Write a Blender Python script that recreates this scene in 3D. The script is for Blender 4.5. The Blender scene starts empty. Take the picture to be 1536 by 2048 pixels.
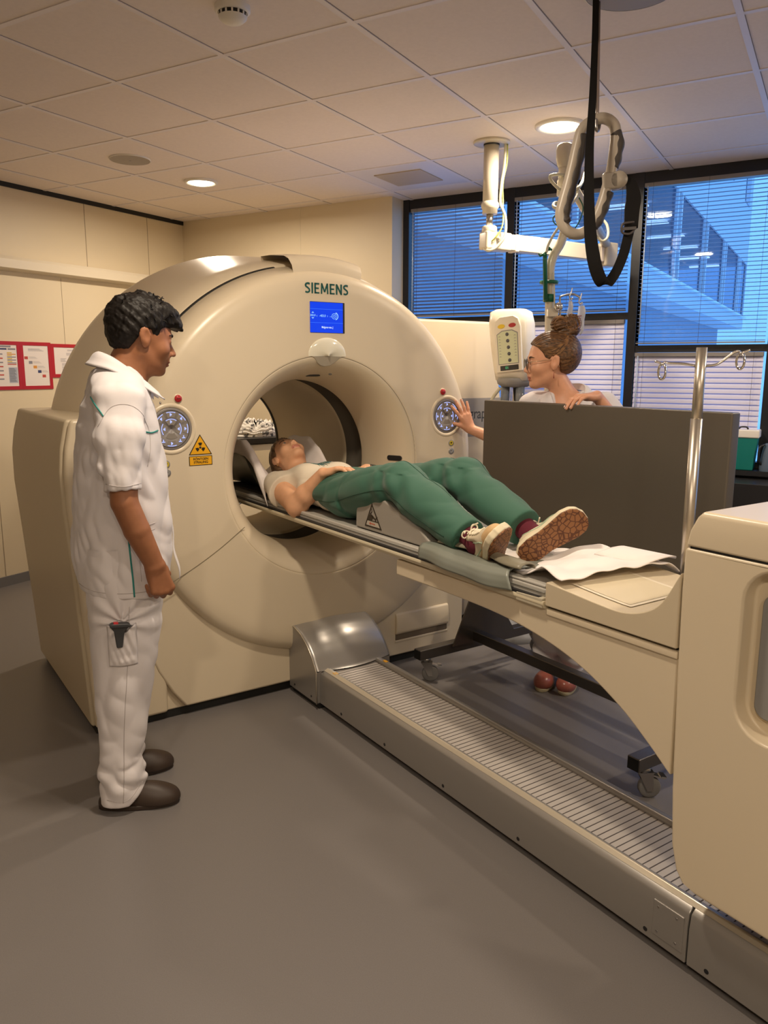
import bpy, bmesh, math, random
import numpy as np
from mathutils import Vector, Matrix

random.seed(7)
SC = bpy.context.scene
COL = SC.collection
PI = math.pi
CEIL = 2.7074

# ------------------------------------------------------------------ camera
EYE = Vector((0.0, 0.0, 1.5))
FPX, YAW, PITCH, ROLL = 1558.3, -0.5233, -0.182, 0.003
_f = Vector((math.sin(YAW) * math.cos(PITCH), math.cos(YAW) * math.cos(PITCH), math.sin(PITCH)))
_r = Vector((math.cos(YAW), -math.sin(YAW), 0.0))
_u = _r.cross(_f)
_r2 = math.cos(ROLL) * _r + math.sin(ROLL) * _u
_u2 = _r2.cross(_f)
cam_data = bpy.data.cameras.new('camera')
cam_data.sensor_fit = 'VERTICAL'
cam_data.sensor_height = 36.0
cam_data.sensor_width = 27.0
cam_data.lens = 36.0 * FPX / 2048.0
cam_data.clip_start = 0.05
cam_data.clip_end = 200.0
camera = bpy.data.objects.new('camera', cam_data)
COL.objects.link(camera)
_m = Matrix((_r2, _u2, -_f)).transposed().to_4x4()
_m.translation = EYE
camera.matrix_world = _m
SC.camera = camera

# ------------------------------------------------------------------ world, exposure
SC.view_settings.view_transform = 'Standard'
SC.view_settings.look = 'None'
SC.view_settings.gamma = 1.0
SC.view_settings.use_curve_mapping = False
SC.view_settings.exposure = EXPOSURE = 0.0
SC.render.film_transparent = False
SC.cycles.use_denoising = True
SC.cycles.max_bounces = 8
SC.cycles.diffuse_bounces = 4
SC.cycles.glossy_bounces = 3
SC.cycles.transmission_bounces = 6
SC.cycles.transparent_max_bounces = 12
SC.cycles.sample_clamp_indirect = 6.0
SC.cycles.caustics_reflective = False
SC.cycles.caustics_refractive = False
world = bpy.data.worlds.new('dusk_sky')
SC.world = world
world.use_nodes = True
_bg = world.node_tree.nodes['Background']
_bg.inputs['Color'].default_value = (0.20, 0.46, 0.88, 1)
_bg.inputs['Strength'].default_value = 2.0

LAMP_COLOR = (1.0, 0.83, 0.63)
LAMP_POWER = 29.0          # each recessed downlight

# ------------------------------------------------------------------ helpers: frames
GO = Vector((-2.2565, 2.4559, 0.0))          # foot of the scanner's front face
GA = math.radians(-26.0)                      # local x runs along the patient table, local y across it
GM = Matrix.Translation(GO) @ Matrix.Rotation(GA, 4, 'Z')
def G(v, u, z=0.0):
    return GM @ Vector((v, u, z))
_fh = Vector((math.sin(YAW), math.cos(YAW), 0.0))
def at(px, py, depth):
    """point of the room seen at that pixel, on the upright plane that stands depth metres ahead"""
    d = _f + (px - 768) / FPX * _r2 + (1024 - py) / FPX * _u2
    return EYE + d * (depth / d.dot(_fh))

# ------------------------------------------------------------------ helpers: objects
def tag(o, label=None, cat=None, group=None, kind=None):
    if label: o['label'] = label
    if cat: o['category'] = cat
    if group: o['group'] = group
    if kind: o['kind'] = kind
    return o
def thing(name, label, cat, loc=(0, 0, 0), rz=0.0, group=None):
    o = bpy.data.objects.new(name, None)
    o.empty_display_size = 0.1
    COL.objects.link(o)
    o.location = loc
    o.rotation_euler = (0, 0, rz)
    return tag(o, label, cat, group)
def link(name, mesh, mat, parent=None, smooth=None):
    o = bpy.data.objects.new(name, mesh)
    COL.objects.link(o)
    for m in (mat if isinstance(mat, (list, tuple)) else [mat]):
        mesh.materials.append(m)
    if parent: o.parent = parent
    return o
def copy_tree(o, parent=None):
    c = o.copy()
    COL.objects.link(c)
    c.parent = parent
    for ch in list(o.children):
        copy_tree(ch, c)
    return c
def bev(o, w, seg=2, angle=30):
    m = o.modifiers.new('bevel', 'BEVEL')
    m.width = w; m.segments = seg; m.limit_method = 'ANGLE'; m.angle_limit = math.radians(angle)
    m.harden_normals = False
    for p in o.data.polygons: p.use_smooth = True
    wn = o.modifiers.new('normals', 'WEIGHTED_NORMAL'); wn.keep_sharp = True
    return o

def frame_of(d):
    d = Vector(d).normalized()
    a = Vector((0, 0, 1)) if abs(d.z) < 0.9 else Vector((1, 0, 0))
    x = a.cross(d).normalized()
    return x, d.cross(x).normalized(), d

class MB:
    """collects shapes, then links them as one mesh object"""
    def __init__(s): s.v = []; s.f = []; s.sm = []; s.mi = []; s.cur = 0
    def add(s, vs, fs, smooth=False):
        n = len(s.v)
        s.v += [tuple(v) for v in vs]
        s.f += [tuple(i + n for i in f) for f in fs]
        s.sm += [smooth] * len(fs); s.mi += [s.cur] * len(fs)
        return s
    def box(s, x0, x1, y0, y1, z0, z1, M=None):
        vs = [Vector((x, y, z)) for z in (z0, z1) for y in (y0, y1) for x in (x0, x1)]
        if M is not None: vs = [M @ v for v in vs]
        return s.add(vs, [(0, 2, 3, 1), (4, 5, 7, 6), (0, 1, 5, 4), (2, 6, 7, 3), (0, 4, 6, 2), (1, 3, 7, 5)])
    def bar(s, a, b, w, h, up=(0, 0, 1)):
        a, b = Vector(a), Vector(b); d = (b - a).normalized()
        x = d.cross(Vector(up)).normalized(); y = x.cross(d).normalized()
        vs = [p + x * sx * w / 2 + y * sy * h / 2 for p in (a, b) for sy in (-1, 1) for sx in (-1, 1)]
        return s.add(vs, [(0, 2, 3, 1), (4, 5, 7, 6), (0, 1, 5, 4), (2, 6, 7, 3), (0, 4, 6, 2), (1, 3, 7, 5)])
    def tube(s, pts, r, n=12, caps=True, closed=False, flat=1.0):
        pts = [Vector(p) for p in pts]; m = len(pts)
        rs = r if isinstance(r, (list, tuple)) else [r] * m
        rings = []; x = None
        for i, p in enumerate(pts):
            a = pts[(i - 1) % m] if (closed or i > 0) else p
            b = pts[(i + 1) % m] if (closed or i < m - 1) else p
            d = (b - a).normalized()
            if x is None: x = frame_of(d)[0]
            else: x = (x - d * x.dot(d)).normalized()
            y = d.cross(x)
            rings.append([p + (x * math.cos(t) * flat + y * math.sin(t)) * rs[i] for t in [2 * PI * k / n for k in range(n)]])
        vs = [v for rg in rings for v in rg]; fs = []
        for i in range(m if closed else m - 1):
            j = (i + 1) % m
            for k in range(n):
                l = (k + 1) % n
                fs.append((i * n + k, i * n + l, j * n + l, j * n + k))
        s.add(vs, fs, True)
        if caps and not closed:
            s.add(rings[0], [tuple(range(n))[::-1]]); s.add(rings[-1], [tuple(range(n))])
        return s
    def cyl(s, a, b, r, r2=None, n=24, caps=True):
        return s.tube([a, b], [r, r if r2 is None else r2], n, caps)
    def lathe(s, prof, c, axis=(0, 0, 1), n=32, a0=0.0, a1=2 * PI, xdir=None, smooth=True):
        """prof: list of (along, radius)"""
        c = Vector(c)
        if xdir is None: x, y, d = frame_of(axis)
        else:
            d = Vector(axis).normalized(); x = Vector(xdir).normalized(); y = d.cross(x)
        full = abs(a1 - a0 - 2 * PI) < 1e-6
        k = n if full else n + 1
        vs = []
        for i in range(k):
            t = a0 + (a1 - a0) * i / n
            e = x * math.cos(t) + y * math.sin(t)
            vs += [c + d * h + e * r for h, r in prof]
        m = len(prof); fs = []
        for i in range(n):
            j = (i + 1) % k
            for q in range(m - 1):
                fs.append((i * m + q, j * m + q, j * m + q + 1, i * m + q + 1))
        return s.add(vs, fs, smooth)
    def prism(s, poly, a, b, plane='xz', M=None):
        """poly in a plane, pushed out along the third axis from a to b"""
        def P(p, t):
            v = {'xz': (p[0], t, p[1]), 'xy': (p[0], p[1], t), 'yz': (t, p[0], p[1])}[plane]
            v = Vector(v)
            return M @ v if M is not None else v
        n = len(poly)
        vs = [P(p, a) for p in poly] + [P(p, b) for p in poly]
        fs = [tuple(range(n)), tuple(range(n, 2 * n))[::-1]] + [(i, i + n, (i + 1) % n + n, (i + 1) % n) for i in range(n)]
        return s.add(vs, fs)
    def grid(s, fn, nu, nv, smooth=True):
        vs = [Vector(fn(i / nu, j / nv)) for i in range(nu + 1) for j in range(nv + 1)]
        fs = [(i * (nv + 1) + j, (i + 1) * (nv + 1) + j, (i + 1) * (nv + 1) + j + 1, i * (nv + 1) + j + 1) for i in range(nu) for j in range(nv)]
        return s.add(vs, fs, smooth)
    def build(s, name, mat, parent=None, fix=True):
        me = bpy.data.meshes.new(name)
        me.from_pydata(s.v, [], s.f)
        me.polygons.foreach_set('use_smooth', s.sm)
        me.polygons.foreach_set('material_index', s.mi)
        if fix:
            bm = bmesh.new(); bm.from_mesh(me)
            bmesh.ops.remove_doubles(bm, verts=bm.verts, dist=1e-6)
            bmesh.ops.recalc_face_normals(bm, faces=bm.faces)
            bm.to_mesh(me); bm.free()
        me.update()
        return link(name, me, mat, parent)

def bez(pts, n=10):
    """smooth polyline through the points"""
    P = [Vector(p) for p in pts]
    if len(P) < 3: return P
    out = []
    for i in range(len(P) - 1):
        p0 = P[i - 1] if i else P[i] * 2 - P[i + 1]
        p1, p2 = P[i], P[i + 1]
        p3 = P[i + 2] if i + 2 < len(P) else P[i + 1] * 2 - P[i]
        for k in range(n):
            t = k / n
            out.append(0.5 * ((2 * p1) + (-p0 + p2) * t + (2 * p0 - 5 * p1 + 4 * p2 - p3) * t * t + (-p0 + 3 * p1 - 3 * p2 + p3) * t ** 3))
    return out + [P[-1]]

def text(name, s, size, M, mat, parent=None, bold=0.0, depth=0.0006, xs=1.0, align='CENTER', fat=0.0):
    cu = bpy.data.curves.new(name, 'FONT')
    cu.body = s; cu.size = size; cu.offset = bold; cu.extrude = depth
    cu.align_x = align; cu.align_y = 'CENTER'; cu.resolution_u = 4
    t = bpy.data.objects.new(name, cu)
    me = bpy.data.meshes.new_from_object(t)
    bpy.data.objects.remove(t); bpy.data.curves.remove(cu)
    me.materials.clear()
    me.name = name
    if fat:                                     # heavier strokes: the same letters laid side by side
        bm = bmesh.new()
        for k in (-1, -0.33, 0.33, 1):
            c = me.copy(); c.transform(Matrix.Translation((k * fat, 0, 0))); bm.from_mesh(c); bpy.data.meshes.remove(c)
        bm.to_mesh(me); bm.free()
    me.transform(M @ Matrix.Diagonal((xs, 1, 1, 1)))
    return link(name, me, mat, parent)

# ------------------------------------------------------------------ helpers: materials
def srgb(r, g, b):
    f = lambda c: ((c / 255 + 0.055) / 1.055) ** 2.4 if c > 10 else c / 255 / 12.92
    return (f(r), f(g), f(b), 1.0)
MATS = {}
def mat(name, col, rough=0.5, metal=0.0, spec=0.5, coat=0.0, emit=None, es=0.0, noise=None, bump=None, alpha=1.0, trans=0.0, sss=0.0, sheen=0.0, coatr=0.1):
    if name in MATS: return MATS[name]
    m = bpy.data.materials.new(name); m.use_nodes = True
    nt = m.node_tree; b = nt.nodes['Principled BSDF']
    I = b.inputs
    col = tuple(col) if len(col) == 4 else tuple(col) + (1.0,)
    I['Base Color'].default_value = col; I['Roughness'].default_value = rough
    I['Metallic'].default_value = metal; I['Specular IOR Level'].default_value = spec
    I['Coat Weight'].default_value = coat; I['Coat Roughness'].default_value = coatr
    I['Alpha'].default_value = alpha; I['Transmission Weight'].default_value = trans
    I['Sheen Weight'].default_value = sheen
    if sss:
        I['Subsurface Weight'].default_value = sss
        I['Subsurface Radius'].default_value = (0.012, 0.005, 0.003); I['Subsurface Scale'].default_value = 1.0
    if emit: I['Emission Color'].default_value = tuple(emit)[:3] + (1,); I['Emission Strength'].default_value = es
    if noise:                                   # (scale, amount, detail)
        tc = nt.nodes.new('ShaderNodeTexCoord'); nz = nt.nodes.new('ShaderNodeTexNoise')
        nz.inputs['Scale'].default_value = noise[0]; nz.inputs['Detail'].default_value = noise[2] if len(noise) > 2 else 4
        rp = nt.nodes.new('ShaderNodeMapRange')
        rp.inputs['From Min'].default_value = 0.3; rp.inputs['From Max'].default_value = 0.7
        rp.inputs['To Min'].default_value = 1 - noise[1]; rp.inputs['To Max'].default_value = 1 + noise[1]
        mx = nt.nodes.new('ShaderNodeVectorMath'); mx.operation = 'SCALE'
        mx.inputs[0].default_value = col[:3]
        nt.links.new(tc.outputs['Object'], nz.inputs['Vector'])
        nt.links.new(nz.outputs['Fac'], rp.inputs['Value']); nt.links.new(rp.outputs['Result'], mx.inputs['Scale'])
        nt.links.new(mx.outputs['Vector'], I['Base Color'])
    if bump:                                    # (scale, strength, distance)
        tc = nt.nodes.new('ShaderNodeTexCoord'); nz = nt.nodes.new('ShaderNodeTexNoise'); bp = nt.nodes.new('ShaderNodeBump')
        nz.inputs['Scale'].default_value = bump[0]; nz.inputs['Detail'].default_value = 3
        bp.inputs['Strength'].default_value = bump[1]; bp.inputs['Distance'].default_value = bump[2]
        nt.links.new(tc.outputs['Object'], nz.inputs['Vector'])
        nt.links.new(nz.outputs['Fac'], bp.inputs['Height']); nt.links.new(bp.outputs['Normal'], I['Normal'])
    MATS[name] = m
    return m
def clear_glass(name, tint=(0.85, 0.93, 1.0), refl=0.08):
    if name in MATS: return MATS[name]
    m = bpy.data.materials.new(name); m.use_nodes = True; nt = m.node_tree
    nt.nodes.clear()
    o = nt.nodes.new('ShaderNodeOutputMaterial'); mx = nt.nodes.new('ShaderNodeMixShader')
    t = nt.nodes.new('ShaderNodeBsdfTransparent'); g = nt.nodes.new('ShaderNodeBsdfGlossy')
    t.inputs['Color'].default_value = tuple(tint) + (1,); g.inputs['Roughness'].default_value = 0.02
    mx.inputs['Fac'].default_value = refl
    nt.links.new(t.outputs[0], mx.inputs[1]); nt.links.new(g.outputs[0], mx.inputs[2]); nt.links.new(mx.outputs[0], o.inputs['Surface'])
    MATS[name] = m
    return m

M_CREAM = mat('cream_plastic', (0.70, 0.60, 0.445), rough=0.30, spec=0.45)
M_CREAM2 = mat('cream_plastic_satin', (0.62, 0.53, 0.385), rough=0.42, spec=0.4, bump=(900, 0.05, 0.0004))
M_WALL = mat('painted_wall_panel', (0.72, 0.62, 0.45), rough=0.45, spec=0.35)
M_CEIL = mat('mineral_ceiling_tile', (0.86, 0.77, 0.72), rough=0.9, spec=0.2, noise=(60, 0.02), bump=(400, 0.15, 0.001))
M_TBAR = mat('ceiling_grid_bar', (0.80, 0.74, 0.76), rough=0.45)
M_FLOOR = mat('vinyl_floor', (0.185, 0.17, 0.165), rough=0.34, spec=0.35, noise=(350, 0.06), bump=(250, 0.03, 0.0005))
M_BLACK = mat('black_frame', (0.012, 0.012, 0.014), rough=0.35)
M_DARK = mat('dark_gap', (0.01, 0.01, 0.01), rough=0.7)
M_SILVER = mat('silver_paint', (0.37, 0.35, 0.33), rough=0.33, metal=0.55, spec=0.5)
M_GREY = mat('grey_plastic', (0.27, 0.265, 0.26), rough=0.4)
M_LGREY = mat('light_grey_vinyl', (0.36, 0.36, 0.34), rough=0.42)
M_STEEL = mat('brushed_steel', (0.42, 0.40, 0.38), rough=0.3, metal=1.0)
M_CHROME = mat('chrome', (0.7, 0.68, 0.66), rough=0.15, metal=1.0)
M_WHITE = mat('white_plastic', (0.80, 0.76, 0.70), rough=0.35)
# ------------------------------------------------------------------ lamps of the room
def downlight(x, y, name='ceiling_downlight', label='', power=LAMP_POWER, group='recessed ceiling lamps', r=0.11):
    t = thing(name, label, 'ceiling light', (x, y, CEIL), 0, group)
    MB().lathe([(-0.001, r * 0.74), (-0.012, r * 0.80), (-0.016, r * 0.92), (-0.010, r), (0.0, r)], (0, 0, 0), n=40).build('trim_ring', M_WHITE, t)
    m = mat('lamp_diffuser', (1, 1, 1), rough=0.5, emit=(1.0, 0.86, 0.62), es=9.0)
    MB().lathe([(-0.024, 0.0005), (-0.022, r * 0.4), (-0.014, r * 0.66), (-0.004, r * 0.76)], (0, 0, 0), n=40).build('diffuser', m, t)
    L = bpy.data.lights.new('lamp_light', 'AREA'); L.shape = 'DISK'; L.size = r * 1.5
    L.energy = power; L.color = LAMP_COLOR; L.spread = math.radians(175)
    lo = bpy.data.objects.new('lamp_light', L); COL.objects.link(lo); lo.parent = t; lo.location = (0, 0, -0.030)
    return t
downlight(-3.765, 4.103, label='glowing recessed lamp in the ceiling above the back left corner')
downlight(-1.34, 4.083, label='glowing recessed lamp above the ceiling arm by the windows', r=0.125)
downlight(-1.35, 1.70, label='recessed lamp in the ceiling over the foot of the scanner front')
downlight(1.05, 4.10, label='recessed lamp in the ceiling right of the windows in view')
downlight(1.05, 1.70, label='recessed lamp in the ceiling over the table tower')
downlight(-0.15, -0.70, label='added recessed lamp, unseen, in the ceiling just behind the photographer')  # added between the regularly spaced lamps to brighten the table tower side
downlight(1.05, -0.70, label='recessed lamp in the ceiling behind the photographer, right')

# ------------------------------------------------------------------ shell
def struct(name, mb, m, parent=None):
    o = mb.build(name, m, parent)
    if parent is None: o['kind'] = 'structure'
    return o
XL, YB, YW, XE, XR, YF = -4.91, 5.105, 5.30, -2.885, 3.2, -2.6
struct('floor', MB().box(XL - 0.1, XR + 0.1, YF - 0.1, YW + 0.3, -0.1, 0.0), M_FLOOR)
cl = struct('ceiling', MB().box(XL - 0.1, XR + 0.1, YF - 0.1, YW + 0.3, CEIL, CEIL + 0.1), M_CEIL)
gb = MB()
gx = [-2.8164 + 0.6 * i for i in range(-3, 11)]; gy = [2.5665 + 0.6 * j for j in range(-8, 5)]
for x in gx: gb.box(x - 0.012, x + 0.012, YF, YW, CEIL - 0.0035, CEIL + 0.001)
for y in gy: gb.box(XL, XR, y - 0.012, y + 0.012, CEIL - 0.003, CEIL + 0.001)
gb.build('grid_bars', M_TBAR, cl)
ed = MB()                                              # dark hairline where each tile meets its bar
for x in gx: ed.box(x + 0.012, x + 0.0145, YF, YW, CEIL - 0.0012, CEIL + 0.001)
for y in gy: ed.box(XL, XR, y + 0.012, y + 0.0145, CEIL - 0.0012, CEIL + 0.001)
ed.build('grid_shadow_gap', mat('tile_gap', (0.30, 0.25, 0.22), rough=0.8), cl)

# left wall of flat panels with a rail along it
wl = MB().box(XL - 0.1, XL, YF, YB + 0.1, 0.0, CEIL - 0.03)
wl = struct('wall_left', wl, M_WALL)
sm = mat('panel_seam', (0.36, 0.29, 0.20), rough=0.7)
s = MB()
for y in (3.24,): s.box(XL, XL + 0.002, y - 0.002, y + 0.002, 0.06, 2.13)
for y in (4.102, 4.709): s.box(XL, XL + 0.002, y - 0.002, y + 0.002, 2.23, CEIL - 0.03)
for y in (3.86,): s.box(XL, XL + 0.002, y - 0.001, y + 0.001, 0.06, 2.13)
s.build('panel_seam', sm, wl)
struct('trim_1', MB().box(XL - 0.02, XL + 0.012, YF, YB, CEIL - 0.03, CEIL), M_DARK)
rl = MB()
rl.prism([(XL, 2.135), (XL + 0.085, 2.150), (XL + 0.085, 2.205), (XL + 0.07, 2.226), (XL, 2.226)], YF, 4.86)
struct('trim_2', rl, mat('rail_enamel', (0.74, 0.66, 0.52), rough=0.3))
struct('baseboard_left', MB().box(XL, XL + 0.012, YF, YB, 0.0, 0.068), mat('grey_cove', (0.17, 0.165, 0.17), rough=0.5))
# back wall and its return beside the windows
wb = struct('wall_back', MB().box(XL - 0.1, XE, YB, YW + 0.1, 0.0, CEIL), M_WALL)
MB().box(-3.699, -3.693, YB - 0.002, YB, 0.07, CEIL).build('panel_seam', mat('seam_light', (0.74, 0.66, 0.50), rough=0.4), wb)
struct('baseboard_back', MB().box(XL, XE, YB - 0.012, YB, 0.0, 0.068), MATS['grey_cove'])
struct('wall_right', MB().box(XR, XR + 0.1, YF, YW, 0.0, CEIL), M_WALL)
struct('wall_front', MB().box(XL, XR, YF - 0.1, YF, 0.0, CEIL), M_WALL)
# dark window wall: parapet and frames
M_PARA = mat('dark_parapet', (0.02, 0.02, 0.022), rough=0.5)
struct('wall_window', MB().box(XE, XR, YW + 0.02, YW + 0.2, 0.0, 0.90), M_PARA)
struct('trim_3', MB().box(XE, XR, YW - 0.16, YW + 0.04, 0.87, 0.90), mat('black_sill', (0.015, 0.015, 0.017), rough=0.3))
bays = [(-2.865, -2.05, 1.845), (-2.05, -1.20, 1.84), (-1.20, -0.37, 1.63), (-0.37, 0.46, 1.63), (0.46, 1.29, 1.63), (1.29, 2.12, 1.63), (2.12, XR, 1.63)]
glass = clear_glass('window_glass', (0.80, 0.90, 1.0), 0.05)
for i, (x0, x1, zt) in enumerate(bays):
    f = MB()
    f.box(x0 - 0.028, x0 + 0.028, YW - 0.03, YW + 0.06, 0.90, CEIL)
    f.box(x1 - 0.028, x1 + 0.028, YW - 0.028, YW + 0.06, 0.90, CEIL)
    f.box(x0, x1, YW - 0.025, YW + 0.06, CEIL - 0.085, CEIL)
    f.box(x0, x1, YW - 0.022, YW + 0.06, zt - 0.022, zt + 0.022)
    f.box(x0, x1, YW - 0.022, YW + 0.06, 0.90, 0.94)
    w = struct('window_%d' % (i + 1), f, M_BLACK)
    MB().box(x0 + 0.028, x1 - 0.028, YW + 0.035, YW + 0.041, 0.94, CEIL - 0.085).build('pane', glass, w)

# venetian blinds
def blind(x0, x1, z0, z1, tilt, m, label, w=0.0215, pitch=0.0240, yy=YW - 0.052, raised=False):
    t = thing('venetian_blind', label, 'blind', ((x0 + x1) / 2, yy, z0), 0, 'venetian blinds in the window wall')
    h = (x1 - x0) / 2
    hz = z1 - z0
    MB().box(-h, h, -0.018, 0.018, hz - 0.024, hz).build('head_rail', mat('blind_rail', (0.25, 0.23, 0.22), rough=0.4), t)
    sl = MB(); z = 0.015; c, sn = math.cos(tilt), math.sin(tilt)
    while z < hz - 0.03:
        q = [(-w / 2, 0.0), (-w / 6, 0.0022), (w / 6, 0.0022), (w / 2, 0.0)]
        p = [(a * c - b * sn, a * sn + b * c) for a, b in q]
        sl.add([(sx * h, a, z + b) for sx in (-1, 1) for a, b in p], [(k, k + 1, k + 5, k + 4) for k in range(3)], True)
        z += pitch
    sl.build('slats', m, t, fix=False)
    MB().box(-h, h, -0.012, 0.012, 0.0, 0.008).build('bottom_rail', MATS['blind_rail'], t)
    for k in (-0.86, 0.0, 0.86): MB().box(k * h - 0.0008, k * h + 0.0008, -0.0185, -0.0175, 0.0, hz).build('ladder_cord', mat('cord_dark', (0.05, 0.05, 0.06), rough=0.8), t)
    MB().tube([(-h + 0.022, -0.028, hz - 0.02), (-h + 0.022, -0.03, hz * 0.06)], 0.004, 8).build('wand', mat('clear_wand', (0.5, 0.62, 0.8), rough=0.15, spec=0.8), t)
    return t
M_SLAT_UP = mat('slat_metal', (0.34, 0.40, 0.55), rough=0.45)
M_SLAT_LO = mat('slat_sky_tinted_white', (0.64, 0.64, 0.84), rough=0.5)  # white slats; the blue backlight of the sky is mixed into their colour
T_UP = math.radians(-12)
blind(-2.80, -2.09, 1.875, CEIL - 0.075, math.radians(-24), M_SLAT_UP, 'open venetian blind in the upper left window, nearest the back wall', w=0.0245)
blind(-2.01, -1.24, 1.87, CEIL - 0.075, T_UP, M_SLAT_UP, 'open venetian blind in the upper middle window behind the hanging handle')
blind(-1.16, -0.41, 1.66, CEIL - 0.075, math.radians(-5), M_SLAT_UP, 'tall open venetian blind in the upper right window with the facade behind')
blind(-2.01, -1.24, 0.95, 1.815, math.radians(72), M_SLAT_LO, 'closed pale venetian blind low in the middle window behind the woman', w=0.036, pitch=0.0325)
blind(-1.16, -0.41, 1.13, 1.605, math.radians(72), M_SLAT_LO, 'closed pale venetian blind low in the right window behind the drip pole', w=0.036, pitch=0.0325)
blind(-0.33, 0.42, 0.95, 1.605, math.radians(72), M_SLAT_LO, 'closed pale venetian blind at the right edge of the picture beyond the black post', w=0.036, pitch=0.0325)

# ------------------------------------------------------------------ facade across the yard
def exterior():
    t = thing('office_building', 'pale office building with lit upper floor seen through the blinds', 'building', (-4.0, 24, 0))
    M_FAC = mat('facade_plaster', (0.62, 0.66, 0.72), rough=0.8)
    M_FAD = mat('facade_shadow_gap', (0.10, 0.12, 0.15), rough=0.8)
    X = 0.0
    y0, y1 = -17.0, 14.7
    w = MB()
    w.box(-6.0, X, y0, y1, 6.0, 16.0)                     # upper storeys
    w.box(-6.0, X, y0, y1, 3.25, 3.72)                    # spandrel below the strip windows
    w.box(-6.0, -5.0, y0, y1, 0.0, 6.0)
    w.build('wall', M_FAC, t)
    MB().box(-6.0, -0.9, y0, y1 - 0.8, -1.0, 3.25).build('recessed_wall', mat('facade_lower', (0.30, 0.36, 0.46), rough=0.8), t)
    MB().box(-5.0, X + 0.12, y0, y1 + 0.1, 3.72, 3.78).build('window_ledge', mat('ledge_metal', (0.75, 0.8, 0.85), rough=0.4), t)
    g = MB()
    yy = y0 + 1.0
    m2 = MB()
    while yy < y1:
        for d in (0.0, 0.55): m2.box(-0.10, 0.03, yy + d, yy + d + 0.09, 3.78, 6.0)
        yy += 4.6
    m2.box(-0.12, 0.0, y1 - 0.12, y1, 3.78, 6.0)
    m2.build('window_mullion', MATS['ledge_metal'], t)
    MB().box(-0.06, -0.05, y0, y1, 3.78, 6.0).build('glazing', clear_glass('facade_glass', (0.55, 0.62, 0.72), 0.12), t)
    c = MB().box(-4.9, -0.2, y0, y1 - 0.2, 3.73, 3.75)
    c.box(-4.9, -4.8, y0, y1 - 0.2, 3.78, 6.0)
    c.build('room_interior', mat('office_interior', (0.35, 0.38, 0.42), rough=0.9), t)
    li = MB(); k = y0 + 1.4
    while k < y1 - 1:
        li.box(-2.2, -1.0, k, k + 0.28, 5.90, 5.94)
        k += 2.9
    li.build('strip_lights', mat('office_strip', (1, 1, 1), emit=(0.9, 0.95, 1.0), es=3.0), t)
    up = MB(); ug = MB()
    for k in range(6):
        yk = y0 + 2 + k * 5.4
        up.box(-0.2, 0.03, yk, yk + 1.5, 8.2, 10.2)
    up.build('window', mat('facade_window_dark', (0.10, 0.13, 0.2), rough=0.2), t)
exterior()

# ------------------------------------------------------------------ small things on the ceiling
t = thing('smoke_detector', 'round white smoke detector on a ceiling tile', 'smoke detector', (-1.905, 2.262, CEIL))
MB().lathe([(0, 0.060), (-0.016, 0.060), (-0.020, 0.056), (-0.022, 0.05)], (0, 0, 0), n=40).build('base', M_WHITE, t)
MB().lathe([(-0.022, 0.046), (-0.033, 0.045)], (0, 0, 0), n=40).build('chamber', M_DARK, t)
b = MB()
for k in range(14):
    a = 2 * PI * k / 14
    b.bar((0.046 * math.cos(a), 0.046 * math.sin(a), -0.021), (0.045 * math.cos(a), 0.045 * math.sin(a), -0.035), 0.006, 0.006)
b.build('vent_ribs', M_WHITE, t)
MB().lathe([(-0.033, 0.049), (-0.038, 0.047), (-0.048, 0.036), (-0.053, 0.018), (-0.054, 0.0005)], (0, 0, 0), n=40).build('cap', M_WHITE, t)
M_SPK = mat('speaker_grille', (0.36, 0.32, 0.28), rough=0.6, metal=0.2, bump=(1500, 0.3, 0.001))
def speaker(x, y, r, label):
    t = thing('ceiling_speaker', label, 'speaker', (x, y, CEIL), 0)
    MB().lathe([(0, r), (-0.006, r), (-0.008, r * 0.97)], (0, 0, 0), n=48).build('rim', M_WHITE, t)
    MB().lathe([(-0.0075, r * 0.965), (-0.009, r * 0.7), (-0.011, 0.001)], (0, 0, 0), n=48).build('grille', M_SPK, t)
    MB().lathe([(-0.0112, 0.001), (-0.0125, 0.006), (-0.009, 0.008)], (0, 0, 0), n=12).build('badge', M_GREY, t)
speaker(-3.737, 3.477, 0.118, 'round grey ceiling speaker over the back left of the scanner')
speaker(-0.70, 2.80, 0.15, 'large round grey ceiling cover beside the hanging rod, cut by the top edge')
# air vent in its tile
t = thing('ceiling_vent', 'square perforated air vent plate in a metal ceiling tile by the windows', 'vent', (-2.5164, 4.6665, CEIL))
MB().box(-0.287, 0.287, -0.287, 0.287, -0.0025, 0.001).build('tile_frame', mat('vent_frame', (0.74, 0.70, 0.74), rough=0.35), t)
MB().box(-0.165, 0.165, -0.16, 0.16, -0.008, -0.0025).build('perforated_plate', mat('vent_plate', (0.50, 0.40, 0.30), rough=0.5, bump=(900, 0.4, 0.002)), t)

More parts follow.
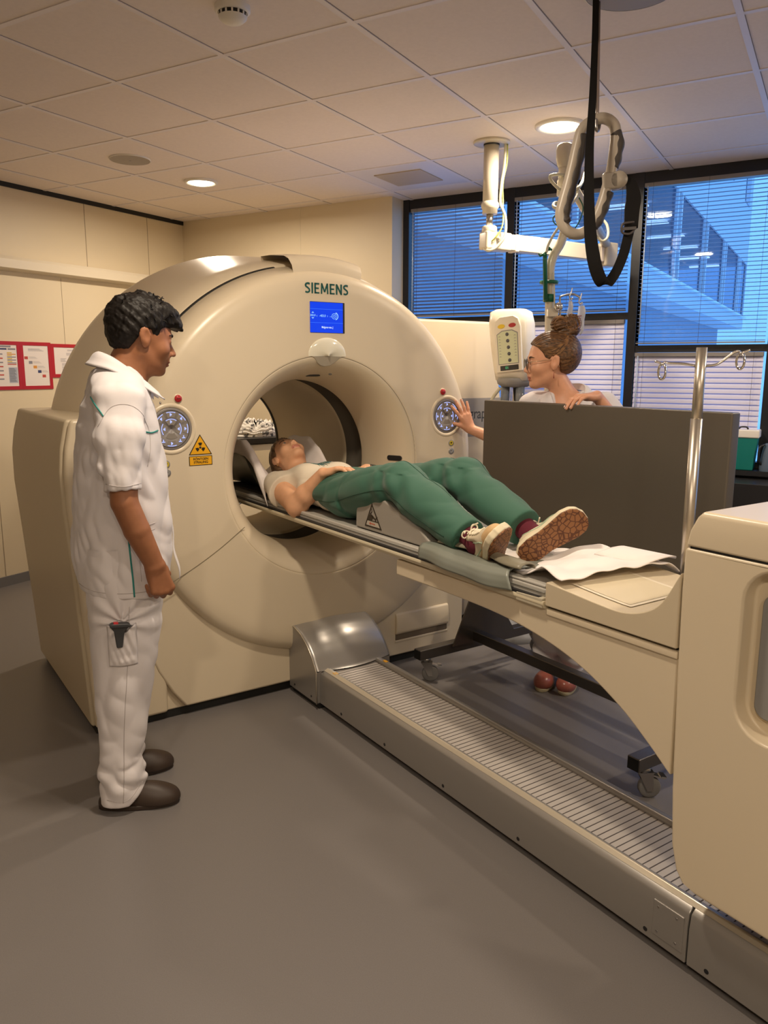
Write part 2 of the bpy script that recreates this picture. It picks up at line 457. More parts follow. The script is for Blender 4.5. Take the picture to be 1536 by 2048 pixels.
# ------------------------------------------------------------------ framed notices on the left wall
M_RED = mat('red_frame', (0.42, 0.008, 0.018), rough=0.35)
M_PAPER = mat('notice_paper', (0.78, 0.72, 0.70), rough=0.6)
M_INK = mat('notice_ink', (0.10, 0.10, 0.13), rough=0.6)
inks = {'grey': (0.22, 0.22, 0.27), 'yellow': (0.62, 0.45, 0.05), 'red': (0.5, 0.06, 0.05), 'orange': (0.65, 0.28, 0.04), 'navy': (0.04, 0.05, 0.16), 'panel': (0.42, 0.45, 0.55)}
for k, c in inks.items(): mat('ink_' + k, c, rough=0.6)
def notice(ya, yb, z0, z1, label, kind):
    t = thing('framed_notice', label, 'notice', (XL + 0.001, ya, z0), 0, 'red framed notices in a row on the left wall')
    w, h = yb - ya, z1 - z0; b = 0.024
    f = MB()
    f.box(0, 0.006, 0, w, 0, b); f.box(0, 0.006, 0, w, h - b, h); f.box(0, 0.006, 0, b, b, h - b); f.box(0, 0.006, w - b, w, b, h - b)
    f.build('frame', M_RED, t)
    MB().box(0, 0.003, b, w - b, b, h - b).build('paper', M_PAPER, t)
    X = (0.003, 0.0036)
    def q(name, col, a, c, d, e):
        MB().box(*X, b + a * (w - 2 * b), b + c * (w - 2 * b), b + d * (h - 2 * b), b + e * (h - 2 * b)).build(name, MATS['ink_' + col], t)
    def lines(a, c, d, e, n, th=0.35, col='grey'):
        m = MB()
        for k in range(n):
            zz = d + (e - d) * (k + 0.5) / n; hh = (e - d) / n * th / 2
            m.box(*X, b + a * (w - 2 * b), b + (c - 0.12 * ((k * 7) % 3) * (c - a)) * (w - 2 * b), b + (zz - hh) * (h - 2 * b), b + (zz + hh) * (h - 2 * b))
        m.build('text_lines', MATS['ink_' + col], t)
    if kind == 0:
        q('header', 'grey', 0.35, 0.78, 0.94, 0.98); q('title_box', 'navy', 0.2, 0.62, 0.88, 0.92); q('title_box', 'grey', 0.66, 0.95, 0.88, 0.92)
        for k, cc in enumerate(('yellow', 'orange', 'yellow', 'grey', 'yellow', 'grey', 'yellow', 'grey', 'red')):
            q('colour_bar', cc, 0.62, 0.80 if cc == 'yellow' else 0.95, 0.80 - k * 0.035, 0.822 - k * 0.035)
        q('text_panel', 'panel', 0.64, 0.97, 0.08, 0.46); lines(0.66, 0.93, 0.10, 0.44, 12)
        for k in range(7): q('colour_bar', ('grey', 'red')[k % 2], 0.1, 0.45, 0.76 - k * 0.1, 0.79 - k * 0.1)
    elif kind == 1:
        lines(0.2, 0.82, 0.86, 0.93, 3)
        for k, cc in enumerate(('red', 'grey', 'orange', 'navy', 'red')):
            q('colour_square', cc, 0.03 + 0.17 * k, 0.17 + 0.17 * k, 0.66 - 0.113 * k, 0.73 - 0.113 * k)
            if k < 4: lines(0.20 + 0.17 * k, min(0.97, 0.55 + 0.15 * k), 0.67 - 0.113 * k, 0.73 - 0.113 * k, 3, 0.2)
    else:
        lines(0.55, 0.9, 0.86, 0.93, 2); lines(0.5, 0.92, 0.70, 0.80, 4, 0.3)
        lines(0.25, 0.48, 0.45, 0.60, 4, 0.3); lines(0.3, 0.5, 0.10, 0.42, 7, 0.3)
notice(3.238, 3.484, 1.350, 1.675, 'red framed notice crowded with coloured bars, cut by the left edge', 0)
notice(3.4845, 3.730, 1.350, 1.675, 'red framed notice with five coloured squares going down like stairs', 1)
notice(3.7305, 3.99, 1.43, 1.668, 'shorter red framed notice half hidden behind the scanner housing', 2)
# ------------------------------------------------------------------ scanner gantry (local x = out of its front, y = across, z = up)
sc = thing('scanner_gantry', 'big cream ring-shaped medical scanner the patient lies in', 'scanner', GO, GA)
CU, CZ = 0.55, 1.055
CX = Vector((0, CU, CZ)); UPV = (0, 0, 1)
def ring(prof, m, name, n=96, a0=0.0, a1=2 * PI, parent=sc):
    return MB().lathe(prof, CX, (1, 0, 0), n, a0, a1, UPV).build(name, m, parent)
ring([(-0.11, 0.60), (0.010, 0.5005), (0.0185, 0.5012), (0.0196, 0.503), (0.020, 0.510), (0.020, 0.520), (0.020, 0.77), (0.0198, 0.79), (0.0165, 0.822), (0.009, 0.846), (-0.010, 0.864), (-0.050, 0.878), (-0.110, 0.896), (-0.117, 0.893), (-0.12, 0.86)], M_CREAM, 'front_cover', 128)
ring([(-0.02, 0.52), (0.0176, 0.5008), (0.0172, 0.495), (0.011, 0.480), (-0.010, 0.458), (-0.045, 0.436), (-0.10, 0.414), (-0.17, 0.400), (-0.26, 0.393), (-0.30, 0.392), (-0.312, 0.396), (-0.318, 0.41)], M_CREAM, 'bore_funnel', 128)
ring([(-0.305, 0.395), (-0.31, 0.46), (-0.46, 0.46), (-0.47, 0.40)], mat('tunnel_gap', (0.10, 0.085, 0.065), rough=0.6), 'tunnel_gap', 96)
ring([(-0.468, 0.43), (-0.470, 0.402), (-0.476, 0.393), (-0.50, 0.392), (-1.27, 0.392)], M_CREAM2, 'rear_tunnel', 128)
ring([(-1.268, 0.3918), (-1.272, 0.386), (-1.290, 0.386), (-1.296, 0.392), (-1.30, 0.41)], M_BLACK, 'tunnel_rim', 96)
ring([(-0.121, 0.86), (-0.124, 0.900), (-0.130, 0.908), (-0.30, 0.945), (-0.60, 0.99), (-0.84, 1.022), (-0.90, 1.020), (-0.96, 0.985), (-1.0, 0.93), (-1.03, 0.85), (-1.28, 0.80), (-1.31, 0.78), (-1.31, 0.41)], M_CREAM, 'drum_shell', 128)
ring([(-0.112, 0.86), (-0.1125, 0.8975), (-0.1245, 0.9025), (-0.1245, 0.86)], M_DARK, 'shell_seam', 128, a0=0.2, a1=2.3)
# raised hood on the crown
ring([(-0.30, 0.93), (-0.295, 0.962), (-0.20, 0.957), (-0.07, 0.940), (-0.035, 0.925), (-0.012, 0.895), (-0.010, 0.86)], M_CREAM, 'crown_hood', 24, a0=-0.235, a1=0.165)
# base that carries the disc
b = MB()
b.prism([(-0.145, 0.045), (-0.20, 0.12), (-0.26, 0.23), (-0.30, 0.34), (-0.315, 0.45), (-0.31, 1.03), (0.07, 1.03)] + [(0.55 + 0.48 * math.cos(q), 1.03 + 0.48 * math.sin(q)) for q in [PI + PI * k / 24 for k in range(1, 24)]] + [(1.03, 1.03), (1.41, 1.03), (1.41, 0.045)], -0.80, -0.022, plane='yz')
bev(b.build('base_cover', M_CREAM, sc), 0.012, 3)
bev(MB().prism([(-0.34, 0.035), (-0.34, 0.90), (-0.2, 0.90), (-0.1, 0.035)], -0.70, -0.050, plane='yz').build('base_side_panel', M_CREAM, sc), 0.008, 2)
MB().box(-0.95, -0.055, -0.32, 1.38, 0.0, 0.05).build('plinth', M_DARK, sc)
# drawer-like recess in the base
bev(MB().box(-0.05, -0.0205, 0.955, 1.31, 0.108, 0.278).build('hatch_frame', mat('hatch_gap', (0.16, 0.12, 0.08), rough=0.6), sc), 0.02, 3)
hm = MB(); hm.prism([(-0.03, 0.166), (-0.016, 0.158), (-0.006, 0.172), (-0.004, 0.225), (-0.010, 0.262), (-0.018, 0.272), (-0.03, 0.272)], 0.962, 1.303, plane='xz')
bev(hm.build('hatch_cover', M_CREAM, sc), 0.006, 3)
bev(MB().box(-0.03, -0.0185, 0.962, 1.303, 0.115, 0.128).build('hatch_lip', M_CREAM, sc), 0.003, 2)
# left pod
def pod(name, secs, m, cap=True, w=0.018):
    """secs: (z, x_back, x_front, y_a, y_b)"""
    mb = MB(); vs = []; fs = []
    for z, xb, xf, ya, yb in secs: vs += [(xb, ya, z), (xf, ya, z), (xf, yb, z), (xb, yb, z)]
    n = len(secs)
    for i in range(n - 1):
        for k in range(4):
            l = (k + 1) % 4
            fs.append((i * 4 + k, i * 4 + l, i * 4 + 4 + l, i * 4 + 4 + k))
    fs += [(3, 2, 1, 0), tuple(4 * n - 4 + k for k in range(4))]
    mb.add(vs, fs)
    o = mb.build(name, m, sc)
    return bev(o, w, 3, 50)
zs = [(0.035, -1.12, -0.535), (0.30, -1.14, -0.548), (0.70, -1.17, -0.570), (0.95, -1.165, -0.588), (1.10, -1.14, -0.590), (1.20, -1.115, -0.580), (1.305, -1.085, -0.556)]
pod('side_cover', [(z, xb, -0.062, yo, -0.18) for z, xb, yo in zs], M_CREAM2, w=0.014)
pod('front_strip', [(z, -0.0615, -0.028, yo + 0.012, -0.22) for z, xb, yo in zs], M_CREAM, w=0.016)
MB().box(-1.08, -0.07, -0.515, -0.2, 0.0, 0.04).build('plinth', M_DARK, sc)
# right pod with the name band
zr = [(0.04, 1.95), (1.05, 1.955), (1.33, 1.945), (1.50, 1.912), (1.62, 1.885), (1.765, 1.858)]
pod('side_cover', [(z, -1.25, -0.352, 1.05, yo) for z, yo in zr], M_CREAM, w=0.016)
MB().box(-1.2, -0.4, 1.1, 1.85, 0.0, 0.045).build('plinth', M_DARK, sc)
M_BAND = mat('name_band_grey', (0.30, 0.28, 0.26), rough=0.45)
MB().box(-0.353, -0.3495, 1.2, 1.943, 1.115, 1.335).build('name_band', M_BAND, sc)
FR = Matrix(((0, 0, 1, 0), (1, 0, 0, 0), (0, 1, 0, 0), (0, 0, 0, 1)))   # text: its x -> across, its y -> up, faces out
def TX(x, y, z): return Matrix.Translation((x, y, z)) @ FR
text('name_lettering', 'Biograph', 0.088, TX(-0.349, 1.605, 1.245), mat('dark_lettering', (0.05, 0.05, 0.05), rough=0.5), sc, 0.0, 0.0005, 0.82, 'LEFT')
# face seams
gv = mat('fine_seam', (0.20, 0.16, 0.10), rough=0.7)
MB().tube([G0 for G0 in bez([(0.0192, -0.245, 0.60), (0.0205, -0.10, 0.672), (0.0205, 0.02, 0.742), (0.0205, 0.135, 0.822)], 6)], 0.0016, 6).build('face_seam', gv, sc)
MB().tube([G0 for G0 in bez([(0.0192, 1.345, 0.60), (0.0205, 1.20, 0.672), (0.0205, 1.08, 0.742), (0.0205, 0.965, 0.822)], 6)], 0.0016, 6).build('face_seam', gv, sc)
MB().tube([(0.0182, CU + 0.5015 * math.sin(a), CZ + 0.5015 * math.cos(a)) for a in [-1.75 + 3.5 * k / 80 for k in range(81)]], [0.0002 + 0.0009 * math.sin(PI * k / 80) for k in range(81)], 6).build('funnel_seam', gv, sc)
# laser window dome and notch over the bore
dm = MB()
def domef(s, t):
    a = PI * t; e = s * PI / 2
    return (0.018 + 0.018 * math.sin(e) ** 0.8 * (0.35 + 0.65 * math.sin(a)), 0.556 - 0.098 * math.cos(a) * math.cos(e) , 1.553 + 0.082 * math.sin(a) * math.cos(e))
dm.grid(domef, 14, 20)
dm.build('laser_window', mat('milky_window', (0.80, 0.76, 0.62), rough=0.12, spec=0.6, coat=0.4), sc)
nt = MB()
pt = [(0.474, 1.5535), (0.638, 1.5535), (0.622, 1.545), (0.600, 1.524), (0.580, 1.512), (0.556, 1.508), (0.532, 1.512), (0.512, 1.524), (0.490, 1.545)]
dn = lambda z: 0.024 - (1.5535 - z) * 0.55
vs = [(dn(z), y, z) for y, z in pt] + [(dn(z) - 0.03, y, z) for y, z in pt]; n = len(pt)
nt.add(vs, [tuple(range(n))] + [(i, (i + 1) % n, (i + 1) % n + n, i + n) for i in range(n)])
bev(nt.build('laser_notch', mat('notch_grey', (0.50, 0.45, 0.36), rough=0.35), sc), 0.003, 2)
def pad(name, x, y, z, hy, hz, m, nrm, th=0.004):
    """small rounded plate lying on a curved wall"""
    d = Vector(nrm).normalized(); xx = d.cross(Vector((0, 0, 1)));
    if xx.length < 0.1: xx = d.cross(Vector((0, 1, 0)))
    xx.normalize(); yy = d.cross(xx)
    k = 20; r = min(hy, hz); pts = []
    for i in range(k):
        a = 2 * PI * i / k; cx, cy = math.cos(a), math.sin(a)
        pts.append((math.copysign(max(hy - r, 0), cx) + cx * r, math.copysign(max(hz - r, 0), cy) + cy * r))
    vs = [Vector((x, y, z)) + xx * p + yy * q + d * th for p, q in pts] + [Vector((x, y, z)) + xx * p + yy * q - d * th for p, q in pts]
    return MB().add(vs, [tuple(range(k)), tuple(range(k, 2 * k))[::-1]] + [(i, i + k, (i + 1) % k + k, (i + 1) % k) for i in range(k)]).build(name, m, sc)
def onfun(a, v):
    r = np.interp(-v, [-0.016, 0.01, 0.045, 0.10, 0.17, 0.26, 0.30], [0.494, 0.458, 0.436, 0.414, 0.400, 0.393, 0.392])
    dr = (np.interp(-v + 0.02, [-0.016, 0.01, 0.045, 0.10, 0.17, 0.26, 0.30], [0.494, 0.458, 0.436, 0.414, 0.400, 0.393, 0.392]) - r) / -0.02
    nrm = Vector((dr, -math.sin(a), -math.cos(a)))
    return (v, CU + r * math.sin(a), CZ + r * math.cos(a)), (-dr * -1, -math.sin(a), -math.cos(a))
p, nr = onfun(0.0, -0.105); pad('laser_slit', *p, 0.036, 0.014, M_BLACK, nr, 0.003)
p, nr = onfun(0.17, -0.07); pad('bore_lamp', *p, 0.008, 0.008, M_GREY, nr, 0.003)
p, nr = onfun(1.55, -0.06); pad('side_laser_slit', *p, 0.042, 0.013, M_BLACK, nr, 0.004)
# maker's lettering
def ribbon(mb, pts, w):
    P = [Vector((p[0], p[1])) for p in pts]; L_ = []; R_ = []
    for i, p in enumerate(P):
        a = P[max(i - 1, 0)]; b_ = P[min(i + 1, len(P) - 1)]; d = (b_ - a).normalized(); n_ = Vector((-d.y, d.x))
        L_.append(p + n_ * w / 2); R_.append(p - n_ * w / 2)
    k = len(P); vs = [(0.0212, q.x, q.y) for q in L_ + R_] + [(0.0195, q.x, q.y) for q in L_ + R_]
    fs = [(i, i + 1, k + i + 1, k + i) for i in range(k - 1)] + [(i, i + 1, 2 * k + i + 1, 2 * k + i) for i in range(k - 1)] + [(k + i, k + i + 1, 3 * k + i + 1, 3 * k + i) for i in range(k - 1)] + [(0, k, 3 * k, 2 * k), (k - 1, 2 * k - 1, 4 * k - 1, 3 * k - 1)]
    mb.add(vs, fs)
M_PET = mat('petrol_lettering', (0.0, 0.085, 0.075), rough=0.4)
cu_, zb_, H_L, WS = 0.4475, 1.822, 0.045, 0.0076
for ch in 'SIEMENS':
    lt = MB(); h2 = WS / 2
    if ch == 'I': ribbon(lt, [(cu_ + h2, zb_), (cu_ + h2, zb_ + H_L)], WS); adv = WS
    elif ch == 'E':
        ribbon(lt, [(cu_ + h2, zb_), (cu_ + h2, zb_ + H_L)], WS); adv = 0.0245
        for q in (h2 * 0.85, H_L / 2, H_L - h2 * 0.85): ribbon(lt, [(cu_, zb_ + q), (cu_ + (adv if q != H_L / 2 else adv - 0.003), zb_ + q)], WS * 0.82)
    elif ch == 'N':
        adv = 0.031
        ribbon(lt, [(cu_ + h2, zb_), (cu_ + h2, zb_ + H_L)], WS); ribbon(lt, [(cu_ + adv - h2, zb_), (cu_ + adv - h2, zb_ + H_L)], WS)
        ribbon(lt, [(cu_ + h2 * 1.1, zb_ + H_L - 0.003), (cu_ + adv - h2 * 1.1, zb_ + 0.003)], WS)
    elif ch == 'M':
        adv = 0.039
        ribbon(lt, [(cu_ + h2, zb_), (cu_ + h2 + 0.002, zb_ + H_L)], WS * 0.9); ribbon(lt, [(cu_ + adv - h2, zb_), (cu_ + adv - h2 - 0.002, zb_ + H_L)], WS * 0.9)
        ribbon(lt, [(cu_ + h2 + 0.002, zb_ + H_L - 0.002), (cu_ + adv / 2, zb_ + 0.008)], WS * 0.85); ribbon(lt, [(cu_ + adv - h2 - 0.002, zb_ + H_L - 0.002), (cu_ + adv / 2, zb_ + 0.008)], WS * 0.85)
    else:
        adv = 0.0255
        sp = bez([(cu_ + a * adv, zb_ + b_ * H_L, 0) for a, b_ in ((0.93, 0.88), (0.55, 0.925), (0.20, 0.84), (0.17, 0.66), (0.50, 0.52), (0.83, 0.36), (0.82, 0.17), (0.48, 0.075), (0.07, 0.12))], 5)
        ribbon(lt, [(p.x, p.y) for p in sp], WS * 0.92)
    lt.build('maker_letter', M_PET, sc, fix=False)
    cu_ += adv + 0.0068
# display
dsp = MB().box(0.0195, 0.0225, 0.470, 0.646, 1.655, 1.788).build('display', M_BLACK, sc)
bev(dsp, 0.008, 2)
MB().box(0.0224, 0.0232, 0.470, 0.636, 1.656, 1.786).build('screen', mat('blue_screen', (0, 0, 0), rough=0.2, emit=(0.0, 0.055, 0.88), es=0.95), dsp)
M_SCL = mat('screen_light', (0, 0, 0), emit=(0.30, 0.62, 1.0), es=1.0)
M_SCD = mat('screen_line', (0, 0, 0), emit=(0.03, 0.18, 1.0), es=1.0)
ln = MB(); ln.box(0.0232, 0.0235, 0.470, 0.636, 1.756, 1.7575); ln.box(0.0232, 0.0235, 0.470, 0.636, 1.6975, 1.699)
ln.build('screen_lines', M_SCD, dsp)
text('screen_text', '303.0', 0.012, TX(0.0234, 0.483, 1.729), M_SCL, dsp, 0.0002, 0.0001)
text('screen_text', '\u2039   -403.0  \u203a', 0.014, TX(0.0234, 0.530, 1.728), M_SCL, dsp, 0.0002, 0.0001, 0.9)
text('screen_text', 'Melgever-nen, J', 0.0125, TX(0.0234, 0.556, 1.679), mat('screen_white', (0, 0, 0), emit=(0.7, 0.85, 1.0), es=1.0), dsp, 0.0002, 0.0001, 0.75)
ic = MB()
for r0, r1, dy in ((0.0105, 0.0125, 0.0), (0.004, 0.0058, 0.0), (0.0125, 0.0165, 0.005)):
    ic.lathe([(0.0233, r0), (0.0235, r0), (0.0235, r1), (0.0233, r1)], (0, 0.591 + dy, 1.728), (1, 0, 0), 28, xdir=UPV, a0=0 if dy == 0 else PI * 1.05, a1=2 * PI if dy == 0 else PI * 1.95)
ic.prism([(0.476, 1.739), (0.490, 1.739), (0.483, 1.745)], 0.0233, 0.0235, plane='yz'); ic.prism([(0.476, 1.720), (0.490, 1.720), (0.483, 1.714)], 0.0233, 0.0235, plane='yz')
ic.box(0.0233, 0.0235, 0.568, 0.579, 1.725, 1.7262)
ic.build('screen_icon', M_SCL, dsp)
# radiation warning sticker
M_YEL = mat('warning_yellow', (0.80, 0.40, 0.01), rough=0.4)
M_STK = mat('sticker_black', (0.02, 0.012, 0.005), rough=0.4)
y0, zb, zt, hw = -0.052, 1.148, 1.232, 0.050
st = MB().prism([(y0 - hw, zb), (y0 + hw, zb), (y0, zt)], 0.0195, 0.0212, plane='yz').build('warning_sticker', M_STK, sc)
MB().prism([(y0 - hw + 0.006, zb + 0.0032), (y0 + hw - 0.006, zb + 0.0032), (y0, zt - 0.0065)], 0.021, 0.0216, plane='yz').build('yellow_field', M_YEL, st)
tf = MB()
cz = zb + 0.030
for k in range(3):
    a = PI / 2 + 2 * PI * k / 3 + PI / 3 + PI
    def arc(r, a, w): return [(y0 + r * math.cos(a + w * s), cz + r * math.sin(a + w * s)) for s in (-1, -0.5, 0, 0.5, 1)]
    tf.prism(arc(0.0078, a + PI / 3 * 0, 0.5) + arc(0.0205, a, 0.45)[::-1], 0.0214, 0.0219, plane='yz')
tf.lathe([(0.0214, 0.0005), (0.0219, 0.0005), (0.0219, 0.005), (0.0214, 0.005)], (0, y0, cz), (1, 0, 0), 16, xdir=UPV)
tf.build('trefoil', M_STK, st)
sb = MB().box(0.0195, 0.0212, y0 - 0.050, y0 + 0.050, 1.104, 1.143).build('text_sticker', M_STK, sc)
MB().box(0.021, 0.0216, y0 - 0.047, y0 + 0.047, 1.1065, 1.1405).build('yellow_field', M_YEL, sb)
text('sticker_text', 'R\u00d6NTGEN\nSTRALING', 0.0135, TX(0.0218, y0, 1.1235), M_STK, sb, 0.0004, 0.0001)
# operating panels
M_GLOW = mat('button_glow', (0, 0, 0), emit=(0.42, 0.50, 1.0), es=1.25)
M_PANEL = mat('panel_grey', (0.23, 0.21, 0.20), rough=0.4)
M_PANB = mat('panel_button', (0.26, 0.235, 0.21), rough=0.35)
M_BR = mat('emergency_red', (0.42, 0.015, 0.02), rough=0.35)
def disc(mb, x0, x1, y, z, r, n=32): mb.lathe([(x0, 0.0004), (x1, 0.0004), (x1, r * 0.93), (x1 - 0.0006, r), (x0, r)], (0, y, z), (1, 0, 0), n, xdir=UPV); return mb
def panel(y, z):
    MB().lathe([(0.0195, 0.104), (0.0235, 0.100), (0.0240, 0.094), (0.0215, 0.0855), (0.0195, 0.085)], (0, y, z), (1, 0, 0), 56, xdir=UPV).build('panel_rim', M_CREAM, sc)
    pn = disc(MB(), 0.0193, 0.0212, y, z, 0.086, 56).build('control_panel', M_PANEL, sc)
    MB().lathe([(0.021, 0.0735), (0.0222, 0.0740), (0.0222, 0.0755), (0.021, 0.0760)], (0, y, z), (1, 0, 0), 56, xdir=UPV).build('panel_groove', M_STK, pn)
    def wedge(a, w, r0, r1):
        k = 6; A = [a - w + 2 * w * i / k for i in range(k + 1)]
        P = [(y + r0 * math.sin(q), z + r0 * math.cos(q)) for q in A] + [(y + r1 * math.sin(q), z + r1 * math.cos(q)) for q in A[::-1]]
        return P
    for ringn, (r0, r1, cnt, w) in enumerate(((0.047, 0.069, 8, 0.30), (0.018, 0.041, 4, 0.62))):
        for k in range(cnt):
            a = 2 * PI * k / cnt
            if cnt == 8 and k in (3, 5):               # the two little bed keys
                g = MB()
                for s in (-1, 1):
                    q = a + 0.17 * s; c = (y + 0.060 * math.sin(q), z + 0.060 * math.cos(q))
                    g.box(0.0222, 0.0230, c[0] - 0.0065, c[0] + 0.0065, c[1] - 0.004, c[1] - 0.0005)
                    g.box(0.0222, 0.0230, c[0] - 0.0015, c[0] + 0.0015, c[1] - 0.001, c[1] + 0.008)
                g.build('lit_key', M_GLOW, pn); continue
            bt = MB().prism(wedge(a, w, r0, r1), 0.021, 0.0224, plane='yz').build('button', M_PANB, pn)
            if cnt == 4 and k == 2: continue
            g = MB().prism(wedge(a, w * 0.92, r1 - 0.0022, r1 + 0.0004), 0.0222, 0.0231, plane='yz')
            m_ = (r0 + r1) / 2; c = (y + m_ * math.sin(a), z + m_ * math.cos(a))
            disc(g, 0.0222, 0.0230, c[0], c[1], 0.0040, 10)
            g.box(0.0222, 0.0230, c[0] + 0.003 * (1 if k % 2 else -1) - 0.0012, c[0] + 0.003 * (1 if k % 2 else -1) + 0.0012, c[1] - 0.0065, c[1] + 0.0065)
            g.build('button_light', M_GLOW, pn)
panel(-0.170, 1.258); panel(1.242, 1.267)
for y, z in ((-0.137, 1.379), (1.213, 1.387)):
    MB().lathe([(0.0195, 0.019), (0.0215, 0.0185), (0.0215, 0.0145)], (0, y, z), (1, 0, 0), 28, xdir=UPV).build('stop_button_collar', M_CREAM, sc)
    bt = MB().lathe([(0.020, 0.0150), (0.026, 0.0145), (0.0285, 0.012), (0.0295, 0.0004)], (0, y, z), (1, 0, 0), 28, xdir=UPV).build('stop_button', M_BR, sc)
    MB().box(0.0293, 0.0299, y - 0.008, y + 0.008, z - 0.001, z + 0.001).build('stop_mark', M_STK, bt)
for y, z, c in ((1.273, 1.130, 1), (1.274, 1.089, 0), (-0.198, 1.117, 1), (-0.196, 1.082, 0)):
    MB().lathe([(0.0195, 0.017), (0.0225, 0.016), (0.0225, 0.0125)], (0, y, z), (1, 0, 0), 24, xdir=UPV).build('key_ring', M_GREY if c else M_SILVER, sc)
    bt = disc(MB(), 0.020, 0.0225, y, z, 0.0125, 24).build('laser_key' if c else 'intercom_key', mat('key_yellow', (0.55, 0.42, 0.03), rough=0.4) if c else M_GREY, sc)
    if c: MB().prism([(y - 0.006, z + 0.004), (y + 0.006, z + 0.004), (y, z - 0.006)], 0.0224, 0.0230, plane='yz').build('key_mark', M_STK, bt)
    else: MB().box(0.0224, 0.0230, y - 0.001, y + 0.001, z - 0.006, z + 0.006).build('key_mark', M_SILVER, bt)

# ------------------------------------------------------------------ floor rail of the patient table
rl = thing('table_floor_rail', 'long silver floor rail with ribbed belt that the table column runs on', 'rail', GO, GA)
RC, R0, R1 = 0.545, 0.235, 4.4
def railside(s):
    P = [(0.168, 0.028), (0.168, 0.130), (0.163, 0.166), (0.150, 0.180), (0.136, 0.186), (0.122, 0.186), (0.112, 0.179), (0.112, 0.028)]
    return [(RC + s * a, z) for a, z in P]
ob = MB().prism(railside(-1), R0, 2.10, plane='yz'); bev(ob.build('side_rail', M_SILVER, rl), 0.003, 2)
ob = MB().prism(railside(-1), 2.104, R1, plane='yz'); bev(ob.build('side_rail', M_SILVER, rl), 0.003, 2)
ob = MB().prism(railside(1), R0, R1, plane='yz'); bev(ob.build('side_rail', M_SILVER, rl), 0.003, 2)
MB().prism([(RC - 0.150, 0.1815), (RC - 0.136, 0.1875), (RC - 0.1345, 0.1885), (RC - 0.131, 0.1885), (RC - 0.129, 0.187), (RC - 0.129, 0.18)], R0 + 0.01, R1, plane='yz').build('rail_ridge', mat('ridge_light', (0.62, 0.55, 0.44), rough=0.3, metal=0.4), rl)
belt = MB().box(R0 - 0.05, R1, RC - 0.112, RC + 0.112, 0.03, 0.172).build('belt', mat('belt_grey', (0.50, 0.46, 0.43), rough=0.4, metal=0.15), rl)
grv = MB(); k = R0 + 0.01
while k < R1: grv.box(k, k + 0.0035, RC - 0.112, RC + 0.112, 0.1715, 0.1724); k += 0.0225
gr = grv.build('belt_grooves', mat('groove_dark', (0.07, 0.055, 0.05), rough=0.6), belt); gr['kind'] = 'stuff'
MB().box(R0 + 0.01, R1, RC - 0.135, RC + 0.135, 0.0, 0.03).build('rail_foot', M_DARK, rl)
bev(MB().box(2.0, 2.09, RC - 0.1695, RC - 0.16, 0.05, 0.150).build('access_plate', M_SILVER, rl), 0.002, 2)
for v in (0.42, 0.75, 1.12, 1.50, 1.98, 2.16, 2.75):
    MB().cyl((v, RC - 0.1688, 0.048), (v, RC - 0.166, 0.048), 0.0065, n=14).build('screw_hole', M_BLACK, rl)
for v, u, z in ((2.015, 0, 0.135), (2.07, 0, 0.135), (2.015, 0, 0.065), (2.07, 0, 0.065)):
    MB().cyl((v, RC - 0.1702, z), (v, RC - 0.168, z), 0.003, n=10).build('plate_screw', M_STEEL, rl)
for s in (-1, 1):
    MB().box(0.30, 0.325, RC + s * 0.132 - 0.008, RC + s * 0.132 + 0.008, 0.1855, 0.1873).build('warning_label', M_YEL, rl)
# end cap against the gantry
cp = MB()
prof = [(-0.02, 0.335), (0.04, 0.330), (0.10, 0.312), (0.155, 0.278), (0.20, 0.235), (0.228, 0.195), (0.236, 0.180)]
def capf(s, t):
    i = t * (len(prof) - 1); k = min(int(i), len(prof) - 2); f = i - k
    x = prof[k][0] * (1 - f) + prof[k + 1][0] * f; z = prof[k][1] * (1 - f) + prof[k + 1][1] * f
    y = -0.197 + 0.394 * s; e = 1 - abs(y) / 0.197
    cr = 0.030 * math.sin(PI * s) * math.sin(PI * min(1, t * 1.1)) - 0.012 * math.exp(-((s - 0.3) / 0.14) ** 2) * math.sin(PI * t)
    x2 = x + 0.035 * math.sin(PI * s) * t * t
    return (x2, RC + y + 0.01, z + cr)
cp.grid(capf, 24, 18)
n = 19
for s in (0, 1):
    pr = [capf(s, k / 18) for k in range(19)]
    pr += [(prof[-1][0], pr[-1][1], 0.03), (-0.02, pr[-1][1], 0.03)]
    cp.add(pr, [tuple(range(len(pr)))])
cap = cp.build('end_cap', M_SILVER, rl)
e0 = [Vector(capf(0.003, k / 18)) + Vector((0, -0.001, 0)) for k in range(19)] + [Vector((0.240, RC - 0.188, 0.03))]
MB().tube(e0, 0.0035, 8).build('cap_edge', mat('cap_edge_light', (0.55, 0.50, 0.42), rough=0.25, metal=0.6), cap)
MB().box(-0.02, 0.236, RC - 0.186, RC + 0.206, 0.03, 0.175).build('cap_body', M_SILVER, cap)
MB().box(-0.02, 0.23, RC - 0.17, RC + 0.19, 0.0, 0.03).build('cap_foot', M_DARK, cap)
for v in (0.03, 0.19): MB().cyl((v, RC - 0.1885, 0.05), (v, RC - 0.186, 0.05), 0.005, n=12).build('screw_hole', M_BLACK, cap)

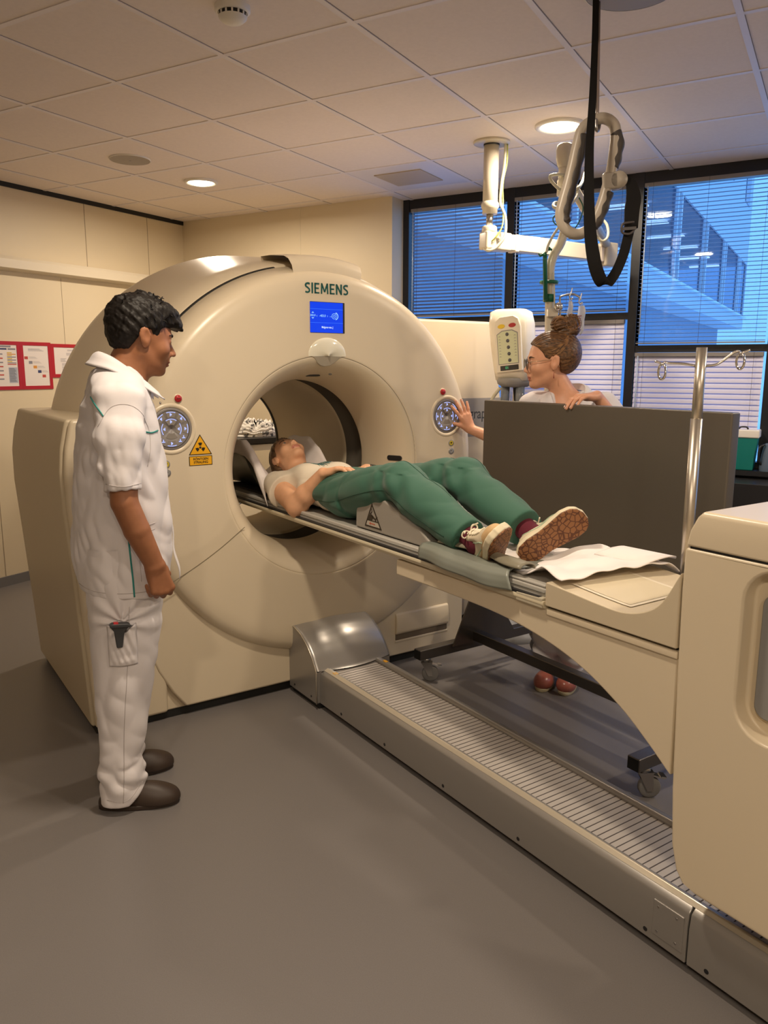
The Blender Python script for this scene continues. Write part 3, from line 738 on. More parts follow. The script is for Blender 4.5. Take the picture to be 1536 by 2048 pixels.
# ------------------------------------------------------------------ patient table: tower, cantilever arm, saddle, pallet
tb = thing('patient_table', 'cream scanner table with tower, curved arm and long pallet into the bore', 'table', G(2.45, 0.55), GA)
tb.location = GO
YL, YR = 0.333, 0.757
tw = MB(); vs = []; fs = []
tsec = [(0.262, 2.150), (0.275, 2.100), (0.30, 2.082), (0.36, 2.066), (0.50, 2.056), (0.80, 2.046), (1.0, 2.042), (1.098, 2.044)]
for z, x in tsec: vs += [(x, YL, z), (x, YR, z), (3.25, YR, z), (3.25, YL, z)]
n = len(tsec)
for i in range(n - 1):
    for k in range(4): fs.append((i * 4 + k, i * 4 + (k + 1) % 4, i * 4 + 4 + (k + 1) % 4, i * 4 + 4 + k))
fs += [(3, 2, 1, 0), tuple(4 * n - 4 + k for k in range(4))]
tw.add(vs, fs)
two = bev(tw.build('tower', M_CREAM, tb), 0.007, 3, 40)
MB().box(2.055, 3.24, YL + 0.004, YR - 0.004, 1.097, 1.103).build('tower_gap', M_DARK, tb)
tc = MB(); vs = []; fs = []
for z, x, ins in ((1.102, 2.045, 0.0), (1.14, 2.053, 0.0), (1.172, 2.068, 0.002), (1.186, 2.078, 0.010)): vs += [(x, YL + ins, z), (x, YR - ins, z), (3.25, YR - ins, z), (3.25, YL + ins, z)]
for i in range(3):
    for k in range(4): fs.append((i * 4 + k, i * 4 + (k + 1) % 4, i * 4 + 4 + (k + 1) % 4, i * 4 + 4 + k))
fs += [(3, 2, 1, 0), (12, 13, 14, 15)]
tc.add(vs, fs); bev(tc.build('tower_cap', M_CREAM, tb), 0.006, 3, 35)
# recessed hand slot in the tower side, built as a raised surround with the hollow inside
sl = MB()
def rr(x0, x1, z0, z1, r, n=6):
    P = []
    for cx, cz, a in ((x1 - r, z1 - r, 0), (x0 + r, z1 - r, PI / 2), (x0 + r, z0 + r, PI), (x1 - r, z0 + r, 1.5 * PI)):
        P += [(cx + r * math.cos(a + k * PI / 2 / n), cz + r * math.sin(a + k * PI / 2 / n)) for k in range(n + 1)]
    return P
slot_cut = MB().prism(rr(2.196, 2.75, 0.705, 1.085, 0.075), YL - 0.05, YL + 0.045, plane='xz')
cutm = bpy.data.meshes.new('slot'); 
cutm.from_pydata(slot_cut.v, [], slot_cut.f)
_bm = bmesh.new(); _bm.from_mesh(cutm); bmesh.ops.recalc_face_normals(_bm, faces=_bm.faces); _bm.to_mesh(cutm); _bm.free()
_cut = bpy.data.objects.new('slot', cutm); COL.objects.link(_cut); _cut.parent = tb
_m = two.modifiers.new('slot', 'BOOLEAN'); _m.operation = 'DIFFERENCE'; _m.object = _cut; _m.solver = 'EXACT'
two.modifiers.remove(two.modifiers['normals'])
while two.modifiers[0].name != 'slot':
    two.modifiers.move(len(two.modifiers) - 1, 0)
bpy.context.view_layer.update()
_dg = bpy.context.evaluated_depsgraph_get()
_me = bpy.data.meshes.new_from_object(two.evaluated_get(_dg))
two.modifiers.clear(); two.data = _me
bpy.data.objects.remove(_cut)
for p_ in two.data.polygons: p_.use_smooth = True
_wn = two.modifiers.new('normals', 'WEIGHTED_NORMAL'); _wn.keep_sharp = True
ins = MB().prism(rr(2.222, 2.74, 0.745, 1.03, 0.03), YL + 0.030, YL + 0.0445, plane='xz')
bev(ins.build('slot_insert', M_GREY, tb), 0.004, 2)
# cantilever arm
ab = bez([(0.868, 0, 0.768), (1.15, 0, 0.770), (1.41, 0, 0.765), (1.60, 0, 0.742), (1.75, 0, 0.702), (1.88, 0, 0.64), (1.97, 0, 0.578), (2.040, 0, 0.522)], 6)
poly = [(p.x, p.z) for p in ab] + [(2.040, 0.842), (0.868, 0.826)]
bev(MB().prism(poly, YL + 0.012, YR - 0.012).build('cantilever_arm', M_CREAM, tb), 0.006, 3, 40)
bev(MB().prism([(1.614, 0.838), (2.040, 0.842), (2.040, 0.822), (1.614, 0.818)], YL + 0.006, YR - 0.006).build('saddle_ledge', M_CREAM, tb), 0.004, 2)
# saddle over the pallet end
top = bez([(1.614, 0, 0.915), (1.70, 0, 0.908), (1.80, 0, 0.900), (1.875, 0, 0.898), (1.94, 0, 0.915), (1.99, 0, 0.952), (2.037, 0, 1.035)], 5)
poly = [(1.612, 0.846), (1.612, 0.912)] + [(p.x, p.z) for p in top] + [(2.038, 0.849)]
bev(MB().prism(poly, YL + 0.002, YR - 0.002).build('saddle', M_CREAM2, tb), 0.011, 3, 40)
MB().box(1.60, 2.03, YL + 0.02, YR - 0.02, 0.838, 0.85).build('saddle_gap', M_DARK, tb)
_tx = [p.x for p in top]; _tz = [p.z for p in top]
def tkf(s, q): x = 1.66 + 0.205 * s; return (x, 0.385 + 0.245 * q, float(np.interp(x, _tx, _tz)) + 0.0025)
MB().grid(tkf, 16, 4).build('paper_notice', mat('worn_notice', (0.74, 0.66, 0.52), rough=0.55), tb)
def tkf2(s, q): x = 1.672 + 0.18 * s; return (x, 0.397 + 0.22 * q, float(np.interp(x, _tx, _tz)) + 0.0035)
MB().grid(tkf2, 16, 4).build('notice_film', mat('notice_film', (0.70, 0.61, 0.44), rough=0.25), tb)
# pallet: thin curved carbon board
pl = MB()
V0, V1 = -1.05, 1.61
prf = [(-0.214, 0.858), (-0.216, 0.848), (-0.210, 0.836), (-0.12, 0.815), (0, 0.806), (0.12, 0.815), (0.210, 0.836), (0.216, 0.848), (0.214, 0.858), (0.205, 0.858), (0.12, 0.838), (0, 0.828), (-0.12, 0.838), (-0.205, 0.858)]
pl.prism([(RC + y, z) for y, z in prf], V0, V1, plane='yz')
bev(pl.build('pallet', mat('pallet_beige', (0.62, 0.55, 0.40), rough=0.35), tb), 0.0025, 2)
MB().box(V0 + 0.02, V1 - 0.02, RC - 0.2125, RC + 0.2125, 0.858, 0.8655).build('pallet_track', M_BLACK, tb)
bev(MB().prism([(1.50, 0.836), (1.606, 0.836), (1.606, 0.866), (1.50, 0.862)], RC - 0.2145, RC - 0.19).build('rail_end', mat('rail_end_beige', (0.52, 0.47, 0.36), rough=0.3), tb), 0.003, 2)
def GT(name, label, cat, v, u, z=0.0, group=None):
    """a thing placed and turned with the patient table"""
    return thing(name, label, cat, G(v, u, z), GA, group)
def sheet(fn, nu, nv, name, m, parent=None, th=0.004):
    o = MB().grid(fn, nu, nv).build(name, m, parent)
    s = o.modifiers.new('thickness', 'SOLIDIFY'); s.thickness = th; s.offset = 0
    for p in o.data.polygons: p.use_smooth = True
    return o
def place(o, v, u, z=0.0):
    o.location = G(v, u, z); o.rotation_euler = (0, 0, GA); return o
M_VINYL = mat('grey_vinyl_pad', (0.47, 0.45, 0.41), rough=0.38, spec=0.5)
M_VINYLD = mat('dark_green_vinyl', (0.060, 0.063, 0.052), rough=0.35)
M_CLOTH = mat('white_linen', (0.86, 0.80, 0.78), rough=0.85, sheen=0.1)
# ------------------------------------------------------------------ on the pallet
t = GT('table_mattress', 'light grey vinyl mattress strip on the long pallet', 'mattress', 0, RC, 0.8655)
def mat_top(s, q):
    v = -0.92 + 2.525 * s; y = -0.198 + 0.396 * q
    return (v, y, 0.013 + 0.012 * abs(y / 0.198) ** 3)
mm = MB(); NU, NV = 60, 12
mm.grid(mat_top, NU, NV)
mm.grid(lambda s, q: (-0.92 + 2.525 * s, -0.198 + 0.396 * q, 0.0), 1, 1)
for sgn in (0, 1): mm.grid(lambda s, q: Vector(mat_top(s, sgn)) * q + Vector((-0.92 + 2.525 * s, -0.198 + 0.396 * sgn, 0.0)) * (1 - q), NU, 1)
for sgn in (0, 1): mm.grid(lambda s, q: Vector(mat_top(sgn, s)) * q + Vector((-0.92 + 2.525 * sgn, -0.198 + 0.396 * s, 0.0)) * (1 - q), NV, 1)
bev(mm.build('pad', M_VINYL, t), 0.006, 3, 50)
MB().tube([(-0.90, -0.1985, 0.012), (1.60, -0.1985, 0.012)], 0.0022, 6).build('piping', mat('vinyl_piping', (0.25, 0.245, 0.22), rough=0.4), t)
bev(MB().box(1.30, 1.598, -0.196, 0.196, 0.024, 0.034).build('foot_pad', M_VINYL, t), 0.004, 2)
# knee wedge with its warning triangle
t = GT('knee_wedge', 'grey peaked knee support with a warning triangle under the patient\u2019s thighs', 'cushion', 0, 0, 0)
wz = 0.8895
wb_ = MB().prism([(0.548, wz), (0.552, 0.955), (0.560, 0.972), (0.655, 1.024), (0.690, 1.034), (0.725, 1.028), (0.965, 0.952), (1.045, 0.905), (1.047, wz)], 0.372, 0.722)
bev(wb_.build('cushion_body', mat('wedge_grey', (0.31, 0.285, 0.25), rough=0.36), t), 0.012, 3, 25)
def tri(mb, P, w, y0, y1):
    n = len(P); c = Vector((sum(p[0] for p in P) / n, 0, sum(p[1] for p in P) / n))
    Q = []
    for p in P:
        d = Vector((p[0], 0, p[1])) - c; Q.append(c + d * (1 - w))
    for i in range(n):
        j = (i + 1) % n
        mb.prism([P[i], P[j], (Q[j].x, Q[j].z), (Q[i].x, Q[i].z)], y0, y1)
tp = MB(); tri(tp, [(0.618, 0.904), (0.734, 0.904), (0.667, 0.998)], 0.16, 0.3705, 0.3722); tp = tp.build('warning_triangle', M_STK, t)
MB().prism([(0.628, 0.910), (0.724, 0.910), (0.712, 0.928), (0.635, 0.928)], 0.3712, 0.3722).build('sticker_field', mat('sticker_pale', (0.48, 0.43, 0.36), rough=0.5), tp)
pg = MB()
pg.box(0.634, 0.712, 0.3706, 0.3716, 0.9285, 0.9315)
pg.prism([(0.636, 0.932), (0.668, 0.932), (0.678, 0.948), (0.665, 0.955), (0.650, 0.952), (0.642, 0.940)], 0.3706, 0.3716)
pg.prism([(0.664, 0.945), (0.692, 0.936), (0.706, 0.948), (0.702, 0.951), (0.691, 0.941), (0.670, 0.953)], 0.3706, 0.3716)
pg.prism([(0.690, 0.931), (0.695, 0.931), (0.696, 0.938), (0.691, 0.938)], 0.3706, 0.3716)
pg.prism([(0.657, 0.953), (0.670, 0.965), (0.667, 0.978), (0.664, 0.977), (0.666, 0.966), (0.654, 0.956)], 0.3706, 0.3716)
pg.build('pictogram', M_STK, tp)
MB().prism([(0.650, 0.919), (0.659, 0.9245), (0.659, 0.9205), (0.690, 0.9205), (0.690, 0.9175), (0.659, 0.9175), (0.659, 0.9135)], 0.3706, 0.3715).build('red_arrow', mat('arrow_red', (0.5, 0.08, 0.03), rough=0.5), tp)
# head and shoulder cradle
t = GT('head_cradle', 'dark vinyl head and arm cradle at the bore end of the table', 'support', 0, 0, 0)
def crad(s, q):
    v = -0.86 + 0.60 * s; y = -1 + 2 * q
    w = 0.190 + 0.012 * (1 - s)
    hgt = float(np.interp(v, [-0.86, -0.78, -0.50, -0.40, -0.30, -0.22], [0.10, 0.20, 0.215, 0.185, 0.10, 0.03]))
    return (v - 0.05 * y * y * s, RC + w * y, 0.893 + 0.004 + hgt * abs(y) ** 2.4)
sheet(crad, 26, 24, 'cradle_shell', M_VINYLD, t, 0.020)
MB().box(-0.82, -0.30, RC - 0.13, RC + 0.13, 0.880, 0.893).build('cradle_foot', M_DARK, t)
def pil(s, q):
    v = -0.80 + 0.60 * s; y = -1 + 2 * q
    w = 0.180
    h = float(np.interp(v, [-0.80, -0.70, -0.46, -0.36, -0.26, -0.20], [0.14, 0.22, 0.235, 0.190, 0.090, 0.03]))
    r = 0.004 * math.sin(9 * s + 5 * y) + 0.003 * math.sin(23 * s - 11 * y)
    if q < 0.22:                                   # turned down over the near edge
        k = (0.22 - q) / 0.22
        return (v + 0.03 * k, RC - w - 0.022 - 0.008 * math.sin(PI * k) , 0.919 + h + 0.004 * math.sin(PI * k) - 0.10 * k * (0.4 + 0.6 * s) + r)
    y = -1 + 2 * (q - 0.22) / 0.78
    return (v, RC + w * y, 0.917 + h * abs(y) ** 2.0 + r)
cl_ = sheet(pil, 40, 36, 'head_cloth', M_CLOTH, None, 0.003)
cl_.location = GO; cl_.rotation_euler = (0, 0, GA)
tag(cl_, 'white cloth folded up around the patient\u2019s head in the bore', 'cloth')
# grey vinyl flap hanging over the near edge
def flap(s, q):
    v = 1.050 + 0.425 * s
    P = [(0.60, 0.896), (0.50, 0.898), (0.42, 0.906), (0.365, 0.914), (0.338, 0.912), (0.3235, 0.900), (0.319, 0.885), (0.318, 0.864)]
    i = q * (len(P) - 1); k = min(int(i), len(P) - 2); f = i - k
    u = P[k][0] * (1 - f) + P[k + 1][0] * f; z = P[k][1] * (1 - f) + P[k + 1][1] * f
    z += 0.004 * math.sin(8 * s) * (1 - q) + 0.006 * math.sin(5 * s + 1) * q
    u += 0.005 * math.sin(14 * s) * q - 0.012 * q * math.sin(PI * s)
    return (v + 0.03 * (q - 0.5) * (1 if s > 0.5 else -0.6) - (1 - q) * 0.04, u, z)
o = sheet(flap, 40, 28, 'vinyl_cover', mat('green_grey_vinyl', (0.20, 0.215, 0.185), rough=0.36), None, 0.005)
o.location = GO; o.rotation_euler = (0, 0, GA); tag(o, 'grey-green vinyl cover folded over the near table edge below the shoes', 'cover')
def roll(s, q):
    v = 1.08 + 0.42 * s; a = -0.4 + 3.6 * q; r = 0.017 + 0.004 * math.sin(9 * s)
    return (v, 0.395 + 0.02 * math.sin(5 * s) - 0.05 * s * 0 + r * math.cos(a) * 1.6, 0.925 + r * math.sin(a) * 0.7)
o = sheet(roll, 30, 14, 'rolled_strap', mat('olive_vinyl', (0.21, 0.19, 0.135), rough=0.4), None, 0.004)
o.location = GO; o.rotation_euler = (0, 0, GA); tag(o, 'olive vinyl strap rolled up along the table edge beside the shoes', 'strap')
# linen under the feet
def linen(s, q):
    v = 1.06 + 0.64 * s; u = 0.405 + 0.345 * q
    if s > 0.45: u = (0.405 - 0.075 * (s - 0.45) / 0.55) + (0.345 + 0.12 * (s - 0.45) / 0.55) * q
    z = 0.905 + 0.036 * max(0, min(1, (v - 1.50) / 0.1)) * (1 - q * 0.2) + 0.0 * q
    z += 0.045 * math.exp(-((v - 1.48) / 0.08) ** 2 - ((q - 0.85) / 0.28) ** 2)
    z += 0.020 * math.exp(-((v - 1.60) / 0.06) ** 2) * math.exp(-((q - 0.45) / 0.2) ** 2) + 0.006 * math.sin(17 * s + 6 * q) + 0.003 * math.sin(31 * s - 13 * q) + 0.003 * math.sin(9 * q + 20 * s * q)
    z -= 0.028 * max(0, (q - 0.88) / 0.12) * (0.5 + 0.5 * s)
    return (v + 0.05 * (q - 0.5) * s, u, z)
o = sheet(linen, 70, 40, 'linen_sheet', M_CLOTH, None, 0.003)
o.location = GO; o.rotation_euler = (0, 0, GA); tag(o, 'white linen sheet bunched under the shoes on the table end', 'sheet')
def hem(s, q):
    v = 1.56 + 0.14 * s; a = PI * (0.05 + 0.9 * q)
    return (v + 0.02 * math.sin(3 * q), 0.66 + 0.075 * math.cos(a) + 0.06 * s, 0.948 + 0.020 * math.sin(a) - 0.012 * s)
sheet(hem, 16, 16, 'folded_sleeve', M_CLOTH, o, 0.003)

# ------------------------------------------------------------------ drip pole beside the table
t = GT('drip_pole', 'chrome drip pole with two curly hooks standing beyond the table end', 'drip pole', 1.731, 0.80, 0.0)
M_PSTEEL = mat('pole_steel', (0.50, 0.45, 0.38), rough=0.32, metal=0.9)
MB().tube([(0, 0, 0.72), (0, 0, 1.36)], 0.0165, 20).build('outer_tube', M_PSTEEL, t)
MB().tube([(0, 0, 1.30), (0, 0, 1.562)], 0.0150, 20).build('pole', M_PSTEEL, t)
MB().box(-0.02, 0.02, -0.06, 0.02, 0.72, 0.79).build('clamp', M_GREY, t)
hd = Vector((0.80, 0.60, 0)).normalized()
for s in (-1, 1):
    e = hd * s
    rise = 0.006 if s < 0 else 0.036
    P = [Vector((0, 0, 1.510)) + e * 0.012, Vector((0, 0, 1.516)) + e * 0.045, Vector((0, 0, 1.512 + rise)) + e * 0.085]
    P += [Vector((0, 0, 1.512 + rise)) + e * 0.098 + Vector((0, 0, 0.002))]
    sd = e.cross(Vector((0, 0, 1)))
    for k in range(14):
        a = 2 * PI * k / 13
        P.append(Vector((0, 0, 1.512 + rise - 0.024 + 0.022 * math.cos(a))) + e * (0.103 + 0.010 * math.sin(a)) + sd * (0.010 * math.sin(a) + 0.002 * k - 0.01))
    P.append(P[-1] + e * 0.022 + Vector((0, 0, 0.008)))
    MB().tube(bez(P, 4), 0.0036, 8).build('hook', M_CHROME, t)

# ------------------------------------------------------------------ mobile radiation shield
t = GT('radiation_shield', 'tall dark metal radiation shield on castors between table and woman', 'shield', 0, 0, 0)
M_SHIELD = mat('shield_metal', (0.15, 0.13, 0.105), rough=0.40, metal=0.45, spec=0.5)
M_FRAME = mat('shield_frame', (0.15, 0.135, 0.12), rough=0.3, metal=0.85)
bev(MB().box(0.292, 1.562, 1.247, 1.297, 0.40, 1.356).build('panel', M_SHIELD, t), 0.006, 2)
bev(MB().box(0.30, 1.555, 1.243, 1.248, 1.02, 1.026).build('panel_fold', M_SHIELD, t), 0.001, 1) if False else None
for v in (0.235, 1.505):
    bev(MB().box(v - 0.026, v + 0.026, 0.915, 1.74, 0.118, 0.168).build('foot_bar', M_FRAME, t), 0.004, 2)
    MB().box(v - 0.023, v + 0.023, 0.9135, 0.915, 0.121, 0.165).build('end_plug', M_DARK, t)
    MB().prism([(1.09, 0.166), (1.20, 0.41), (1.245, 0.43), (1.30, 0.43), (1.345, 0.41), (1.50, 0.166)], v + 0.05, v + 0.058, plane='yz').build('gusset', M_FRAME, t)
bev(MB().box(0.26, 1.50, 1.215, 1.262, 0.172, 0.222).build('cross_bar', M_FRAME, t), 0.004, 2)
M_TYRE = mat('castor_tyre', (0.22, 0.21, 0.20), rough=0.5)
def castor(v, u, a):
    c = Vector((v, u, 0)); d = Vector((math.cos(a), math.sin(a), 0)); s = Vector((-d.y, d.x, 0))
    hub = c + d * 0.024 + Vector((0, 0, 0.040))
    cs = MB()
    cs.cyl(c + Vector((0, 0, 0.108)), c + Vector((0, 0, 0.119)), 0.026)
    cs.cyl(c + Vector((0, 0, 0.098)), c + Vector((0, 0, 0.108)), 0.018)
    for k in (-1, 1):
        cs.add([hub + s * k * 0.016 + Vector((0, 0, -0.012)) - d * 0.01, hub + s * k * 0.016 + Vector((0, 0, -0.012)) + d * 0.01, c + s * k * 0.016 + d * 0.032 + Vector((0, 0, 0.1)), c + s * k * 0.016 - d * 0.022 + Vector((0, 0, 0.1))], [(0, 1, 2, 3)])
    cs.bar(c - d * 0.022 + Vector((0, 0, 0.098)), c + d * 0.034 + Vector((0, 0, 0.098)), 0.034, 0.004)
    o = cs.build('castor', M_STEEL, t)
    MB().lathe([(-0.011, 0.008), (-0.011, 0.036), (-0.008, 0.040), (0.008, 0.040), (0.011, 0.036), (0.011, 0.008)], hub, s, 28).build('wheel', M_TYRE, o)
    MB().cyl(hub - s * 0.014, hub + s * 0.014, 0.009, n=14).build('hub', M_STEEL, o)
    pd = MB(); pd.bar(c + d * 0.03 + Vector((0, 0, 0.088)), c + d * 0.072 + Vector((0, 0, 0.076)), 0.030, 0.005); pd.bar(c + d * 0.06 + Vector((0, 0, 0.083)), c + d * 0.078 + Vector((0, 0, 0.080)), 0.036, 0.006)
    pd.build('brake_pedal', M_CHROME, o)
castor(0.235, 0.965, 0.95); castor(0.235, 1.69, 0.9); castor(1.505, 0.975, 1.0); castor(1.505, 1.69, 0.5)

# ------------------------------------------------------------------ ceiling arm with equipment pole
ta = thing('ceiling_pendant', 'white jointed pendant boom hanging from the ceiling, cables tied along it, by the windows', 'ceiling boom', (-1.739, 4.19, CEIL))
ta.location = (0, 0, 0)
M_ARM = mat('arm_enamel', (0.62, 0.56, 0.45), rough=0.28, coat=0.2)
c0 = Vector((-1.752, 4.19, 0))
Z = lambda z: Vector((0, 0, z))
MB().lathe([(CEIL - 0.0005, 0.098), (CEIL - 0.008, 0.099), (CEIL - 0.012, 0.094), (CEIL - 0.014, 0.045)], c0, n=40).build('ceiling_plate', M_ARM, ta)
MB().cyl(c0 + Z(CEIL - 0.02), c0 + Z(CEIL - 0.008), 0.043).build('plate_gap', M_DARK, ta)
MB().cyl(c0 + Z(2.335), c0 + Z(CEIL - 0.01), 0.041, n=32).build('column', M_ARM, ta)
MB().lathe([(2.36, 0.041), (2.362, 0.043), (2.372, 0.049), (2.388, 0.049), (2.398, 0.043), (2.40, 0.041)], c0, n=32).build('column_collar', M_ARM, ta)
MB().lathe([(2.345, 0.020), (2.345, 0.030), (2.352, 0.0375)], c0, n=32)
MB().cyl(c0 + Z(2.270), c0 + Z(2.34), 0.019, n=24).build('pivot_pin', M_STEEL, ta)
ad = Vector((0.53, 0.848, -0.02)).normalized()
el = MB()
el.tube([c0 + Z(2.275), c0 + Z(2.255), c0 + Z(2.235)] , [0.040, 0.042, 0.043], 20)
el.bar(c0 + Z(2.195) - ad * 0.044, c0 + Z(2.195) + ad * 0.13, 0.080, 0.098)
bev(el.build('elbow', M_ARM, ta), 0.012, 3, 40)
a1 = c0 + Z(2.195) + ad * 0.12; a2 = c0 + Z(2.195) + ad * 0.84
bev(MB().bar(a1, a2, 0.066, 0.084).build('horizontal_arm', M_ARM, ta), 0.006, 2)
bev(MB().bar(a2 - ad * 0.02, a2 + ad * 0.075, 0.095, 0.14).build('arm_joint', M_ARM, ta), 0.012, 3)
for f in (0.17, 0.80):
    p = c0 + Z(2.195) + ad * f
    bev(MB().bar(p - ad * 0.012, p + ad * 0.012, 0.074, 0.092).build('tie_band', mat('band_pale', (0.72, 0.62, 0.52), rough=0.6), ta), 0.003, 2)
# spring arm up to the knuckle, then the pole going down
kn = Vector((-1.234, 3.850, 0))
spr = MB().tube([a2 + Z(0.05) + ad * 0.03, kn + Z(2.412) + Vector((0.0, 0.04, 0))], 0.026, 16); spr.build('spring_arm', M_ARM, ta)
MB().lathe([(2.553, 0.0005), (2.551, 0.028), (2.544, 0.037), (2.521, 0.041), (2.490, 0.041), (2.462, 0.036), (2.444, 0.029)], kn, n=32).build('knuckle', M_ARM, ta)
MB().lathe([(2.45, 0.027), (2.390, 0.027), (2.387, 0.031), (2.321, 0.031), (2.316, 0.027), (2.312, 0.001)], kn, n=32).build('riser', M_ARM, ta)
MB().cyl(kn + Z(2.284), kn + Z(2.316), 0.018).build('riser_neck', M_DARK, ta)
pole = bez([at(1130, 388, 3.974), at(1131, 425, 3.974), at(1130, 455, 3.974), at(1122, 485, 3.974), at(1108, 510, 3.974), at(1101, 535, 3.974), at(1099, 570, 3.974), at(1099, 620, 3.974), at(1098, 690, 3.974), at(1097, 800, 3.974), at(1096, 900, 3.974)], 5)
MB().tube(pole, 0.022, 18).build('equipment_pole', M_ARM, ta)
M_GREEN = mat('green_tape', (0.0, 0.10, 0.045), rough=0.35)
gp = at(1089, 515, 3.929)
g = MB(); g.tube([at(1090, 508, 3.929), at(1090, 520, 3.929), at(1091, 600, 3.929)], 0.0105, 10); g.build('green_tube', M_GREEN, ta)
g = MB(); g.tube([at(1104, 500, 3.929), at(1098, 497, 3.929), at(1090, 507, 3.929), at(1080, 512, 3.929), at(1078, 507, 3.929)], 0.006, 8); g.tube([at(1096, 499, 3.929), at(1099, 495, 3.929)], 0.012, 8); g.build('green_tie', M_GREEN, ta)
pc = at(1098, 565, 3.974)
MB().lathe([(-0.006, 0.030), (-0.008, 0.044), (0.0, 0.047), (0.008, 0.044), (0.006, 0.030)], pc, n=28).build('green_collar', M_GREEN, ta)
pc = at(1098, 597, 3.974)
MB().lathe([(-0.018, 0.0245), (-0.017, 0.028), (0.016, 0.030), (0.02, 0.0245)], pc, n=24).build('green_band', M_GREEN, ta)
bev(MB().bar(at(1094, 625, 3.947), at(1115, 625, 3.947), 0.05, 0.042).build('pole_clamp', M_ARM, ta), 0.004, 2)
MB().lathe([(-0.03, 0.0005), (-0.03, 0.018), (-0.02, 0.021), (0.0, 0.021)], at(1116, 614, 3.919), _fh, 24).build('clamp_knob', M_CHROME, ta)
hk = MB()
hk.tube(bez([at(1120, 650, 3.938), at(1120, 620, 3.938), at(1120, 597, 3.938), at(1124, 592, 3.938), at(1145, 588, 3.956), at(1158, 594, 3.956), at(1162, 600, 3.956)], 4), 0.0050, 8); hk.build('drip_hook_bar', M_STEEL, ta)
for px, py in ((1141, 588), (1160, 598)):
    MB().tube(bez([at(px + 4, py - 12, 3.947), at(px + 1, py - 2, 3.947), at(px - 2, py + 5, 3.947), at(px + 1, py + 11, 3.947), at(px + 5, py + 6, 3.947)], 4), 0.0032, 8).build('drip_hook', M_CHROME, ta)
# cables
M_CABLE = mat('cream_cable', (0.60, 0.57, 0.44), rough=0.4)
M_CABG = mat('green_cable', (0.02, 0.12, 0.07), rough=0.4)
def cable(pts, r, m, name='cable'): return MB().tube(bez(pts, 7), r, 8).build(name, m, ta)
D = 4.50
cable([at(1011, 288, D), at(1009, 330, D), at(1003, 370, D), at(1001, 405, D), at(1011, 435, D - 0.03), at(1010, 470, D - 0.05), at(995, 492, D - 0.05), at(978, 501, D - 0.05), at(966, 494, D), at(968, 481, D + 0.03), at(985, 478, D), at(1000, 476, D - 0.03)], 0.0075, M_CABLE)
cable([at(1015, 288, D), at(1014, 325, D), at(1006, 365, D), at(1006, 405, D), at(1005, 450, D - 0.04), at(990, 476, D - 0.05), at(975, 488, D)], 0.004, mat('yellow_green_cable', (0.45, 0.50, 0.12), rough=0.4))
cable([a1 + Z(0.042), a1 + ad * 0.2 + Z(0.047), a1 + ad * 0.5 + Z(0.045), a2 + Z(0.042)], 0.0065, M_CABLE)
cable([at(1128, 350, 3.919), at(1112, 349, 3.919), at(1100, 353, 3.919), at(1106, 366, 3.901), at(1128, 384, 3.901), at(1150, 380, 3.901), at(1160, 372, 3.938), at(1166, 360, 4.4), at(1170, 345, 4.45)], 0.0075, M_CABLE)
cable([at(1128, 408, 3.919), at(1110, 406, 3.919), at(1108, 414, 3.883), at(1122, 415, 3.865), at(1148, 402, 3.883), at(1156, 385, 3.919), at(1150, 372, 3.938)], 0.008, M_CABLE)
cable([at(1122, 412, 3.919), at(1112, 420, 3.919), at(1120, 424, 3.901)], 0.003, M_CABG)
cable([at(1126, 458, 3.919), at(1108, 445, 3.919), at(1109, 432, 3.901), at(1130, 425, 3.901)], 0.003, M_CABG)
cable([at(1148, 460, 3.919), at(1160, 440, 3.919), at(1166, 415, 3.919), at(1158, 395, 3.919)], 0.003, M_CABG)
cable([at(1117, 455, 3.919), at(1104, 475, 3.919), at(1096, 492, 3.919), at(1093, 505, 3.919)], 0.006, M_CABLE)
cable([at(1190, 470, 4.5), at(1205, 482, 4.5), at(1216, 472, 4.5), at(1214, 450, 4.5), at(1200, 435, 4.5), at(1185, 425, 4.5)], 0.0075, M_CABLE)
cable([at(1107, 545, 3.947), at(1109, 600, 3.947), at(1107, 660, 3.947)], 0.004, M_CABLE)
# drip bags hanging from the hooks
M_BAG = mat('clear_bag', (0.80, 0.84, 0.95), rough=0.25, trans=0.35, spec=0.6)
def dripbag(px, py, w, h, label, print_=False):
    p = at(px, py, 3.95)
    t = thing('drip_bag', label, 'drip bag', p, -0.5)
    m = MB()
    def bg(s, q):
        a = 2 * PI * q; sc_ = math.sin(PI * min(1, 0.12 + s * 0.95)) ** 0.35
        return (w / 2 * math.cos(a) * sc_ + 0.004 * math.sin(9 * s), 0.010 * math.sin(a) * sc_, -h * s)
    m.grid(bg, 12, 18); m.build('bag', M_BAG, t)
    MB().tube([(0.008 * math.cos(k * PI / 6), 0, 0.008 + 0.008 * math.sin(k * PI / 6)) for k in range(12)], 0.002, 6, closed=True).build('eyelet', M_BAG, t)
    if print_:
        q = MB()
        for k in range(7): q.box(-0.006, 0.016 - 0.004 * (k % 3), -0.0125, -0.0118, -0.05 - k * 0.011, -0.046 - k * 0.011)
        q.build('bag_print', mat('bag_ink', (0.35, 0.12, 0.12), rough=0.5), t)
dripbag(1141, 603, 0.030, 0.12, 'narrow clear drip bag on the left hook above the woman')
dripbag(1163, 612, 0.052, 0.14, 'wider clear drip bag with red print on the right hook', True)

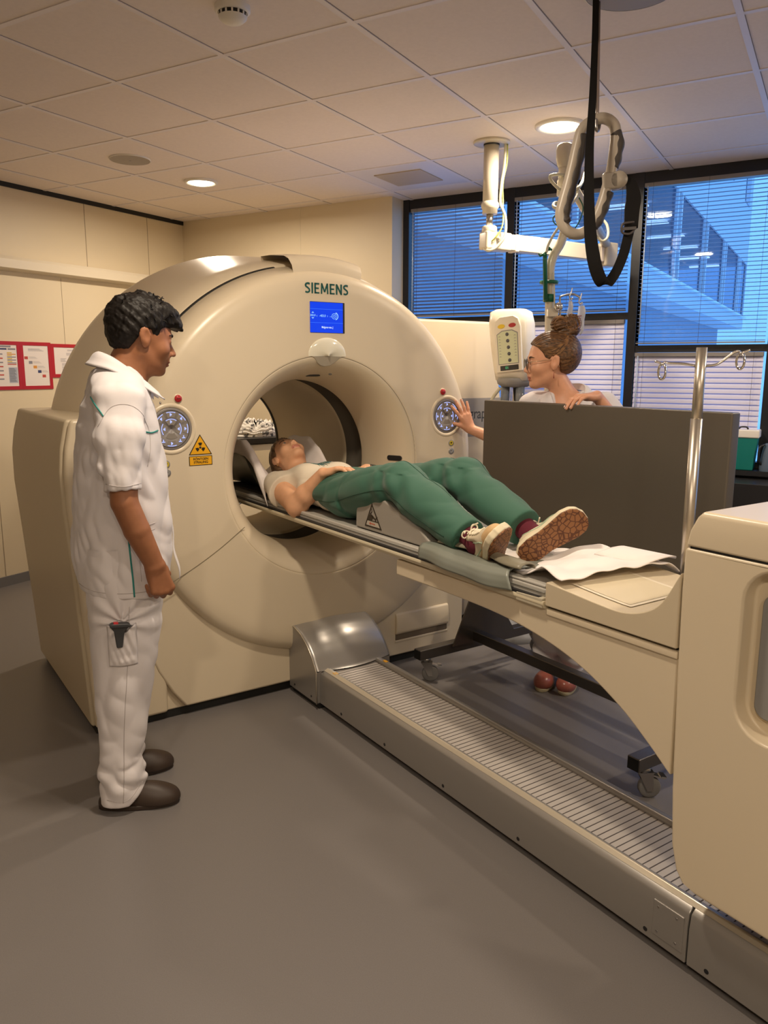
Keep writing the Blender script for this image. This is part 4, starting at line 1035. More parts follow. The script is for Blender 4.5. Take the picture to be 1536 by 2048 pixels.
# ------------------------------------------------------------------ contrast injector
ij = thing('contrast_injector', 'white two-syringe contrast injector on a stand by the window', 'injector', (-1.535, 4.08, 0), -0.10)
M_INJ = mat('injector_cream', (0.80, 0.74, 0.62), rough=0.28)
h = MB(); vs = []; fs = []
secs = [(1.44, 0.086, 0.070, 0.0), (1.50, 0.092, 0.080, -0.004), (1.62, 0.100, 0.084, -0.016), (1.74, 0.104, 0.082, -0.028), (1.80, 0.096, 0.070, -0.034), (1.815, 0.070, 0.050, -0.034)]
for z, hx, hy, dx in secs:
    hx *= 1.10
    for k in range(28):
        a = 2 * PI * k / 28; ca, sa = math.cos(a), math.sin(a)
        vs.append((dx + hx * math.copysign(abs(ca) ** 0.45, ca), hy * math.copysign(abs(sa) ** 0.45, sa), z))
n = len(secs)
for i in range(n - 1):
    for k in range(28): fs.append((i * 28 + k, i * 28 + (k + 1) % 28, i * 28 + 28 + (k + 1) % 28, i * 28 + 28 + k))
fs += [tuple(range(28))[::-1], tuple((n - 1) * 28 + k for k in range(28))]
h.add(vs, fs, True); h.build('housing', M_INJ, ij)
# front face plate, slightly proud and leaning with the housing
FI = Matrix.Translation((-0.006, -0.079, 1.625)) @ Matrix.Rotation(0.14, 4, 'Y') @ Matrix.Rotation(PI / 2, 4, 'X')
FI = Matrix.Translation((0.0, -0.088, 1.615)) @ Matrix.Rotation(-0.10, 4, 'Y') @ Matrix.Rotation(PI / 2, 4, 'X')
fp = MB().prism([(-0.075, -0.13), (0.075, -0.13), (0.078, 0.10), (0.066, 0.142), (0.04, 0.160), (-0.04, 0.160), (-0.066, 0.142), (-0.078, 0.10)], -0.012, 0.006, plane='xy', M=FI)
plate = bev(fp.build('face_plate', M_INJ, ij), 0.004, 2)
MB().prism([(-0.060, -0.090), (0.060, -0.090), (0.062, 0.070), (0.03, 0.088), (-0.03, 0.088), (-0.062, 0.070)], 0.0055, 0.0070, plane='xy', M=FI).build('display_border', M_GREY, plate)
MB().prism([(-0.056, -0.086), (0.056, -0.086), (0.058, 0.067), (0.028, 0.083), (-0.028, 0.083), (-0.058, 0.067)], 0.0065, 0.0078, plane='xy', M=FI).build('key_field', mat('key_field_green', (0.62, 0.66, 0.45), rough=0.4), plate)
for k in range(5):
    m = MB(); c = FI @ Vector((0.0 + 0.002 * k, 0.066 - k * 0.034, 0.009)); m.lathe([(-0.004, 0.0095), (0.001, 0.009), (0.003, 0.006), (0.004, 0.0004)], c, FI.to_3x3() @ Vector((0, 0, 1)), 18); m.build('round_key', mat('key_dark', (0.10, 0.10, 0.11), rough=0.3, metal=0.4), plate)
for s in (-1, 1):
    m = MB()
    for k in range(8): m.prism([(s * 0.045 - 0.008, 0.055 - k * 0.015), (s * 0.045, 0.060 - k * 0.015), (s * 0.045 + 0.008, 0.055 - k * 0.015), (s * 0.045, 0.0565 - k * 0.015)], 0.0076, 0.0084, plane='xy', M=FI)
    q_ = m.build('arrow_marks', M_GREY, plate); q_['kind'] = 'stuff'
    e = MB(); c = FI @ Vector((s * 0.032, 0.110, 0.006)); ax = FI.to_3x3()
    ev = [c + ax @ Vector((0.020 * math.cos(a), 0.010 * math.sin(a), 0.003)) for a in [2 * PI * k / 24 for k in range(24)]]
    e.add(ev + [c + ax @ Vector((0.022 * math.cos(a), 0.012 * math.sin(a), -0.001)) for a in [2 * PI * k / 24 for k in range(24)]], [tuple(range(24))] + [(k, (k + 1) % 24, 24 + (k + 1) % 24, 24 + k) for k in range(24)])
    e.build('oval_key', mat('oval_yellow', (0.8, 0.55, 0.02), rough=0.35) if s < 0 else M_BR, plate)
MB().prism([(-0.050, -0.122), (0.056, -0.122), (0.056, -0.096), (-0.050, -0.096)], 0.0055, 0.0085, plane='xy', M=FI).build('digit_window', M_BLACK, plate)
text('digits', '01', 0.020, FI @ Matrix.Translation((-0.01, -0.109, 0.009)), mat('digit_green', (0, 0, 0), emit=(0.1, 0.8, 0.3), es=0.6), plate, 0.0, 0.0002)
MB().lathe([(1.452, 0.094), (1.440, 0.098), (1.420, 0.092), (1.405, 0.070), (1.400, 0.0005)], (0, 0, 0), n=36).build('syringe_collar', M_GREY, ij)
for s in (-1, 1):
    MB().cyl((s * 0.045, -0.02, 1.28), (s * 0.045, -0.02, 1.41), 0.024).build('syringe', mat('syringe_clear', (0.7, 0.78, 0.88), rough=0.1, trans=0.7), ij)
    MB().cyl((s * 0.045, -0.02, 1.33), (s * 0.045, -0.02, 1.415), 0.019).build('plunger', M_DARK, ij)
MB().tube(bez([(-0.05, -0.07, 1.40), (-0.085, -0.08, 1.35), (-0.10, -0.08, 1.31), (-0.07, -0.08, 1.30), (-0.03, -0.07, 1.2)], 6), 0.009, 10).build('warmer_cable', M_CABLE, ij)
MB().cyl((0, 0.03, 0.12), (0, 0.03, 1.42), 0.022).build('stand_pole', M_STEEL, ij)
MB().lathe([(0.0, 0.22), (0.03, 0.22), (0.06, 0.16), (0.13, 0.04), (0.14, 0.0005)], (0, 0.03, 0), n=32).build('stand_base', M_GREY, ij)

# ------------------------------------------------------------------ hanging handle, its rod and strap
t = thing('hanging_handle', 'grey triangular grab handle hanging on a steel rod from the ceiling', 'handle', at(1195, 0, 2.85))
t.location = (0, 0, 0)
DH = 2.85
MB().tube([at(1196, -12, DH), at(1195, 100, DH), at(1193, 225, DH), at(1192, 250, DH)], 0.0085, 14).build('rod', mat('rod_steel', (0.45, 0.38, 0.33), rough=0.22, metal=1.0), t)
MB().tube(bez([at(1192, 236, DH - 0.012), at(1193, 258, DH - 0.016), at(1196, 260, DH), at(1199, 245, DH + 0.01), at(1196, 236, DH + 0.008)], 5), 0.0065, 10).build('rod_hook', M_STEEL, t)
loop = [(1187, 240), (1210, 237), (1228, 250), (1232, 275), (1228, 310), (1222, 345), (1214, 375), (1203, 410), (1190, 440), (1178, 458), (1160, 468), (1142, 466), (1127, 452), (1121, 430), (1126, 405), (1136, 370), (1146, 330), (1155, 290), (1165, 258)]
LP = [at(x, y, DH) for x, y in loop]; LP = bez(LP + [LP[0]], 6)[:-1]
MB().tube(LP, 0.0188, 14, closed=True, flat=1.0).build('loop', mat('handle_beige', (0.46, 0.40, 0.33), rough=0.35), t)
M_GRIP = mat('grip_rubber', (0.055, 0.045, 0.04), rough=0.55)
def grip(pts, side):
    P = bez([at(x, y, DH - 0.002) for x, y in pts], 10); n = len(P)
    r = [0.0178 + 0.0016 * math.sin(k * 0.62) for k in range(n)]
    r[0] = r[-1] = 0.006
    return MB().tube(P, r, 12).build('rubber_grip', M_GRIP, t)
grip([(1230, 262), (1238, 282), (1234, 312), (1227, 338)], 1)
grip([(1218, 382), (1210, 408), (1199, 436), (1186, 456)], 1)
grip([(1165, 266), (1161, 300), (1152, 340), (1142, 380), (1133, 412), (1130, 436), (1135, 448)], -1)
bk = bev(MB().bar(at(1206, 364, DH - 0.002), at(1236, 361, DH - 0.002), 0.036, 0.058).build('strap_bracket', mat('bracket_beige', (0.40, 0.35, 0.29), rough=0.4), t), 0.008, 3)
MB().lathe([(-0.018, 0.0005), (-0.018, 0.028), (0.018, 0.028), (0.018, 0.0005)], at(1236, 361, DH - 0.002), _fh, 28).build('bracket_end', MATS['bracket_beige'], t)
# webbing strap
M_WEB = mat('black_webbing', (0.006, 0.005, 0.005), rough=0.7, spec=0.25, bump=(1500, 0.4, 0.001))
t2 = thing('webbing_strap', 'long black webbing strap looping below the hanging handle', 'strap', (0, 0, 0))
def strap(pts, ws, name, th=0.0022, parent=t2):
    P = bez(pts, 8); W = np.interp(np.linspace(0, 1, len(P)), np.linspace(0, 1, len(ws)), ws)
    n = len(P); vs = []; fs = []
    for i, p in enumerate(P):
        a = P[max(i - 1, 0)]; b_ = P[min(i + 1, n - 1)]; d = (b_ - a).normalized()
        tw_ = W[i]
        side = _r.copy(); side = (side - d * side.dot(d)).normalized(); nn = d.cross(side)
        vs += [p + side * tw_ / 2 + nn * th / 2, p - side * tw_ / 2 + nn * th / 2, p - side * tw_ / 2 - nn * th / 2, p + side * tw_ / 2 - nn * th / 2]
    for i in range(n - 1):
        for k in range(4): fs.append((i * 4 + k, i * 4 + (k + 1) % 4, i * 4 + 4 + (k + 1) % 4, i * 4 + 4 + k))
    fs += [(0, 1, 2, 3), tuple(4 * n - 4 + k for k in (3, 2, 1, 0))]
    return MB().add(vs, fs).build(name, M_WEB, parent)
strap([at(1192, -12, 2.80), at(1190, 80, 2.80), at(1185, 200, 2.79), at(1179, 300, 2.78), at(1178, 400, 2.77), at(1181, 470, 2.77), at(1189, 525, 2.77), at(1199, 556, 2.78), at(1209, 567, 2.79), at(1219, 563, 2.80), at(1234, 540, 2.81), at(1248, 505, 2.81), at(1258, 465, 2.81), at(1263, 452, 2.81)], [0.020, 0.022, 0.028, 0.038, 0.046, 0.044, 0.036, 0.034, 0.034, 0.032], 'webbing')
strap([at(1262, 456, 2.815), at(1264, 420, 2.82), at(1267, 395, 2.83), at(1262, 368, 2.84), at(1250, 358, 2.845)], [0.046, 0.050, 0.050, 0.036, 0.024], 'doubled_webbing', 0.008)
bkl = MB().tube(bez([at(1268, 444, 2.80), at(1248, 447, 2.80), at(1243, 456, 2.80), at(1246, 466, 2.80), at(1258, 468, 2.80), at(1268, 462, 2.80)], 5), 0.0042, 8)
bkl.bar(at(1246, 458, 2.80), at(1272, 456, 2.80), 0.006, 0.010)
bkl.build('buckle', mat('buckle_plastic', (0.06, 0.05, 0.05), rough=0.35), t2)

# ------------------------------------------------------------------ window sill things
t = thing('waste_bin', 'teal sharps bin with white lid on the sill by the right black post', 'bin', (-0.455, 5.215, 0.90))
bev(MB().prism([(-0.062, 0.0), (0.045, 0.0), (0.062, 0.20), (-0.070, 0.20)], -0.06, 0.05).build('bin_body', mat('teal_plastic', (0.0, 0.16, 0.14), rough=0.4), t), 0.006, 2)
bev(MB().box(-0.075, 0.068, -0.066, 0.055, 0.195, 0.245).build('lid', M_WHITE, t), 0.008, 2)
MB().tube(bez([(-0.055, -0.02, 0.245), (-0.04, -0.02, 0.258), (-0.01, -0.02, 0.258), (0.0, -0.02, 0.245)], 4), 0.005, 8).build('lid_latch', M_BLACK, t)
t = thing('black_cabinet', 'low black cabinet under the window sill behind the shield', 'cabinet', (-0.62, 5.0, 0))
bev(MB().box(-0.75, 0.35, -0.12, 0.14, 0.06, 0.855).build('body', mat('black_laminate', (0.018, 0.017, 0.018), rough=0.3), t), 0.004, 2)
MB().box(-0.745, 0.345, -0.1215, -0.12, 0.70, 0.705).build('drawer_gap', M_GREY, t)
MB().box(-0.74, 0.34, -0.08, 0.13, 0.0, 0.06).build('toe_kick', M_DARK, t)
t = thing('water_kettle', 'dark kettle beside the teal bin on the sill', 'kettle', (-0.325, 5.19, 0.90))
MB().lathe([(0.0, 0.052), (0.02, 0.054), (0.10, 0.046), (0.15, 0.036), (0.165, 0.030), (0.172, 0.0005)], (0, 0, 0), n=28).build('kettle_body', mat('kettle_glass', (0.10, 0.14, 0.2), rough=0.15), t)
MB().tube(bez([(-0.03, -0.03, 0.16), (-0.055, -0.045, 0.14), (-0.055, -0.045, 0.07), (-0.04, -0.03, 0.04)], 5), 0.007, 8).build('handle', M_BLACK, t)

# ------------------------------------------------------------------ trolley seen through the bore
t = GT('equipment_trolley', 'black-topped trolley seen through the bore behind the scanner', 'trolley', -1.86, 1.08, 0.0)
bev(MB().box(-0.22, 0.22, -0.40, 0.30, 1.005, 1.045).build('table_top', M_BLACK, t), 0.006, 2)
MB().box(-0.20, 0.20, -0.38, 0.28, 0.96, 1.0).build('white_tray', M_WHITE, t)
for a, b_ in ((-0.19, -0.36), (0.19, -0.36), (-0.19, 0.26), (0.19, 0.26)): MB().cyl((a, b_, 0.0), (a, b_, 0.97), 0.014, n=12).build('leg', M_STEEL, t)
def gown(s, q):
    a = 2 * PI * q; r = math.sin(PI * (0.02 + 0.48 * s)) ** 0.6
    z = 1.046 + 0.085 * math.cos(PI / 2 * s) * (1 + 0.22 * math.sin(5 * a) + 0.15 * math.sin(11 * a + 4 * s)) + 0.008 * math.sin(40 * s)
    return (0.02 + 0.13 * r * math.cos(a), -0.03 + 0.17 * r * math.sin(a), z if s < 0.999 else 1.046)
m_ = mat('printed_gown', (0.78, 0.75, 0.70), rough=0.85)
nt = m_.node_tree; vz = nt.nodes.new('ShaderNodeTexNoise'); vz.inputs['Scale'].default_value = 38; rp = nt.nodes.new('ShaderNodeValToRGB')
rp.color_ramp.elements[0].position = 0.38; rp.color_ramp.elements[0].color = (0.10, 0.10, 0.10, 1); rp.color_ramp.elements[1].position = 0.47; rp.color_ramp.elements[1].color = (0.78, 0.75, 0.70, 1)
tc = nt.nodes.new('ShaderNodeTexCoord'); nt.links.new(tc.outputs['Object'], vz.inputs['Vector']); nt.links.new(vz.outputs['Fac'], rp.inputs['Fac']); nt.links.new(rp.outputs['Color'], nt.nodes['Principled BSDF'].inputs['Base Color'])
o = MB().grid(gown, 26, 60).build('printed_gown', m_, None); o.location = t.location; o.rotation_euler = (0, 0, GA)
tag(o, 'crumpled white gown with dark print on the trolley behind the bore', 'gown')
# ------------------------------------------------------------------ organic shapes: distance fields turned into one smooth mesh
A_ = np.array
def nrm_(v): v = np.asarray(v, float); return v / np.linalg.norm(v)
def cap(P, a, b, ra, rb):
    a = A_(a, float); b = A_(b, float); ba = b - a
    h = np.clip(((P - a) @ ba) / (ba @ ba), 0, 1)
    return np.linalg.norm(P - a - h[:, None] * ba, axis=1) - (ra + (rb - ra) * h)
def ecap(P, a, b, side, wa, ta, wb, tb):
    """tapered limb of oval section: half-width w along side, half-thickness t across"""
    a = A_(a, float); b = A_(b, float); ba = b - a; L = np.linalg.norm(ba); d = ba / L
    s = A_(side, float); s = nrm_(s - d * (s @ d)); n = np.cross(d, s)
    q = P - a; h = np.clip((q @ d) / L, 0, 1); ax = q @ d - h * L
    w = wa + (wb - wa) * h; t = ta + (tb - ta) * h
    m = np.minimum(w, t)
    return (np.sqrt(((q @ s) / w) ** 2 + ((q @ n) / t) ** 2 + (ax / m) ** 2) - 1) * m
def ell(P, c, r, R=None):
    q = P - A_(c, float)
    if R is not None: q = q @ R
    r = A_(r, float)
    k0 = np.linalg.norm(q / r, axis=1); k1 = np.linalg.norm(q / (r * r), axis=1) + 1e-9
    return k0 * (k0 - 1) / k1
def rbox(P, c, hs, r, R=None):
    q = P - A_(c, float)
    if R is not None: q = q @ R
    q = np.abs(q) - (A_(hs, float) - r)
    return np.linalg.norm(np.maximum(q, 0), axis=1) + np.minimum(q.max(axis=1), 0) - r
def smin(a, b, k):
    h = np.maximum(k - np.abs(a - b), 0) / k
    return np.minimum(a, b) - h * h * k * 0.25
def smax(a, b, k): return -smin(-a, -b, k)
def chain(P, pts, rs, k=0.0):
    d = None
    for i in range(len(pts) - 1):
        e = cap(P, pts[i], pts[i + 1], rs[i], rs[i + 1])
        d = e if d is None else (np.minimum(d, e) if k == 0 else smin(d, e, k))
    return d
def rotm(ax, a):
    return np.array(Matrix.Rotation(a, 3, ax))
_rng = np.random.RandomState(3)
_W = [(_rng.normal(size=3), _rng.rand() * 6.28) for _ in range(60)]
def waves(P, f, seed=0, n=6, stretch=(1, 1, 1)):
    """smooth random field, about -1..1"""
    s = A_(stretch, float); out = 0
    for i in range(n):
        w, ph = _W[(seed * 7 + i) % 60]
        w = w / np.linalg.norm(w)
        out = out + np.sin((P * s) @ w * f * (0.7 + 0.25 * i) + ph + 1.3 * i)
    return out / n * 1.6
def creases(P, f, seed=0, stretch=(1, 1, 1)):
    """ridged field: broad swells with sharper folds between"""
    q = P + 0.02 * np.stack([waves(P, 14, seed + 1, 3), waves(P, 14, seed + 2, 3), waves(P, 14, seed + 3, 3)], 1)
    return 1 - 2 * np.abs(waves(q, f, seed, 4, stretch))

def field_mesh(f, lo, hi, h, name, mats, parent=None, matfn=None, smooth=1):
    lo = A_(lo, float); hi = A_(hi, float); B = 8
    nb = np.ceil((hi - lo) / (h * B)).astype(int)
    n = nb * B
    bi = np.stack(np.meshgrid(*[np.arange(k) for k in nb], indexing='ij'), -1).reshape(-1, 3)
    ctr = lo + (bi * B + (B - 1) / 2) * h
    dc = f(ctr)
    act = np.abs(dc) < B * h * 1.75
    D = np.repeat(np.repeat(np.repeat(np.where(dc > 0, 1.0, -1.0).astype(np.float32).reshape(nb), B, 0), B, 1), B, 2)
    loc = np.stack(np.meshgrid(*[np.arange(B)] * 3, indexing='ij'), -1).reshape(-1, 3)
    ab = bi[act]
    for s in range(0, len(ab), 600):
        idx = (ab[s:s + 600, None, :] * B + loc[None]).reshape(-1, 3)
        D[idx[:, 0], idx[:, 1], idx[:, 2]] = f(lo + idx * h).astype(np.float32)
    S = D < 0
    c = np.zeros(tuple(n - 1), np.int8)
    for dx in (0, 1):
        for dy in (0, 1):
            for dz in (0, 1):
                c += S[dx:n[0] - 1 + dx, dy:n[1] - 1 + dy, dz:n[2] - 1 + dz]
    cells = np.argwhere((c > 0) & (c < 8))
    vid = -np.ones(c.shape, np.int32); vid[cells[:, 0], cells[:, 1], cells[:, 2]] = np.arange(len(cells))
    acc = np.zeros((len(cells), 3)); cnt = np.zeros(len(cells))
    for ax in range(3):
        o1, o2 = [k for k in range(3) if k != ax]
        for p in (0, 1):
            for q in (0, 1):
                a = cells.copy(); a[:, o1] += p; a[:, o2] += q; b = a.copy(); b[:, ax] += 1
                da = D[a[:, 0], a[:, 1], a[:, 2]]; db = D[b[:, 0], b[:, 1], b[:, 2]]
                m = (da < 0) != (db < 0)
                t = np.where(m, da / np.where(m, da - db, 1), 0)
                pos = a.astype(float); pos[:, ax] += t
                acc[m] += pos[m]; cnt[m] += 1
    V = lo + acc / cnt[:, None] * h
    F = []
    for ax in range(3):
        o1, o2 = [(1, 2), (2, 0), (0, 1)][ax]
        sl = [slice(None)] * 3; sl2 = [slice(None)] * 3
        sl[ax] = slice(0, n[ax] - 1); sl2[ax] = slice(1, n[ax])
        a = S[tuple(sl)]; b = S[tuple(sl2)]
        e = np.argwhere(a != b)
        e = e[(e[:, o1] > 0) & (e[:, o2] > 0) & (e[:, o1] < n[o1] - 1) & (e[:, o2] < n[o2] - 1)]
        sg = a[e[:, 0], e[:, 1], e[:, 2]]
        def id_(d1, d2):
            g = e.copy(); g[:, o1] += d1; g[:, o2] += d2
            return vid[g[:, 0], g[:, 1], g[:, 2]]
        q = np.stack([id_(-1, -1), id_(0, -1), id_(0, 0), id_(-1, 0)], 1)
        q = np.where(sg[:, None], q, q[:, ::-1])
        F.append(q)
    F = np.concatenate(F)
    for _ in range(smooth):
        nsum = np.zeros_like(V); k = np.zeros(len(V))
        for i in range(4):
            np.add.at(nsum, F[:, i], V[F[:, (i + 1) % 4]]); np.add.at(nsum, F[:, (i + 1) % 4], V[F[:, i]])
            np.add.at(k, F[:, i], 1); np.add.at(k, F[:, (i + 1) % 4], 1)
        V = V * 0.5 + nsum / k[:, None] * 0.5
    me = bpy.data.meshes.new(name)
    me.vertices.add(len(V)); me.vertices.foreach_set('co', V.astype(np.float32).ravel())
    me.loops.add(len(F) * 4); me.loops.foreach_set('vertex_index', F.astype(np.int32).ravel())
    me.polygons.add(len(F)); me.polygons.foreach_set('loop_start', np.arange(len(F), dtype=np.int32) * 4)
    me.polygons.foreach_set('loop_total', np.full(len(F), 4, np.int32))
    me.polygons.foreach_set('use_smooth', np.ones(len(F), bool))
    if matfn is not None:
        ctr = V[F].mean(axis=1)
        me.polygons.foreach_set('material_index', matfn(ctr).astype(np.int32))
    me.update(calc_edges=True); me.validate()
    return link(name, me, mats, parent)

def hug(f, pts, d, start=0.25, off=0.0):
    """slide points along d onto the surface of a field, coming from outside"""
    P = A_([tuple(p) for p in pts], float); d = nrm_(d)
    Q = P - d * start
    for _ in range(80):
        s = f(Q) - off
        Q = Q + d * np.clip(s, -0.02, 0.02)[:, None] * 0.7
    return [Vector(q) for q in Q]

# ------------------------------------------------------------------ head and hand fields
class Frame:
    """rigid local frame: columns of R are its x (forward), y (left), z (up)"""
    def __init__(s, o, R, k=1.0): s.o = A_(o, float); s.R = A_(R, float); s.k = k
    def loc(s, P): return (P - s.o) @ s.R / s.k
    def out(s, p): return s.o + s.R @ (A_(p, float) * s.k)
def head_field(P, female=False, smile=0.0):
    """canonical head, eyes near z=0, x forward"""
    m = P.copy(); m[:, 1] = np.abs(m[:, 1])
    d = ell(m, (-0.012, 0, 0.036), (0.098, 0.076, 0.086))
    d = smin(d, ell(m, (0.024, 0, -0.012), (0.068, 0.062, 0.082)), 0.03)
    jw = 0.046 if female else 0.052
    d = smin(d, ell(m, (0.034, 0, -0.070), (0.052, jw - 0.004, 0.040)), 0.03)
    d = smin(d, cap(m, (-0.004, jw, -0.052), (0.060, 0.016, -0.096), 0.015, 0.013), 0.024)
    d = smin(d, ell(m, (0.072, 0, -0.098), (0.017, 0.018, 0.015)), 0.02)
    d = smin(d, ell(m, (0.058, 0.040, -0.030 + 0.004 * smile), (0.024, 0.023, 0.020)), 0.028)
    d = smin(d, ecap(m, (0.080, 0, 0.020), (0.072, 0.038, 0.020), (0, 0, 1), 0.008, 0.010, 0.006, 0.008), 0.018)
    d = smax(d, -ell(m, (0.098, 0.031, 0.000), (0.020, 0.019, 0.013)), 0.012)
    nl = 0.108 if female else 0.113
    d = smin(d, cap(P, (0.086, 0, 0.006), (nl - 0.002, 0, -0.034), 0.0065, 0.0095), 0.010)
    d = smin(d, ell(m, (0.097, 0.0105, -0.038), (0.012, 0.0075, 0.0075)), 0.006)
    d = smax(d, -ell(m, (0.100, 0.007, -0.0455), (0.005, 0.0035, 0.004)), 0.003)
    d = smin(d, ell(m, (0.084, 0, -0.056), (0.014, 0.024, 0.014)), 0.014)
    w = 0.023 + 0.006 * smile; zl = -0.0645
    zz = P.copy(); zz[:, 2] = zz[:, 2] - smile * 6.0 * m[:, 1] ** 2
    lx = 0.004 * smile
    d = smin(d, ell(zz, (0.0925 - lx, 0, zl), (0.009, w, 0.0050)), 0.005)
    d = smin(d, ell(zz, (0.0905 - lx, 0, zl - 0.0105), (0.009, w * 0.86, 0.0058)), 0.005)
    d = smax(d, -ell(zz, (0.103, 0, zl - 0.0052), (0.010, w * 1.05, 0.0014)), 0.0025)
    lid = ell(m, (0.0765, 0.0315, 0.0005), (0.0142, 0.0150, 0.0132))
    d = smin(d, lid, 0.005)
    d = smax(d, -ell(m, (0.094, 0.0320, 0.0002), (0.010, 0.0125, 0.0042)), 0.0015)
    Re = rotm('Y', -0.18)
    d = smin(d, ell(m, (-0.008, 0.077, -0.006), (0.017, 0.0085, 0.031), Re), 0.006)
    d = smin(d, ell(m, (-0.012, 0.083, 0.004), (0.019, 0.0045, 0.027), Re), 0.003)
    d = smax(d, -ell(m, (-0.004, 0.0885, 0.002), (0.010, 0.0065, 0.019), Re), 0.003)
    return d
def lips_mat(P, smile=0.0):
    zz = P[:, 2] - smile * 6.0 * P[:, 1] ** 2
    return (P[:, 0] > 0.080) & (((zz + 0.0695) / 0.0125) ** 2 + (P[:, 1] / 0.025) ** 2 < 1)
def add_eyes(fr, parent, iris=(0.04, 0.02, 0.01)):
    for s in (1, -1):
        c = Vector(fr.out((0.0765, s * 0.0315, 0.0003))); d = Vector(fr.R @ A_((1, 0.0, -0.12)))
        m = MB().lathe([(0.0122 * math.cos(a), 0.0122 * math.sin(a) + 1e-5) for a in [PI * k / 12 for k in range(13)]], c, d, 18)
        e = m.build('eye', mat('eye_white', (0.72, 0.68, 0.64), rough=0.15), parent)
        MB().lathe([(0.0115, 0.0057), (0.0125, 0.0045), (0.0129, 0.0003)], c, d, 18).build('iris', mat('iris_%d' % int(iris[0] * 100), iris, rough=0.1), e)
        P = [fr.out((0.0905 - 0.14 * abs(t) ** 1.6 * 0.5 - 0.005 * abs(t), s * (0.0165 + 0.032 * (t + 0.5)), 0.0185 + 0.006 * math.sin(PI * min(1, (t + 0.5) * 0.9)))) for t in np.linspace(-0.5, 0.5, 9) * 1.0]
        hf = lambda Q: head_field(fr.loc(Q)) * fr.k
        P = hug(hf, P, -(fr.R @ A_((1.0, 0.25 * s, 0))), 0.03, 0.0005)
        MB().tube(P, [0.0022, 0.0034, 0.0038, 0.0038, 0.0036, 0.0032, 0.0028, 0.002, 0.001], 8).build('eyebrow', mat('brow_dark', (0.015, 0.010, 0.008), rough=0.8) if iris[0] < 0.05 else mat('brow_brown', (0.10, 0.055, 0.03), rough=0.8), parent)
class Hand:
    """wrist at origin, x to the fingertips, y to the thumb side, z = back of the hand"""
    def __init__(s, wrist, x, z, right, k=1.0, curl=((20, 25, 15),) * 4, spread=(6, 1, -4, -9), thumb=((0.028, 0.024, -0.010), (0.055, 0.044, -0.020), (0.083, 0.052, -0.026))):
        x = nrm_(x); z = A_(z, float); z = nrm_(z - x * (z @ x)); y = np.cross(z, x)
        s.mir = 1
        y = y if not right else y        # thumb side chosen by the caller through z
        s.fr = Frame(wrist, np.stack([x, y, z], 1), k)
        s.segs = []
        ys = (0.030, 0.010, -0.010, -0.028); xs = (0.088, 0.092, 0.088, 0.080)
        L = ((0.043, 0.025, 0.020), (0.047, 0.028, 0.021), (0.043, 0.026, 0.020), (0.034, 0.020, 0.018)); R0 = (0.0098, 0.0100, 0.0095, 0.0084)
        s.meta = [((0.008, yy * 0.55, -0.001), (xx, yy, 0.0)) for yy, xx in zip(ys, xs)]
        s.fing = []; s.nails = []
        for i in range(4):
            p = A_((xs[i], ys[i], 0.0)); a = 0.0; sp = math.radians(spread[i]); pts = [p]
            for j in range(3):
                a += math.radians(curl[i][j])
                d = A_((math.cos(a) * math.cos(sp), math.cos(a) * math.sin(sp), -math.sin(a)))
                p = p + d * L[i][j]; pts.append(p)
            s.fing.append((pts, R0[i]))
            nz = A_((math.sin(a) * math.cos(sp), math.sin(a) * math.sin(sp), math.cos(a)))
            s.nails.append((pts[3] - (pts[3] - pts[2]) * 0.12 + nz * R0[i] * 0.72, nz, pts[3] - pts[2], R0[i]))
        s.thumb = [A_(t) for t in thumb]
    def field(s, P):
        k = s.fr.k; Q = s.fr.loc(P)
        d = None
        for a, b in s.meta:
            e = cap(Q, a, b, 0.0155, 0.0125); d = e if d is None else smin(d, e, 0.014)
        d = smin(d, ell(Q, (0.035, 0.020, -0.012), (0.034, 0.020, 0.014)), 0.012)
        d = smin(d, ell(Q, (0.035, -0.020, -0.010), (0.034, 0.014, 0.013)), 0.012)
        th = chain(Q, [A_((0.012, 0.014, -0.006))] + s.thumb, (0.015, 0.0145, 0.0118, 0.0095), 0.006)
        fs = None
        for pts, r in s.fing:
            e = chain(Q, pts, (r * 1.12, r * 1.0, r * 0.92, r * 0.80))
            e = smin(e, np.linalg.norm(Q - pts[1], axis=1) - r * 1.05, 0.003)
            fs = e if fs is None else smin(fs, e, 0.0022)
        d = smin(d, fs, 0.007)
        return smin(d, th, 0.008) * k
    def add_nails(s, parent, m):
        for c, n, t, r in s.nails:
            c = s.fr.out(c); n = nrm_(s.fr.R @ n); t = nrm_(s.fr.R @ t); w = np.cross(n, t)
            k = 12; vs = [c + (w * math.cos(2 * PI * i / k) * r * 0.62 + t * math.sin(2 * PI * i / k) * r * 0.75) * s.fr.k + n * 0.0012 - n * 0.0012 * abs(math.cos(2 * PI * i / k)) for i in range(k)] + [c + n * 0.0016]
            MB().add(vs, [(i, (i + 1) % k, k) for i in range(k)], True).build('fingernail', m, parent)
def collar(parent, ring_, w, m, name='collar', th=0.004, n=60):
    """ring_: list of (point on the neckline, outward-down direction)"""
    P = bez([Vector(a) for a, b in ring_], 8); Dn = bez([Vector(b) for a, b in ring_], 8); N = len(P) - 1
    def fn(s, q):
        i = min(int(s * N), N - 1); f = s * N - i
        p = P[i].lerp(P[i + 1], f); d = Dn[i].lerp(Dn[i + 1], f).normalized()
        up = Vector((0, 0, 1))
        a = q * w
        bulge = 0.006 * math.sin(PI * min(1, q * 1.6))
        return p + d * a + d.cross(Vector((0, 0, 1)).cross(d)).normalized() * -bulge * 0 + Vector((0, 0, bulge))
    o = MB().grid(fn, n, 8).build(name, m, parent)
    s = o.modifiers.new('thickness', 'SOLIDIFY'); s.thickness = th; s.offset = 0
    return o
